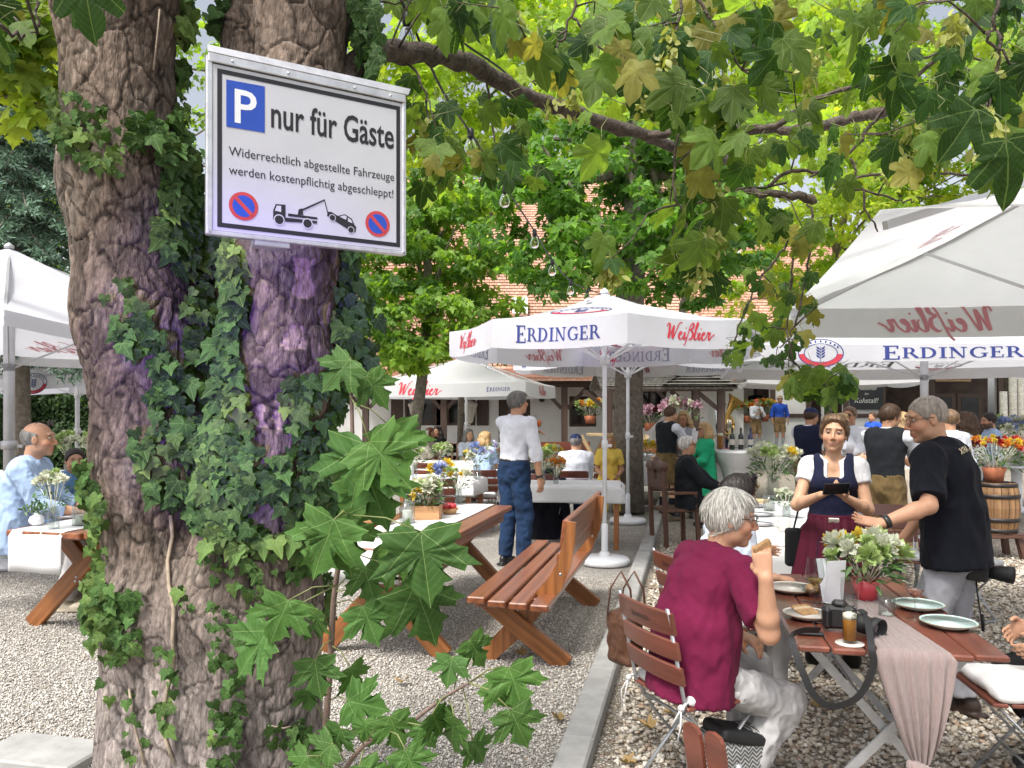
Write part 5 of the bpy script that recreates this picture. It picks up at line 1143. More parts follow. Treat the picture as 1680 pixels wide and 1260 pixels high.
bgtree('leafy_tree', 'bright green bushy tree behind the tables right of the ivy trunk', (P(690, 0, 15)[0], 15, 0), [V(P(665, 0, 15)[0], 15, 0), P(690, 640, 15), P(705, 520, 15), P(700, 400, 15), P(690, 300, 15)], [(P(690, 470, 14.5), (1.35, 1.3, 1.5)), (P(740, 400, 14.8), (1.2, 1.2, 1.3)), (P(645, 525, 14.2), (1.0, 1.0, .9)), (P(710, 525, 14.2), (1.1, .9, .65)), (P(640, 360, 15), (1.1, 1.1, 1.1)), (P(720, 330, 15.5), (1.3, 1.1, 1.1)), (P(790, 500, 14.6), (.8, .8, 1.0))], 250, 13500, .135, (G1, G2), trunk_r=.12, seed=3)
bgtree('maple_tree', 'mid green maple with ivy clad grey trunk in the garden centre', (P(1035, 0, 12.9)[0], 12.9, 0), [PZ(1030, 842), P(1030, 720, 12.9), P(1032, 620, 12.9), P(1036, 480, 12.9), P(1042, 380, 12.9), P(1040, 280, 12.9), P(1030, 200, 12.9)], [(P(1000, 330, 12.8), (1.9, 1.6, 1.25)), (P(1130, 340, 13), (1.5, 1.5, 1.2)), (P(880, 370, 12.6), (1.0, 1.2, .9)), (P(1050, 230, 13), (2.0, 1.6, .9)), (P(900, 440, 12.3), (.75, .8, .45)), (P(1010, 440, 12.2), (1.0, .8, .5)), (P(1190, 440, 12.6), (.7, .9, .8)), (P(920, 300, 12.8), (1.2, 1.1, .9)), (P(1150, 410, 12.6), (1.1, 1.0, .9)), (P(1050, 410, 12.4), (1.3, 1, .8))], 270, 15500, .14, ((.075, .17, .042), (.18, .34, .06)), trunk_r=.27, seed=5)
bgtree('tall_tree', 'tall yellow green tree spreading over the inn roof', (P(754, 0, 24)[0], 24, 0), [V(P(754, 0, 24)[0], 24, 0), P(760, 500, 23), P(820, 300, 20), P(870, 100, 19), P(870, -100, 19)], [(P(850, 280, 19), (1.6, 1.5, 1.2)), (P(860, 100, 18), (3.6, 2.5, 2.0)), (P(720, 180, 18.5), (2.0, 2, 1.6)), (P(980, 110, 18.5), (2.2, 2, 1.7)), (P(700, 20, 17.5), (2.5, 2, 1.6))], 210, 12500, .19, (G2, G4), trunk_r=.10, seed=8, cr=.2)
bgtree('tall_tree', 'tall light green tree rising behind the centre maple', (P(1108, 0, 22.6)[0], 22.6, 0), [V(P(1108, 0, 22.6)[0], 22.6, 0), P(1120, 500, 22), P(1210, 260, 20), P(1210, 0, 20)], [(P(1190, 130, 19.5), (3.2, 2.5, 2.2)), (P(1330, 250, 19), (2.6, 2, 2.0)), (P(1240, 330, 19), (1.7, 1.6, 1.3)), (P(1320, 60, 19), (3, 2, 1.5))], 190, 11500, .19, (G2, G4), trunk_r=.12, seed=11, cr=.2)
bgtree('leafy_tree', 'sunny green tree behind the square parasol at the right', (P(1357, 0, 26)[0], 26, 0), [V(P(1357, 0, 26)[0], 26, 0), P(1357, 560, 26), P(1370, 420, 25), P(1400, 300, 24)], [(P(1330, 400, 23.5), (2.3, 2, 1.9)), (P(1430, 350, 23.5), (3.0, 2.2, 1.8)), (P(1250, 470, 23.5), (1.5, 1.5, 1.4)), (P(1380, 510, 23.2), (2.0, 1.5, 1.2)), (P(1560, 260, 24), (3.0, 2.2, 1.8))], 200, 9500, .22, (G2, G4), trunk_r=.16, seed=14)
bgtree('tall_tree', 'large tree closing the view at the top right', (P(1660, 0, 26.3)[0], 26.3, 0), [V(P(1660, 0, 26.3)[0], 26.3, 0), P(1650, 400, 25), P(1630, 100, 22)], [(P(1600, 140, 22), (3.0, 2.5, 3.0)), (P(1480, 180, 23), (2.5, 2.5, 2.2)), (P(1700, 330, 20), (2.0, 2, 1.6))], 150, 8500, .21, (G1, G2), trunk_r=.2, seed=17, cr=.2)
bgtree('shade_tree', 'dark tree standing behind the hedge at the far left', (P(60, 0, 24)[0], 24, 0), [V(P(60, 0, 24)[0], 24, 0), P(60, 400, 24), P(60, 100, 24)], [(P(60, 300, 24), (3.2, 2.5, 3.0)), (P(60, 80, 24), (3.0, 2.5, 2.2)), (P(360, 200, 26), (3.5, 2.0, 4.5)), (P(560, 200, 25), (2.0, 2.0, 3.5)), (P(350, 560, 26), (3.0, 1.0, 1.5))], 190, 9500, .22, (G3, G2), trunk_r=.25, seed=19, cr=.2)
bgtree('maple_tree', 'yellow green maple sprays at the upper left edge', (P(-60, 0, 6)[0] - 1, 6, 0), [V(P(-200, 0, 6)[0], 6, 0), P(-190, 300, 6), P(-120, 100, 6), P(-10, 40, 6)], [(P(40, 60, 6), (.42, .4, .45)), (P(20, 150, 6), (.25, .3, .2)), (P(85, 110, 6), (.2, .3, .35)), (P(-20, 20, 5.8), (.4, .4, .4))], 40, 330, .20, ((.14, .25, .04), (.30, .36, .05)), outline=MAPLE, trunk_r=.12, seed=23, cr=.35, limbs=6)
# blue spruce
spr = thing('spruce', 'blue green spruce with drooping needle branches left of the ivy tree', 'tree', (P(30, 0, 12)[0], 12, 0)); mb = MB(); x = P(30, 0, 12)[0]; mb.tube([(x, 12, 0), (x, 12, 9)], [.2, .04], 10); mb.build('trunk', TRB, spr, world=True)
bs, ds, br_ = [], [], MB()
for k in range(120):
    z = 2.6 + 5.6 * (k / 120); a = k * 2.399; L = 1.75 * (1 - (z - 2.6) / 7.5) * random.uniform(.75, 1.1); d = V(math.cos(a), math.sin(a), 0); p = []
    for s in np.linspace(0, 1, 8): p.append(V(x, 12, z) + d * L * s + UP * (-.55 * L * s * s + .18 * L * max(0, s - .7)))
    br_.tube(p, np.linspace(.03, .008, 8), 5)
    for s in np.linspace(.12, 1, 34):
        i = min(int(s * 7), 6); q = p[i] + (p[i + 1] - p[i]) * (s * 7 - i); perp = np.cross(d, UP); sl = .30 * (1.1 - s * .6)
        for sg in (-1, 1):
            e = perp * sg * .8 + d * .5 + V(0, 0, -.45) + RNG.normal(0, .15, 3); n_ = 11
            for u in np.linspace(.05, 1, n_): bs.append(q + e * sl * u); ds.append(e * .5 + RNG.normal(0, .6, 3))
br_.build('limbs', TRB, spr, world=True); bs = np.array(bs); ds = np.array(ds); kq = len(bs); pick = RNG.uniform(0, 1, kq) < .75; bs, ds = bs[pick], ds[pick]; kq = len(bs)
leaf_obj('crown', LANCE, bs, ds, rand_dirs(kq), .085 * RNG.uniform(.7, 1.3, kq), np.array((.14, .225, .155)) * RNG.uniform(.4, 1.8, (kq, 1)), FOL2, spr, False, .1, .1, width=1.6)
# clipped hedge
def hedge(label, x0, x1, y, h, d, n, cols):
    t = thing('hedge', label, 'hedge', ((x0 + x1) / 2, y, 0)); xs = RNG.uniform(x0, x1, n); zs = RNG.uniform(0, h, n) ** 1.0; ys = y - d / 2 + RNG.uniform(-.12, .1, n) + .15 * vnoise(np.stack([xs * 2, zs * 2, 0 * xs], 1)); topm = RNG.uniform(0, 1, n) < .2; zs[topm] = h + RNG.normal(0, .06, topm.sum()); ys[topm] = y + RNG.uniform(-d / 2, d / 2, topm.sum())
    tt = RNG.uniform(0, 1, (n, 1)); c_ = np.asarray(cols[0]) * (1 - tt) + np.asarray(cols[1]) * tt
    leaf_obj('foliage', OVAL, np.stack([xs, ys, zs], 1), rand_dirs(n) + np.array([0, -.3, -.5]), np.array([0, -1, .5]) + rand_dirs(n) * .6, .12 * RNG.uniform(.7, 1.3, n), c_, FOL, t, False, .15, .2)
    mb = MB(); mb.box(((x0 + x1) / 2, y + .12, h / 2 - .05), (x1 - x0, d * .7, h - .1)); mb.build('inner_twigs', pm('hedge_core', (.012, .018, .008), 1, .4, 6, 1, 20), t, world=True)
hedge('dark green clipped hedge behind the left tables', bx(-60, 19), bx(300, 19), 19, 2.5, .8, 11000, ((.028, .065, .022), (.07, .13, .04)))
# string lights with clear bulbs along a drooping cable
CAB = pm('black_cable', (.012, .012, .013), .5, .1, 30)
cp_ = pxpath([(625, -60, 3.0), (668, 20, 3.0), (700, 95, 3.2), (735, 165, 3.6), (770, 215, 4.2), (828, 305, 5.2), (876, 378, 6.2), (905, 425, 7.0), (938, 462, 7.8), (985, 482, 8.45)], 6)
sl_ = thing('string_light', 'black string light cable with clear bulbs hanging from the limb to the parasol', 'string light', cp_[0]); mb = MB(); mb.tube(cp_, .006, 6); mb.build('cable', CAB, sl_, world=True)
BULB = bpy.data.materials.new('clear_bulb'); BULB.use_nodes = True; bb = BULB.node_tree.nodes['Principled BSDF']; bb.inputs['Transmission Weight'].default_value = 1; bb.inputs['Roughness'].default_value = .03; bb.inputs['IOR'].default_value = 1.15; bb.inputs['Base Color'].default_value = (.95, .95, .95, 1)
for (px, py, Y) in ((668, 28, 3.0), (772, 216, 4.2), (828, 308, 5.2), (877, 380, 6.2), (906, 428, 7.0), (936, 462, 7.8), (963, 474, 8.1)):
    c = P(px, py, Y); mb = MB(); mb.lathe([(.008, .02), (.018, .012), (.018, -.03), (.015, -.035)], c, 10); so = mb.build('socket', CAB, sl_, world=True)
    mb = MB(); mb.lathe([(.012, -.035), (.022, -.05), (.034, -.08), (.036, -.095), (.03, -.118), (.015, -.13), (0, -.133)], c, 16); bu = mb.build('bulb', BULB, sl_, world=True); bu.parent = so
    mb = MB(); mb.tube([c + V(-.008, 0, -.04), c + V(-.01, 0, -.09), c + V(.01, 0, -.09), c + V(.008, 0, -.04)], .0016, 5); fi = mb.build('filament', VINE, sl_, world=True); fi.parent = so
c2 = pxpath([(655, -40, 3.0), (720, 30, 3.1), (760, 70, 3.3), (830, 120, 3.6), (900, 190, 4.5)], 5); mb = MB(); mb.tube(c2, .005, 5); o = mb.build('power_cable', CAB); tag(o, 'thin black power cable running along the tree limb', 'cable')
# ================================================================== FURNITURE
BROWN = wood('bench_wood', (.12, .036, .014), (.265, .088, .034), .3, 1.0, .5)
SLATW = wood('slat_wood', (.115, .032, .018), (.19, .055, .032), .35, .8, .45, .4)
LEGW = wood('leg_wood', (.15, .050, .014), (.33, .125, .036), .38, .8, .35)
OLDW = wood('old_wood', (.055, .024, .016), (.14, .065, .042), .5, .9, .1)
GALV = pm('galvanised', (.46, .47, .49), .45, .15, 14, .12, 90, metal=.75, dirt=((.30, .30, .30), 18, .35))
CLOTH = pm('white_linen', (.66, .655, .65), .95, .04, 4, .35, 420, spec=.15, sheen=.2)
CUSH = pm('cushion_cloth', (.62, .61, .60), .95, .06, 5, .4, 260, spec=.1, sheen=.3)
GLS, _nt, _ns, _ls, _b = new_mat('clear_glass'); _tr = N(_nt, 'ShaderNodeBsdfTransparent'); _tr.inputs[0].default_value = (.86, .885, .88, 1); _gl = N(_nt, 'ShaderNodeBsdfGlossy', i_Roughness=.03); _fr = N(_nt, 'ShaderNodeLayerWeight', i_Blend=.25); _mm = N(_nt, 'ShaderNodeMixShader')
_ls.new(math_(_nt, 'ADD', math_(_nt, 'MULTIPLY', math_(_nt, 'POWER', _fr.outputs[1], 2.0), .75), .05), _mm.inputs[0]); _ls.new(_tr.outputs[0], _mm.inputs[1]); _ls.new(_gl.outputs[0], _mm.inputs[2]); _ls.new(_mm.outputs[0], _ns['Material Output'].inputs[0])
BOLT = pm('bolt', (.5, .5, .5), .35, .1, 20, 0, metal=1)
def A3(yaw):  # axes rows of a thing turned by yaw (local frame)
    return np.eye(3)
def ground_rot(): return -AX   # long local axis +Y runs along the garden axis

def picnic_table(label, loc, w, L, h, rot, chamfer=.06):
    t = thing('garden_table', label, 'table', loc, rot, 'heavy brown garden tables')
    n = 5; bw = w / n
    tb = MB()
    for i in range(n):
        x = -w / 2 + bw * (i + .5); tb.box((x, 0, h - .022), (bw - .006, L - (.0 if 0 < i < n - 1 else chamfer), .045), None, 0, .007)
    tb.build('tabletop', BROWN, t)
    fb = MB(); fb.box((0, -L / 2 + .33, h - .075), (w * .85, .09, .06), None, 0, .006); fb.box((0, L / 2 - .33, h - .075), (w * .85, .09, .06), None, 0, .006); fb.box((0, 0, .36), (.1, L - .66, .05), None, 0, .006); fb.box((w / 2 - .06, 0, h - .085), (.035, L - .4, .08), None, 0, .004); fb.box((-w / 2 + .06, 0, h - .085), (.035, L - .4, .08), None, 0, .004); fb.build('frame', BROWN, t)
    for y in (-L / 2 + .33, L / 2 - .33):
        for sg in (-1, 1):
            lg = MB(); lg.beam((sg * (w / 2 + .02), y + sg * .033, .0), (-sg * (w / 2 - .16), y + sg * .033, h - .05), .06, .13, (0, 1, 0), 0, .006); o = lg.build('leg', LEGW, t)
            bo = MB(); bo.ball((sg * .012, y + sg * .066 - (.0), .39), (.012, .006, .012), 8); bo.ball((-sg * .02, y - .066, .36), (.012, .006, .012), 8); b2 = bo.build('bolt', BOLT, t); b2.parent = o
    return t
def bench(label, loc, L, rot, back=True, off=.35):
    """heavy bench; local +Y along its length, sitter looks towards -X"""
    t = thing('garden_bench', label, 'bench', loc, rot, 'heavy brown garden benches')
    for i in range(4):
        b = MB(); b.box((-.20 + .135 * i, L / 2, .45 + (.012 if i == 0 else 0) - .006 * i), (.118, L, .045), None, 0, .008); b.build('seat_slat', BROWN, t)
    for y in (.30, L - .34):
        c = MB(); c.box((-.01, y - .07, .405), (.50, .045, .075), None, 0, .006)
        for x in (-.12, .19): c.ball((x, y - .095, .405), (.013, .006, .013), 8, 0)
        c.build('seat_bearer', BROWN, t)
        lg = MB(); lg.beam((-.20, y, .40), (.33, y, 0), .05, .13, (0, 1, 0), 0, .006); lg.build('leg', LEGW, t)
        # curved rear plank: from the front foot up past the seat into the backrest
        ctr = np.array([(-.22, 0), (-.03, .2), (.13, .38), (.25, .52), (.315, .66), (.345, .8), (.36, .93)]); T = np.gradient(ctr, axis=0); T /= np.linalg.norm(T, axis=1)[:, None]; wd = np.array([.065, .065, .06, .055, .045, .038, .03])[:, None]; nrm_ = np.stack([-T[:, 1], T[:, 0]], 1)
        poly = list(map(tuple, ctr - nrm_ * wd)) + list(map(tuple, (ctr + nrm_ * wd)[::-1])); poly[0] = (-.15, 0); poly[-1] = (-.30, 0)
        lg = MB(); m = len(ctr)
        vs = [(x, y - .052 - d, z) for d in (0, .045) for x, z in poly]; k = len(poly); F = []
        for i in range(m - 1): F += [(i, i + 1, k - 2 - i, k - 1 - i), (k + i + 1, k + i, 2 * k - 1 - i, 2 * k - 2 - i)]
        F += [(i, i + k, (i + 1) % k + k, (i + 1) % k) for i in range(k)]
        vs = [(a, b + .10, c_) for a, b, c_ in vs]
        g = [(z * 1.0, x, b) for x, b, z in vs]
        lg.add(vs, F, 0, np.array(g) + RNG.uniform(-3, 3, 3)); lg.build('back_leg', LEGW, t)
        bo = MB(); bo.ball((.30, y - .06, .60), (.012, .006, .012), 8); bo.build('bolt', BOLT, t)
    if back:
        tl = unit(V(.12, 0, 1))
        for (x, z, h) in ((.275, .66, .12), (.305, .84, .20)):
            b = MB(); b.box((x, off + (L - off) / 2, z), (h, L - off, .042), (tl, V(0, 1, 0), np.cross(tl, V(0, 1, 0))), 0, .01); b.build('back_slat', BROWN, t)
    return t
t2c = PZ(843, 828, .77) - FWD * 1.28 - LAT * .42; t2c[2] = 0
picnic_table('brown garden table with white runner and wooden flower box beside the bench', t2c, .84, 2.5, .77, -AX)
t1c = V(-2.95, 5.62, 0) + FWD * 1.15 - LAT * .42
picnic_table('brown crossed leg garden table with white runner left of the ivy tree', t1c, .84, 2.3, .77, -AX)
b1 = PZ(765, 985, .46) + LAT * .26; b1[2] = 0
bench('varnished brown garden bench with slatted back standing free in the gravel', b1, 2.25, -AX)
bench('brown garden bench under the far side of the left table', t1c + LAT * .80 - FWD * .9, 1.9, -AX, False)

def cloth_sheet(name, label, loc, w, L, h, hang, rot, mat=CLOTH, sides=(1, 1, 0, 0), cat='tablecloth', group=None):
    """runner or cloth lying on a table; hang over the (near, far, left, right) sides"""
    n0, f0, l0, r0 = [hang if s else 0 for s in sides]
    nx, ny = 22, 46; v = []; us = np.linspace(-w / 2 - l0, w / 2 + r0, nx); vs_ = np.linspace(-L / 2 - n0, L / 2 + f0, ny); RR = .02
    for y in vs_:
        for x in us:
            X, Y, Z = x, y, h
            ex = max(0, abs(x) - w / 2); ey = max(0, abs(y) - L / 2)
            if ex > 0: X = math.copysign(w / 2 + min(ex, RR) * .6 + .012 * math.sin(y * 9 + x), x); Z -= ex
            if ey > 0: Y = math.copysign(L / 2 + min(ey, RR) * .6 + .012 * math.sin(x * 14) * min(1, ey * 5), y); Z -= ey
            if ex > 0 and ey > 0: Z = h - max(ex, ey); 
            v.append((X, Y, Z + (.0015 * math.sin(x * 11 + y * 5) if not (ex or ey) else 0)))
    F = [(j * nx + i, j * nx + i + 1, (j + 1) * nx + i + 1, (j + 1) * nx + i) for j in range(ny - 1) for i in range(nx - 1)]
    mb = MB(); mb.add(v, F, 0, None, True); o = mb.build(name, mat); o.location = tuple(map(float, loc)); o.rotation_euler = (0, 0, rot); tag(o, label, cat, group)
    so = o.modifiers.new('thick', 'SOLIDIFY'); so.thickness = .003; so.offset = 1; return o
cloth_sheet('table_runner', 'white runner along the table by the bench', t2c, .50, 2.5, .774, .22, -AX)
cloth_sheet('table_runner', 'white runner hanging over the near end of the left table', t1c - LAT * .12, .46, 2.3, .774, .30, -AX)

# ------------------------------------------------------------------ slatted folding chairs and tables
def folding_chair(name, label, loc, rot, cushion=True, lettering=False, group='slatted folding chairs'):
    """sitter looks towards local +Y"""
    t = thing(name, label, 'chair', loc, rot, group); tl = unit(V(0, -.20, 1))
    for (z, h, lb) in ((.80, .10, 'back_slat'), (.69, .085, 'back_slat'), (.585, .085, 'back_slat')):
        y = -.20 - .2 * (z - .46); b = MB(); nx = 13; L = []; g = []
        for i in range(nx):
            x = -.205 + .41 * i / (nx - 1); d = .022 * (1 - (x / .2) ** 2); e = .004 * (abs(x) > .2)
            for (a_, c_) in ((-.008, -h / 2 + .004 + e), (-.004, -h / 2 + e), (.004, -h / 2 + e), (.008, -h / 2 + .004 + e), (.008, h / 2 - .004 - e), (.004, h / 2 - e), (-.004, h / 2 - e), (-.008, h / 2 - .004 - e)):
                L.append(V(x, y - d, z) + tl * c_ + np.cross(tl, V(1, 0, 0)) * a_); g.append((x, c_, a_))
        b.add(L, [(8 * i + j, 8 * i + (j + 1) % 8, 8 * i + 8 + (j + 1) % 8, 8 * i + 8 + j) for i in range(nx - 1) for j in range(8)] + [tuple(range(8))[::-1], tuple(8 * (nx - 1) + j for j in range(8))], 0, np.array(g) + RNG.uniform(-3, 3, 3), False)
        o = b.build(lb, SLATW, t)
        if z == .80 and lettering:
            m_ = MB(); polys, tot = P_ERD; put_polys(m_, polys, .13, tot, lambda a, c, off: V(a - .065, y - .022 * (1 - ((a - .065) / .2) ** 2), z) + tl * (c - .014) - unit(V(0, 1, .2)) * (.0085 + off), .0008, 0); q = m_.build('lettering', BLK, t); q.parent = o
    for sg in (-1, 1):
        f = MB(); x = sg * .185
        f.beam((x, -.345, .87), (x, .20, .02), .006, .028, (1, 0, 0)) if False else None
        f.tube([(x, -.285, .86), (x, -.20, .46), (x, -.10, .30), (x, .16, .0)], .013, 6, flat=.5, side=(1, 0, 0)); f.build('back_leg', GALV, t)
        f = MB(); x = sg * .165; f.tube([(x, .20, .44), (x, .02, .25), (x, -.22, .0)], .012, 6, flat=.5, side=(1, 0, 0)); f.build('front_leg', GALV, t)
        for z, y in ((.80, -.285), (.69, -.262), (.585, -.24)): pass
    f = MB(); f.tube([(-.185, .155, .02), (.185, .155, .02)], .008, 6); f.tube([(-.165, -.21, .02), (.165, -.21, .02)], .008, 6); f.tube([(-.185, -.16, .39), (.185, -.16, .39)], .007, 6); f.tube([(-.18, .05, .17), (.18, .05, .17)], .006, 6); f.build('cross_bar', GALV, t)
    for i in range(6):
        s_ = MB(); s_.box((0, -.17 + .074 * i, .448), (.41, .062, .016), None, 0, .004); s_.build('seat_slat', SLATW, t)
    if cushion:
        c = sdf_obj('cushion', [rbox((0, .01, .478), (.205, .20, .024), None, .022)], .011, CUSH, t, 1, (.003, (14, 14, 14)))
        k = MB()
        for sg in (-1, 1):
            k.tube([(sg * .18, -.18, .475), (sg * .205, -.22, .47), (sg * .2, -.235, .44)], .006, 5); k.tube([(sg * .2, -.23, .46), (sg * .225, -.25, .40), (sg * .21, -.255, .33)], .004, 5); k.tube([(sg * .2, -.23, .46), (sg * .18, -.26, .39)], .004, 5); k.ball((sg * .2, -.228, .462), (.016, .014, .014), 7)
        q = k.build('tie', CUSH, t); q.parent = c
    return t
ch_a = V(.81, 3.42, 0)
FC = folding_chair('folding_chair', 'slatted folding chair with white cushion under the man in the magenta shirt', ch_a, R(-67), True, True)
spots = [((2.22, 3.38), 82, 'slatted folding chair with white cushion at the right edge by the table'),
         ((3.15, 6.5), 160, 'slatted folding chair behind the woman in the dirndl'), ((3.55, 6.2), 200, 'slatted folding chair behind the man in black polo'),
         (PZ(790, 868)[:2], 8, 'slatted folding chair left of the standing man in jeans'), (PZ(892, 880)[:2], -5, 'slatted folding chair with a dark jacket over it'),
         ((.86, 10.9), -6, 'slatted folding chair under the man with navy cap and white shirt'), ((.55, 11.2), 12, 'slatted folding chair left of the man in the navy cap'),
         ((1.52, 12.7), 172, 'slatted folding chair under the woman in yellow'), ((-.95, 9.6), 20, 'slatted folding chair behind the bouquets of the bench table'), ((-1.3, 12.6), -10, 'slatted folding chair by the blond seated woman'), ((-1.7, 14.8), 30, 'slatted folding chair far back left of the parasols')]
for (xy, deg, lb) in spots: dup(FC, (xy[0], xy[1], 0), R(deg), lb)
# folded chair leaning at the bottom edge
fd = thing('folding_chair', 'folded slatted chair leaning at the bottom edge below the man in magenta', 'chair', (.70, 2.72, 0), R(-66), 'slatted folding chairs')
for i, x in enumerate((-.05, .045)):
    pl = [(-.042, 0), (.042, 0), (.045, .38), (.042, .42), (.032, .438), (.0, .446), (-.032, .438), (-.042, .42), (-.045, .38)]; b = MB(); b.prism(pl, (x, .02 * i, .12), (.97, .1, 0), unit(V(0, -.15, 1)), .016); b.build('seat_slat', SLATW, fd)
for x in (-.12, .16): b = MB(); b.tube([(x, .03, 0), (x, -.03, .5)], .011, 6); b.build('leg', GALV, fd)
# near table on the right
T4o = PZ(1309, 1061, .76); T4o[2] = 0; t4F = unit(V(.19, .98, 0)); t4L = V(t4F[1], -t4F[0], 0); t4w = .74; t4l = 1.40; t4yaw = -math.atan2(t4F[0], t4F[1])
t4c = T4o + t4L * t4w / 2 + t4F * t4l / 2
tt = thing('folding_table', 'red brown slatted folding table laid with plates, camera and beer glass', 'table', t4c, t4yaw)
for i in range(6):
    b = MB(); x = -t4w / 2 + t4w / 6 * (i + .5); e = .03 if i in (0, 5) else 0; b.box((x, 0, .748), (t4w / 6 - .006, t4l - e, .024), None, 0, .006); b.build('slat', SLATW, tt)
for y in (-t4l / 2 + .22, t4l / 2 - .16):
    b = MB(); b.box((0, y, .725), (t4w - .1, .035, .022)); b.build('bearer', GALV, tt)
    for sg in (-1, 1): b = MB(); b.beam((sg * .34, y + sg * .012, 0), (-sg * .30, y + sg * .012, .715), .012, .034, (0, 1, 0)); b.build('leg', GALV, tt)
b = MB(); b.tube([(.0, -t4l / 2 + .22, .37), (0, t4l / 2 - .16, .37)], .008, 6); b.build('cross_bar', GALV, tt)
def on4(px, py, z=.761): return PZ(px, py, z)

# white-clothed tables farther back
def draped_table(label, c, w, L, h, hang, rot, z0=0):
    t = thing('dining_table', label, 'table', c, rot, 'plain tables under white cloths'); b = MB(); b.box((0, 0, h - .02), (w - .03, L - .03, .035), None, 0, .005); b.build('tabletop', SLATW, t)
    for sx_ in (-1, 1):
        for sy_ in (-1, 1): b = MB(); b.box((sx_ * (w / 2 - .08), sy_ * (L / 2 - .1), (h - .04) / 2), (.06, .06, h - .04)); b.build('leg', LEGW, t)
    return t
def full_cloth(label, c, w, L, h, hang, rot): return cloth_sheet('tablecloth', label, c, w + .01, L + .01, h + .004, hang, rot, CLOTH, (1, 1, 1, 1), 'tablecloth', 'white tablecloths')
T5c = PZ(1200, 893, .76) + LAT * .44 + FWD * 1.35; T5c[2] = 0
for (lb, c, w, L, rot, hg) in (('long laid table behind the magenta man under white cloth', T5c, .85, 2.7, -AX, .34), ('wide table with steel bowl and flowers beside the young man in vest', (2.95, 14.2, 0), 1.9, .8, 0, .42),
                           ('laid table in front of the man with the navy cap', (.72, 9.75, 0), 1.3, .8, R(-8), .2), ('far laid table beside the blond seated woman', (-1.05, 13.8, 0), 1.8, .8, R(-8), .22), ('laid table with bouquets behind the bench table', (-1.15, 10.6, 0), 1.5, .8, R(-13), .2), ('far laid table at the left below the hedge', (-6.9, 11.5, 0), 2.2, .8, 0, .25)):
    draped_table(lb, c, w, L, .76, hg, rot); full_cloth('white cloth on the ' + ' '.join(lb.split()[:9]), c, w, L, .76, hg, rot)
# cocktail table with stretch cover
ck = V((1212 - 840) / FPX * 11.3, 11.3, 0); o = thing('bar_table', 'white stretch covered standing table with bottles behind the flowers', 'table', ck)
b = MB(); b.lathe([(.36, 0), (.33, .05), (.20, .45), (.19, .6), (.26, .85), (.40, 1.06), (.405, 1.09), (0, 1.095)], n=28); b.build('stretch_cover', CLOTH, o)
tr_ = thing('trestle_table', 'pale wooden standing trestle table behind the woman in yellow', 'table', (2.45, 18.8, 0)); b = MB(); b.box((0, 0, 1.1), (1.3, .6, .05)); b.build('tabletop', wood('pine', (.42, .27, .13), (.62, .45, .25), .6), tr_)
for x in (-.5, .5):
    for sg in (-1, 1): b = MB(); b.beam((x - sg * .3, sg * .05, 0), (x + sg * .3, sg * .05, 1.08), .05, .09, (0, 1, 0)); b.build('leg', MATS['pine'], tr_)
# dark benches along the inn
for i, (px, Y) in enumerate(((690, 18.5), (800, 18.5), (900, 19.5), (1060, 18.0))):
    t = thing('wooden_bench', ('dark red bench far back behind the red haired woman', 'dark red bench far back near the blond woman', 'dark red bench far back right of the standing man', 'orange brown bench before the oven')[i], 'bench', (P(px, 0, Y)[0], Y, 0), 0, 'benches along the inn')
    b = MB(); b.box((0, 0, .45), (2.1, .35, .04), None, 0, .01); b.build('seat', SLATW if i < 3 else BROWN, t); b = MB(); b.box((0, .2, .78), (2.1, .03, .22), None, 0, .008); b.box((0, .2, .55), (2.1, .03, .1), None, 0, .008); b.build('backrest', SLATW if i < 3 else BROWN, t)
    for x in (-.85, .85): b = MB(); b.beam((x, .2, .9), (x, .12, 0), .05, .06); b.beam((x, -.14, .43), (x, -.16, 0), .05, .06); b.build('leg', OLDW, t)
# carved armchair
oc = V(2.02, 9.75, 0); t = thing('wooden_chair', 'old dark carved wooden chair under the white haired man', 'chair', oc, R(-75))
sdf_obj('backrest', [rbox((0, -.24, .86), (.23, .022, .17), None, .02, .02), cone((-.2, -.25, .98), (.2, -.25, .98), .05, .05, .04), cone((0, -.25, 1.03), (0, -.25, 1.06), .07, .04, .04), ell((0, -.24, .88), (.05, .06, .07), None, .01, 's')], .012, OLDW, t)
for sg in (-1, 1):
    b = MB(); b.beam((sg * .2, -.25, .95), (sg * .2, -.21, 0), .05, .05, None, 0, .006); b.build('back_leg', OLDW, t); b = MB(); b.beam((sg * .19, .2, .44), (sg * .2, .22, 0), .05, .05, None, 0, .006); b.build('front_leg', OLDW, t)
    b = MB(); b.beam((sg * .23, -.22, .66), (sg * .23, .18, .66), .05, .035, None, 0, .008); b.beam((sg * .23, .15, .65), (sg * .22, .17, .44), .04, .04); b.build('armrest', OLDW, t)
b = MB(); b.box((0, 0, .445), (.46, .46, .04), None, 0, .01); b.build('seat', OLDW, t)

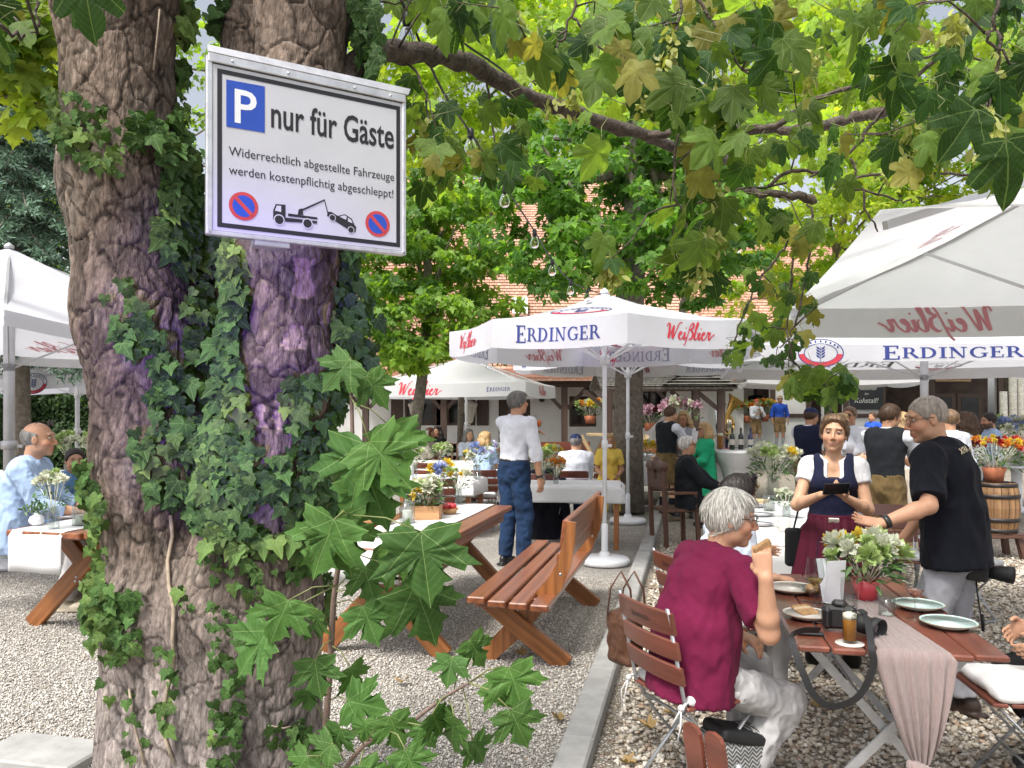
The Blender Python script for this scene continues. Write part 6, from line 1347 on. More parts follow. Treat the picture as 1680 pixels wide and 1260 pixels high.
# ------------------------------------------------------------------ tableware
PORC = pm('stoneware', (.62, .58, .52), .3, .05, 20, 0, coat=.3); MINT = None
m_, nt_, ns_2, ls_2, b_2 = new_mat('mint_pattern'); tc_ = N(nt_, 'ShaderNodeTexCoord'); vo_ = N(nt_, 'ShaderNodeTexVoronoi', feature='DISTANCE_TO_EDGE', i_Scale=42.0, i_Randomness=.15); ls_2.new(tc_.outputs['Object'], vo_.inputs[0]); ls_2.new(ramp(nt_, vo_.outputs[0], [(.05, (.72, .74, .70)), (.12, (.45, .62, .57))]), b_2.inputs['Base Color']); b_2.inputs['Roughness'].default_value = .25; MINT = m_
RIM = pm('brown_rim', (.20, .12, .07), .35, .1, 20, 0)
def plate(label, c, r, mat=PORC, group='plates on the near table', cat='plate'):
    t = thing('plate', label, cat, c, 0, group); b = MB(); b.lathe([(0, .004), (r * .55, .003), (r * .6, 0), (r * .66, .006), (r * .97, .021)], n=40); b.lathe([(r * .97, .024), (r * .66, .010), (r * .6, .007), (0, .006)], n=40, m=0, cap=False); b.build('dish', mat, t)
    b = MB(); b.lathe([(r * .97, .0205), (r, .0225), (r * .97, .0245)], n=40, cap=False); b.build('rim', RIM, t); return t
plate('pale green patterned plate, farther of the two empty ones', on4(1506, 998), .112, MINT); plate('pale green patterned plate, nearer of the two empty ones', on4(1556, 1028), .112, MINT)
plate('cream plate with brown rim holding slices of bread', on4(1325, 1014), .105); plate('cream plate with dark rim before the dark haired woman', on4(1300, 970), .125)
BREAD = pm('bread', (.38, .22, .10), .9, .3, 40, .6, 90); CRUMB = pm('bread_crumb', (.55, .42, .27), .95, .15, 60, .6, 120)
c = on4(1322, 1008, .775); t = thing('bread_slice', 'brown bread slices lying on the cream plate', 'bread', c, R(20)); 
for i in range(3): b = MB(); b.box((0, -.012 + .018 * i, .014 + .004 * i), (.09, .05, .014), (V(1, 0, 0), unit(V(0, 1, .25)), unit(V(0, -.25, 1))), 0, .006); b.build('slice', CRUMB if i % 2 else BREAD, t)
WINE = pm('white_wine', (.75, .62, .25), .05, .02, 5, 0); WINE.node_tree.nodes['Principled BSDF'].inputs['Transmission Weight'].default_value = .85; WINE.node_tree.nodes['Principled BSDF'].inputs['IOR'].default_value = 1.1
ROSE = pm('rose_wine', (.85, .42, .33), .05, .02, 5, 0); ROSE.node_tree.nodes['Principled BSDF'].inputs['Transmission Weight'].default_value = .85; ROSE.node_tree.nodes['Principled BSDF'].inputs['IOR'].default_value = 1.1
BEER = pm('beer', (.62, .24, .03), .05, .05, 5, 0); BEER.node_tree.nodes['Principled BSDF'].inputs['Transmission Weight'].default_value = .6; BEER.node_tree.nodes['Principled BSDF'].inputs['IOR'].default_value = 1.1
FOAM = pm('beer_foam', (.82, .76, .62), .9, .05, 60, .3, 200)
def wineglass(label, c, h, wine, group='wine glasses', lvl=.5):
    t = thing('wine_glass', label, 'glass', c, 0, group); s = h / .22; b = MB()
    b.lathe([(.034, 0), (.034, .002), (.006, .006), (.0035, .02), (.0035, .085), (.008, .092), (.026, .108), (.039, .135), (.040, .155), (.031, .22)], n=28, cap=False); b.build('bowl', GLS, t)
    b = MB(); z1 = .108 + .04 * lvl; b.lathe([(0, .0945), (.009, .095), (.0245, .109), (.035, z1), (0, z1)], n=24); b.build('wine', wine, t); t.scale = (s,) * 3; return t
wineglass('tall wine glass with white wine before the dirndl apron', on4(1337, 996), .225, WINE); wineglass('wine glass with rose wine beside the patterned plates', on4(1501, 1016), .215, ROSE)
c = on4(1394, 1056); t = thing('beer_glass', 'tall wheat beer glass a third full of dark beer on a coaster', 'glass', c)
b = MB(); b.lathe([(.026, .004), (.027, .02), (.0255, .06), (.027, .13), (.033, .19), (.034, .215), (.031, .248)], n=28, cap=False); b.build('body', GLS, t)
b = MB(); b.lathe([(0, .012), (.0245, .012), (.0235, .06), (.0248, .092), (0, .092)], n=24); b.build('beer', BEER, t); b = MB(); b.lathe([(0, .0925), (.0248, .0925), (.0255, .112), (.012, .118), (0, .117)], n=24); b.build('foam', FOAM, t)
b = MB(); sc_ = .030
def bg_map(a, e, off): 
    th = -math.pi / 2 + .35 + (-e) / .034; r_ = .0345 + off; return V(r_ * math.cos(th), r_ * math.sin(th), .095 + a)
put_polys(b, P_ERD[0], .105, P_ERD[1], bg_map, .0008, 0)
for k in range(6):
    z = .205; th = -math.pi / 2 + (-.4 + .16 * k)
b.build('lettering', BLK, t)
cs_ = MB(); cs_.lathe([(0, 0), (.052, 0), (.053, .0015), (.052, .003), (0, .003)], n=32); o = cs_.build('coaster', PORC); o.location = tuple(c + V(0, 0, .0)); tag(o, 'round white beer coaster under the tall beer glass', 'coaster'); t.location.z += .003
# camera with strap
CAMB = pm('camera_black', (.014, .014, .015), .45, .15, 30, .3, 160); RUB = pm('rubber_black', (.010, .010, .011), .65, .2, 30, .35, 220); LENSG = pm('lens_glass', (.02, .018, .03), .05, .2, 5, 0, coat=1.0)
c = on4(1398, 1046); c = c + V(.0, .10, 0); t = thing('camera', 'black camera with lens lying beside the beer glass', 'camera', c, R(-16))
b = MB(); b.box((-.01, 0, .055), (.13, .05, .092), None, 0, .012); b.box((-.01, 0, .108), (.055, .045, .03), None, 0, .012); b.box((-.058, -.012, .055), (.035, .075, .09), None, 0, .014); b.build('body', CAMB, t)
lx = unit(V(.72, -.62, -.12)); e1 = unit(np.cross(lx, UP)); e2 = np.cross(e1, lx); b = MB(); b.lathe([(.034, 0), (.034, .03), (.037, .032), (.037, .062), (.035, .064), (.035, .09), (.043, .094), (.045, .128), (.041, .128), (.036, .10), (0, .098)], (.035, -.01, .05), 30, 0, True, np.array([e1, e2, lx])); b.build('lens', RUB, t); b = MB(); b.ball(V(.035, -.01, .05) + lx * .1, (.034, .034, .012), 16, 0, np.array([e1, e2, lx])); b.build('glass', LENSG, t)
zz = lambda x, y, Y: P(1260 + .349 * x, 820 + .349 * y, Y)
pts = pxpath([(1410, 1000, 3.05), (1420, 1010, 2.96), (1427, 1040, 2.88), (1430, 1065, 2.84), (1433, 1092, 2.84), (1418, 1130, 2.85), (1395, 1152, 2.86), (1362, 1158, 2.88), (1335, 1140, 2.89), (1318, 1105, 2.90), (1303, 1065, 2.93), (1300, 1043, 2.96), (1318, 1034, 3.02), (1345, 1034, 3.08)], 5)
b = MB()
nrm_ = V(0, 1, .25); T = np.gradient(pts, axis=0); sd_ = np.array([unit(np.cross(t_, V(.15, 1, .2))) for t_ in T]); wd = .013
vv_ = []; 
for p_, s_, t_ in zip(pts, sd_, T):
    nn_ = unit(np.cross(s_, t_))
    for (a_, d_) in ((-1, -1), (1, -1), (1, 1), (-1, 1)): vv_.append(p_ + s_ * a_ * wd + nn_ * d_ * .0012)
F = [(i * 4 + j, i * 4 + (j + 1) % 4, (i + 1) * 4 + (j + 1) % 4, (i + 1) * 4 + j) for i in range(len(pts) - 1) for j in range(4)] + [(0, 1, 2, 3), tuple((len(pts) - 1) * 4 + j for j in range(4))]
b.add(vv_, F, 0); b.build('strap', RUB, t, world=True).matrix_parent_inverse = t.matrix_basis.inverted() @ Matrix.Translation(t.location) if False else Matrix.Identity(4)
t = thing('wallet', 'flat black wallet lying at the near left table edge', 'wallet', on4(1330, 1042), R(-12)); b = MB(); b.box((0, 0, .007), (.10, .035, .013), None, 0, .005); b.build('cover', RUB, t); b = MB(); b.box((-.045, 0, .0145), (.006, .02, .003)); b.build('clasp', GALV, t)
def candle(label, c, r=.035, h=.085, pillar=None, group='candle glasses'):
    t = thing('candle_glass', label, 'candle', c, 0, group); b = MB(); b.lathe([(0, .001), (r, .001), (r, h), (r - .003, h), (r - .003, .005), (0, .005)], n=26); b.build('glass', GLS, t)
    ph = pillar or .016; b = MB(); b.lathe([(0, .0055), (r * .6, .0055), (r * .6, ph), (0, ph)], n=18); b.tube([(0, 0, ph), (0, 0, ph + .008)], .001, 4); b.build('wax', pm('wax', (.82, .79, .72), .5, .03, 10, 0), t); return t
candle('small glass with a tea light behind the camera', on4(1455, 1012)); 
# gauze runner with knot
GAUZE = pm('gauze', (.36, .275, .26), .95, .12, 30, .6, 300, stretch=(8, 1, 1), transl=.25, sheen=.3)
t = thing('table_runner', 'dusty pink gauze runner hanging knotted over the table end', 'runner', t4c, t4yaw)
nx, ny = 40, 60; v = []; yn = -t4l / 2; gx = .055
for j in range(ny):
    s = j / (ny - 1) * 1.32 - .42
    for i in range(nx):
        u = i / (nx - 1) * 2 - 1; fold = math.sin(u * 17 + .7 * math.sin(s * 3)) * .006 + math.sin(u * 31 + 2) * .0025
        if s >= 0:
            w = .125 - .05 * min(1, s / .5); v.append((gx - .02 + u * w - .12 * s * 0, yn + s - .01, .762 + abs(fold) + .003))
        else:
            q = -s / .42; w = .125 * (1 - q) ** .75 + .022; v.append((gx - .02 + u * w + .02 * q, yn - .016 - .02 * math.sin(q * 3) + fold * (1 + 2 * q), .757 - .42 * q + .02 * abs(u) * q))
b = MB(); b.add(v, [(j * nx + i, j * nx + i + 1, (j + 1) * nx + i + 1, (j + 1) * nx + i) for j in range(ny - 1) for i in range(nx - 1)], 0, None, True); o = b.build('cloth', GAUZE, t); so = o.modifiers.new('thick', 'SOLIDIFY'); so.thickness = .002
kc = V(gx, yn - .03, .335); sdf_obj('knot', [ell(kc, (.04, .034, .032)), cone(kc + (-.03, 0, .02), kc + (.03, -.02, -.015), .022, .02, .01), cone(kc + (.0, -.01, -.02), kc + (.03, -.015, -.085), .02, .012, .01), cone(kc + (-.01, .0, -.02), kc + (-.035, -.0, -.07), .018, .012, .01), cone(kc + (.02, 0, -.0), kc + (.06, -.01, -.035), .015, .008, .01)], .005, GAUZE, t, 1, (.004, (40, 40, 14)))

# ------------------------------------------------------------------ flowers
PET = leafmat('petal', .25, 0, .7, tint=(1, 1, .9)); GRN = leafmat('bouquet_leaf', .25, 0, .5)
def bouquet(label, c, r, h, vase='glass', n=18, pal=('w', 'w', 'y', 'g'), cat='flowers', group='flower arrangements', leaves=90, seed=0, spread=1.0, vh=None, fsize=None, name='flower_arrangement'):
    rng = np.random.default_rng(seed); t = thing(name, label, cat, c, 0, group); vh = vh or h * .42
    if vase == 'glass':
        b = MB(); q = r * .24 + .012; b.lathe([(0, .002), (q * .9, .002), (q, vh * .5), (q * .8, vh * .85), (q, vh), (q - .003, vh), (q * .7, vh * .85), (q * .85, .01), (0, .01)], n=22); b.build('vase', GLS, t)
    elif vase == 'box':
        b = MB(); q = r * .75
        for sx_, sy_ in ((0, -1), (0, 1)): b.box((0, sy_ * q * .95, vh / 2), (q * 2, .012, vh), None, 0, .002)
        for sx_ in (-1, 1): b.box((sx_ * q, 0, vh / 2), (.012, q * 1.8, vh), None, 0, .002)
        b.box((0, 0, .006), (q * 1.95, q * 1.8, .01)); b.build('wooden_box', wood('box_wood', (.36, .17, .07), (.56, .32, .15), .6, 1, 0), t)
    else:
        b = MB(); q = r * .42; b.lathe([(0, 0), (q * .72, 0), (q * .8, vh * .5), (q, vh), (q * .9, vh), (q * .7, vh * .5), (0, vh * .4)], n=24); b.build('pot', vase, t)
    fv, fl_, fd, fn, fs, fc = [], [], [], [], [], []
    COLS = {'w': (.74, .76, .62), 'y': (.80, .60, .06), 'g': (.42, .55, .20), 'b': (.34, .42, .70), 'r': (.62, .05, .05), 'p': (.66, .42, .52), 'l': (.62, .60, .78), 'o': (.75, .30, .04), 'd': (.16, .02, .035)}
    stems = MB(); top = V(0, 0, vh)
    for k in range(n):
        a = rng.uniform(0, 6.283); u = rng.uniform(0, 1) ** .5; d = V(math.cos(a) * u * spread, math.sin(a) * u * spread, 0); p = V(d[0] * r, d[1] * r, vh + (h - vh) * (.35 + .65 * math.sqrt(max(0, 1 - (u * .85) ** 2))) * rng.uniform(.75, 1.0))
        stems.tube([top * .6, (top + p) / 2 + d * r * .1, p], .0022, 4)
        kind = pal[rng.integers(len(pal))]; S = (fsize or .042) * rng.uniform(.8, 1.5); out = unit(p - top * .6); m = 46
        dirs = rng.normal(size=(m, 3)); dirs /= np.linalg.norm(dirs, axis=1)[:, None]; dirs = dirs + out * .75
        for q_ in dirs: q_ = unit(q_); fv.append(p + q_ * S * .12); fd.append(q_); fn.append(out + rng.normal(0, .5, 3)); fs.append(S * rng.uniform(.5, .95)); fc.append(np.array(COLS[kind]) * rng.uniform(.8, 1.12))
    leaf_obj('blossoms', OVAL, fv, fd, fn, fs, fc, PET, t, False, .25, -.3, world=False, width=1.15)
    bs, ds = [], []
    for k in range(leaves):
        a = rng.uniform(0, 6.283); u = rng.uniform(0, 1) ** .5; z = rng.uniform(-.05, .85); bs.append(V(math.cos(a) * u * r * .9 * spread, math.sin(a) * u * r * .9 * spread, vh + (h - vh) * z * math.sqrt(max(0.05, 1 - u * u * .8)))); ds.append(V(math.cos(a), math.sin(a), rng.uniform(-.3, .8)))
    leaf_obj('leaves', LANCE, bs, np.array(ds) + rng.normal(0, .3, (len(ds), 3)), rng.normal(0, .4, (len(ds), 3)) + np.array([0, -.3, .8]), .052 * rng.uniform(.6, 1.3, len(ds)) * (r / .14) ** .5, np.array((.06, .12, .035)) * rng.uniform(.6, 1.8, (len(ds), 1)), GRN, t, False, .1, .4, world=False, width=1.6)
    stems.build('stems', GRN, t); return t
POTR = pm('red_white_pot', (.60, .07, .09), .35, .06, 20, 0); TERR = pm('terracotta', (.50, .17, .085), .8, .12, 20, .2, 80)
bouquet('white and yellow flower bowl in a red pot on the near table', on4(1420, 985), .155, .30, POTR, 22, ('w', 'w', 'g', 'y', 'g'), leaves=190, seed=1, vh=.10, fsize=.055)
mc = on4(1370, 990); t = thing('menu_card', 'white menu card standing behind the flower bowl', 'card', mc, R(14)); b = MB(); b.box((0, 0, .10), (.10, .0025, .20), (unit(V(1, 0, 0)), unit(V(0, 1, .12)), unit(V(0, -.12, 1)))); b.build('front', PWH, t); b = MB(); b.box((0, .045, .10), (.10, .0025, .20), (V(1, 0, 0), unit(V(0, 1, -.25)), unit(V(0, .25, 1)))); b.build('back', PWH, t)
t = thing('glass_bowl', 'small glass bowl with food left of the wine glass', 'bowl', on4(1332, 978)); b = MB(); b.lathe([(0, .003), (.03, .003), (.045, .025), (.05, .05), (.047, .05), (.042, .026), (.028, .007), (0, .007)], n=24); b.build('bowl', GLS, t); sdf_obj('food', [ell((.0, 0, .03), (.034, .034, .018)), ell((.012, .01, .045), (.018, .015, .012)), ell((-.014, -.008, .044), (.016, .014, .012))], .004, BREAD, t)
KN = pm('steel', (.6, .6, .6), .2, .05, 10, 0, metal=1)
for i, (px, py, a) in enumerate(((1340, 1022, 40), (1352, 990, 60))): t = thing('knife', ('steel knife beside the bread plate', 'steel knife by the white wine glass')[i], 'knife', on4(px, py), R(a)); b = MB(); b.box((0, .05, .003), (.016, .10, .002)); b.build('blade', KN, t); b = MB(); b.box((0, -.04, .004), (.012, .08, .006), None, 0, .002); b.build('handle', KN, t)
# laid table behind
on5 = lambda px, py: PZ(px, py, .768)
for i, (px, py, r, lb) in enumerate(((1245, 862, .12, 'white plate nearest on the long table behind the dark haired woman'), (1247, 846, .12, 'white plate, middle one of the row on the long white table'), (1238, 832, .11, 'white plate farthest along the long white table'), (1390, 885, .11, 'white plate behind the phone woman on the long table'))):
    plate(lb, on5(px, py), r, PWH, 'white plates on the long table')
t = thing('mug', 'beige ceramic mug on the long white table', 'mug', on5(1287, 872)); b = MB(); b.lathe([(0, .002), (.04, .002), (.043, .01), (.043, .1), (.039, .1), (.039, .012), (0, .012)], n=24); b.build('body', PORC, t); b = MB(); b.tube([V(-.042, 0, .08), V(-.07, 0, .075), V(-.075, 0, .045), V(-.042, 0, .025)], .006, 6); b.build('handle', PORC, t)
for i, (px, py) in enumerate(((1240, 826), (1228, 800))):
    t = thing('wooden_tray', ('oval wooden bread tray on the long white table', 'square wooden tray farther along the long white table')[i], 'tray', on5(px, py), R(20)); b = MB(); b.lathe([(0, 0), (.12, 0), (.14, .035), (.13, .035), (.11, .01), (0, .01)], n=24); b.build('tray', MATS['pine'], t); t.scale = (1.1, .7, 1)
bouquet('large white yellow and blue bouquet on the long white table', on5(1268, 812), .24, .52, 'glass', 30, ('w', 'w', 'y', 'g', 'b', 'g', 'w'), leaves=200, seed=2, vh=.2, fsize=.06)
bouquet('small white posy in front of the large bouquet', on5(1290, 850), .1, .24, 'glass', 10, ('w', 'g', 'w'), leaves=70, seed=12, fsize=.035)
candle('glass candle holder on the long white table', on5(1262, 838), .05, .14, .07)
wineglass('empty wine glass on the long white table', on5(1310, 850), .22, GLS)
wineglass('wine glass on the table behind the phone woman', on5(1415, 868), .22, GLS)
# left-middle table
on2 = lambda px, py: PZ(px, py, .778)
bouquet('white chrysanthemums in a wooden box on the bench table', on2(700, 850), .15, .30, 'box', 17, ('w', 'w', 'w', 'y', 'g'), leaves=170, seed=3, vh=.11, fsize=.062)
bouquet('yellow and blue bouquet in a glass vase behind the wooden flower box', on2(722, 830), .13, .40, 'glass', 14, ('y', 'b', 'l', 'g', 'y'), leaves=90, seed=4, fsize=.05)
bouquet('pale yellow roses in a tall glass on the bench table', on2(752, 826), .10, .34, 'glass', 9, ('g', 'w', 'y', 'w'), leaves=50, seed=5, fsize=.045)
candle('tall candle glass left of the wooden flower box', on2(668, 858), .062, .17, .10)
t = thing('fruit_bowl', 'small wooden bowl of red apples by the flower box', 'bowl', on2(737, 843)); b = MB(); b.lathe([(0, 0), (.05, 0), (.085, .05), (.08, .05), (.045, .012), (0, .012)], n=26); b.build('bowl', MATS['box_wood'], t)
APP = pm('apple', (.50, .035, .05), .3, .25, 14, 0, coat=.3)
for i, (x, y) in enumerate(((-.03, -.01), (.03, .0), (.0, .035))): b = MB(); b.lathe([(0, -.026), (.02, -.03), (.034, -.008), (.032, .015), (.016, .028), (0, .02)], (x, y, .062), 14); b.build('apple', APP, t)
for i, (px, py, lb, R_) in enumerate(((625, 882, 'ribbed cream shell vase near the end of the bench table', None), (60, 862, 'ribbed white round vase with green sprigs on the left table', None))):
    c = on2(px, py); t = thing('ribbed_vase', lb, 'vase', c, 0, 'small ribbed vases'); b = MB(); k = 40; prof = [(.02, .0), (.045, .015), (.052, .04), (.042, .068), (.018, .085), (.018, .095)]
    L = [(r * (1 + .06 * (j % 2)) * math.cos(6.283 * j / k), r * (1 + .06 * (j % 2)) * math.sin(6.283 * j / k), z) for r, z in prof for j in range(k)]; b.add(L, [(i_ * k + j, i_ * k + (j + 1) % k, (i_ + 1) * k + (j + 1) % k, (i_ + 1) * k + j) for i_ in range(5) for j in range(k)], 0, None, True); b.build('body', PORC if i == 0 else PWH, t)
    if i: 
        bs = [V(RNG.normal(0, .04), RNG.normal(0, .04), .10 + abs(RNG.normal(0, .045))) for _ in range(60)]; leaf_obj('sprigs', LANCE, bs, np.array([0, 0, .5]) + rand_dirs(60), rand_dirs(60), np.full(60, .05), np.array((.06, .12, .035)) * RNG.uniform(.6, 1.6, (60, 1)), GRN, t, False, world=False, width=1.8)
t = thing('basket', 'shallow brown wicker dish on the bench table behind leaves', 'basket', on2(612, 860)); b = MB(); b.lathe([(0, 0), (.12, 0), (.15, .07), (.14, .07), (.11, .01), (0, .01)], n=28); b.build('dish', MATS['box_wood'], t)
t = thing('menu_card', 'white menu card standing among the bouquets', 'card', PZ(732, 785, .77), R(8)); b = MB(); b.box((0, 0, .12), (.16, .003, .24), (V(1, 0, 0), unit(V(0, 1, .1)), unit(V(0, -.1, 1)))); b.build('front', pm('pale_card', (.60, .64, .72), .6, .02, 4, 0), t); b = MB(); b.box((0, .05, .12), (.16, .003, .24), (V(1, 0, 0), unit(V(0, 1, -.25)), unit(V(0, .25, 1)))); b.build('back', PWH, t)
for i, (px, py, Y, r, h, pal, lb) in enumerate(((782, 775, 10.4, .20, .42, ('b', 'l', 'w', 'y', 'w'), 'blue and white bouquet on the table behind the menu card'), (680, 782, 10.2, .14, .46, ('w', 'w', 'g'), 'white roses in a tall vase before the red bench'), (725, 740, 13.8, .22, .3, ('g', 'g', 'w'), 'green hydrangeas on the far laid table'), (655, 800, 9.0, .12, .4, ('w', 'y', 'g'), 'white and yellow sprigs at the edge of the leafy sapling'),
        (815, 745, 13.6, .18, .34, ('w', 'l', 'g'), 'pale bouquet beside the blond seated woman'), (890, 775, 9.8, .12, .36, ('w', 'g', 'w'), 'white bouquet behind the standing man'), (912, 785, 9.6, .1, .28, ('p', 'w', 'o'), 'small pink posy on the capped man\'s table'), (1062, 745, 14.1, .24, .34, ('w', 'b', 'y', 'w', 'l'), 'white and blue bouquet in a steel bowl'), (870, 745, 13, .18, .34, ('w', 'g'), 'white bouquet far behind the standing man'),
        (905, 760, 13, .16, .3, ('w', 'y', 'g'), 'white and yellow bouquet left of the navy cap'), (1190, 788, 12.0, .14, .28, ('r', 'd', 'p'), 'dark red posy before the standing table'))):
    c = P(px, py, Y); c[2] = .768; bouquet(lb, c, r, h, KN if 'steel' in lb else 'glass', 15, pal, leaves=70, seed=20 + i, vh=.15 if 'steel' in lb else None, fsize=.06)
# left table
on1 = lambda px, py: PZ(px, py, .778)
bouquet('cream roses in a tall clear vase on the left table', on1(88, 868), .13, .42, 'glass', 9, ('w', 'g', 'w'), leaves=70, seed=40, vh=.17, fsize=.05)
candle('square candle glass with white candle on the left table', on1(131, 862), .055, .15, .08)
plate('white plate on the left table before the bald man', on1(110, 850), .12, PWH, 'plates on the left table')
bouquet('white hydrangea bunch on the far left table', V(P(115, 0, 11.5)[0], 11.5, .77), .30, .55, 'glass', 30, ('w', 'w', 'g'), leaves=120, seed=41, fsize=.08)
# wine bottles, beer and basket on the standing table
BOTG = pm('bottle_green', (.010, .022, .016), .12, .1, 10, 0, coat=.5); BOTB = pm('bottle_blue', (.012, .02, .10), .15, .1, 10, 0, coat=.5)
for i, (dx, dy, m_, lb) in enumerate(((-.08, .05, BOTG, 'dark green wine bottle on the standing table, left one'), (.06, .1, BOTG, 'dark green wine bottle on the standing table, middle one'), (.17, 0, BOTB, 'dark blue wine bottle on the standing table'))):
    t = thing('wine_bottle', lb, 'bottle', ck + V(dx, dy, 1.097), 0, 'wine bottles'); b = MB(); b.lathe([(0, .002), (.037, .002), (.038, .01), (.038, .19), (.03, .215), (.015, .24), (.014, .30), (.016, .302), (.016, .315), (0, .315)], n=18); b.build('bottle', m_, t); b = MB(); b.lathe([(.0385, .07), (.0387, .071), (.0387, .15), (.0385, .151)], n=18, cap=False); b.build('paper_label', PORC, t)
t = thing('beer_glass', 'full golden beer glass on the standing table', 'glass', ck + V(-.27, -.02, 1.097)); b = MB(); b.lathe([(.03, 0), (.033, .05), (.03, .1), (.04, .2), (.036, .25)], n=18, cap=False); b.build('body', GLS, t); b = MB(); b.lathe([(0, .01), (.028, .01), (.031, .05), (.028, .1), (.037, .2), (0, .2)], n=16); b.build('beer', BEER, t); b = MB(); b.lathe([(0, .201), (.037, .201), (.034, .24), (0, .24)], n=16); b.build('foam', FOAM, t)
WICK = pm('wicker', (.36, .22, .10), .8, .35, 40, 1.0, 60, stretch=(1, 1, 3))
c = V(P(1182, 0, 13.6)[0], 13.6, .768); t = thing('wicker_basket', 'wicker basket with tall handle on the clothed table', 'basket', c); b = MB(); b.lathe([(0, 0), (.17, 0), (.22, .16), (.21, .17), (.2, .16), (.15, .02), (0, .02)], n=26); b.build('body', WICK, t); b = MB(); b.tube([V(-.21 * math.cos(a), 0, .15 + .34 * math.sin(a)) for a in np.linspace(0, math.pi, 14)], .012, 6); b.build('handle', WICK, t)
# barrel with flower box on a stool
bc = PZ(1634, 915); bc[2] = 0; st_ = thing('stool', 'rough wooden stool carrying the barrel', 'stool', bc)
b = MB(); b.box((0, 0, .27), (.46, .40, .05), None, 0, .006); b.build('seat', OLDW, st_)
for sx_ in (-1, 1):
    for sy_ in (-1, 1): b = MB(); b.beam((sx_ * .22, sy_ * .16, 0), (sx_ * .17, sy_ * .13, .25), .06, .06); b.build('leg', OLDW, st_)
br = thing('barrel', 'upright oak barrel with dark iron hoops behind the man in black', 'barrel', bc + V(0, 0, .296)); hb_ = .56; pr = [(.20, 0), (.225, .1), (.24, .28), (.225, .46), (.20, .56)]; b = MB(); n_ = 20
for j in range(n_):
    a0, a1 = 6.283 * j / n_ + .012, 6.283 * (j + 1) / n_ - .012; L = []
    for r_, z in pr: L += [(r_ * math.cos(a0), r_ * math.sin(a0), z), (r_ * math.cos(a1), r_ * math.sin(a1), z)]
    b.add(L, [(2 * i, 2 * i + 1, 2 * i + 3, 2 * i + 2) for i in range(4)], 0, np.array([(z, 0, a) for (r_, z) in pr for a in (0, .07)]) + RNG.uniform(-3, 3, 3))
b.lathe([(0, .01), (.2, .01)], n=20, cap=False); b.lathe([(.195, .0), (.218, .1), (.233, .28), (.218, .46), (.195, .555), (0, .55)], n=40, m=1, cap=False)
b.build('staves', [wood('oak', (.17, .085, .035), (.36, .20, .09), .6, .8, 0), DARK], br)
for z, r_ in ((.03, .21), (.15, .235), (.41, .235), (.53, .21)): b = MB(); b.lathe([(r_ - .004, z - .022), (r_ + .004, z - .02), (r_ + .004, z + .02), (r_ - .004, z + .022)], n=40, cap=False); b.build('hoop', pm('iron', (.05, .045, .045), .5, .2, 20, .1, 60, metal=.6), br)
bouquet('terracotta box of yellow and red flowers on top of the barrel', bc + V(-.02, 0, .860), .30, .52, TERR, 46, ('y', 'o', 'y', 'y', 'r', 'd'), leaves=240, seed=50, vh=.16, fsize=.045, spread=1.1, cat='flower box')
bouquet('pale blue and white hydrangeas by the birch logs', V(P(1668, 0, 13)[0], 13, .75), .42, .8, 'glass', 36, ('b', 'w', 'w', 'b', 'g'), leaves=180, seed=51, fsize=.09)
t = thing('plant_stand', 'white pedestal under the hydrangeas at the right edge', 'stand', (P(1668, 0, 13)[0], 13, 0)); b = MB(); b.lathe([(.25, 0), (.25, .04), (.08, .08), (.08, .68), (.25, .72), (.25, .748)], n=24); b.build('column', PWH, t)
# hanging flower basket and the pink pot at the oven, window boxes
for i, (px, py, Y, r, pal, lb) in enumerate(((968, 672, 25.5, .5, ('y', 'g', 'o', 'w'), 'hanging basket of yellow flowers at the veranda'), (1118, 678, 19.5, .55, ('p', 'p', 'w'), 'pink and white flowers heaped on the oven shelf'), (1066, 684, 25, .5, ('p', 'd', 'w'), 'dry pink flowers at the lit inn window'), (1228, 672, 27.6, .45, ('o', 'r', 'g', 'g'), 'orange window box at the barn serving window'), (1255, 670, 27.7, .4, ('o', 'y', 'g'), 'second window box of orange flowers at the serving window'))):
    bouquet(lb, P(px, py + 10, Y) - V(0, 0, .25), r, .75, TERR, 26, pal, leaves=110, seed=60 + i, vh=.25, fsize=.13, cat='flowers')
    if i == 0: b = MB(); c = P(px, py, Y); b.tube([c, c + V(0, -.0, 1.0)], .012, 5); o = b.build('hanging_cord', CAB); tag(o, 'thin cord carrying the hanging flower basket', 'cord')
# leather bag on the chair
LEA = pm('leather', (.11, .045, .022), .5, .3, 12, .4, 60, dirt=((.05, .02, .012), 8, .5))
bg = P(1026, 1012, 3.62); t = thing('leather_bag', 'worn brown leather bag hanging on the magenta man\'s chair', 'bag', bg)
sdf_obj('body', [rbox((0, .02, -.10), (.085, .05, .12), (unit(V(.5, -.85, 0)), unit(V(.85, .5, 0)), UP), .03)], .009, LEA, t, 1, (.006, (12, 12, 12)))
b = MB()
for s in (-.03, .03): b.tube([V(s - .05, .03, .0), V(s - .035, .02, .13), V(s + .01, 0, .21), V(s + .05, -.02, .13), V(s + .06, -.03, .0)], .011, 7, flat=.35)
b.build('handle', LEA, t)
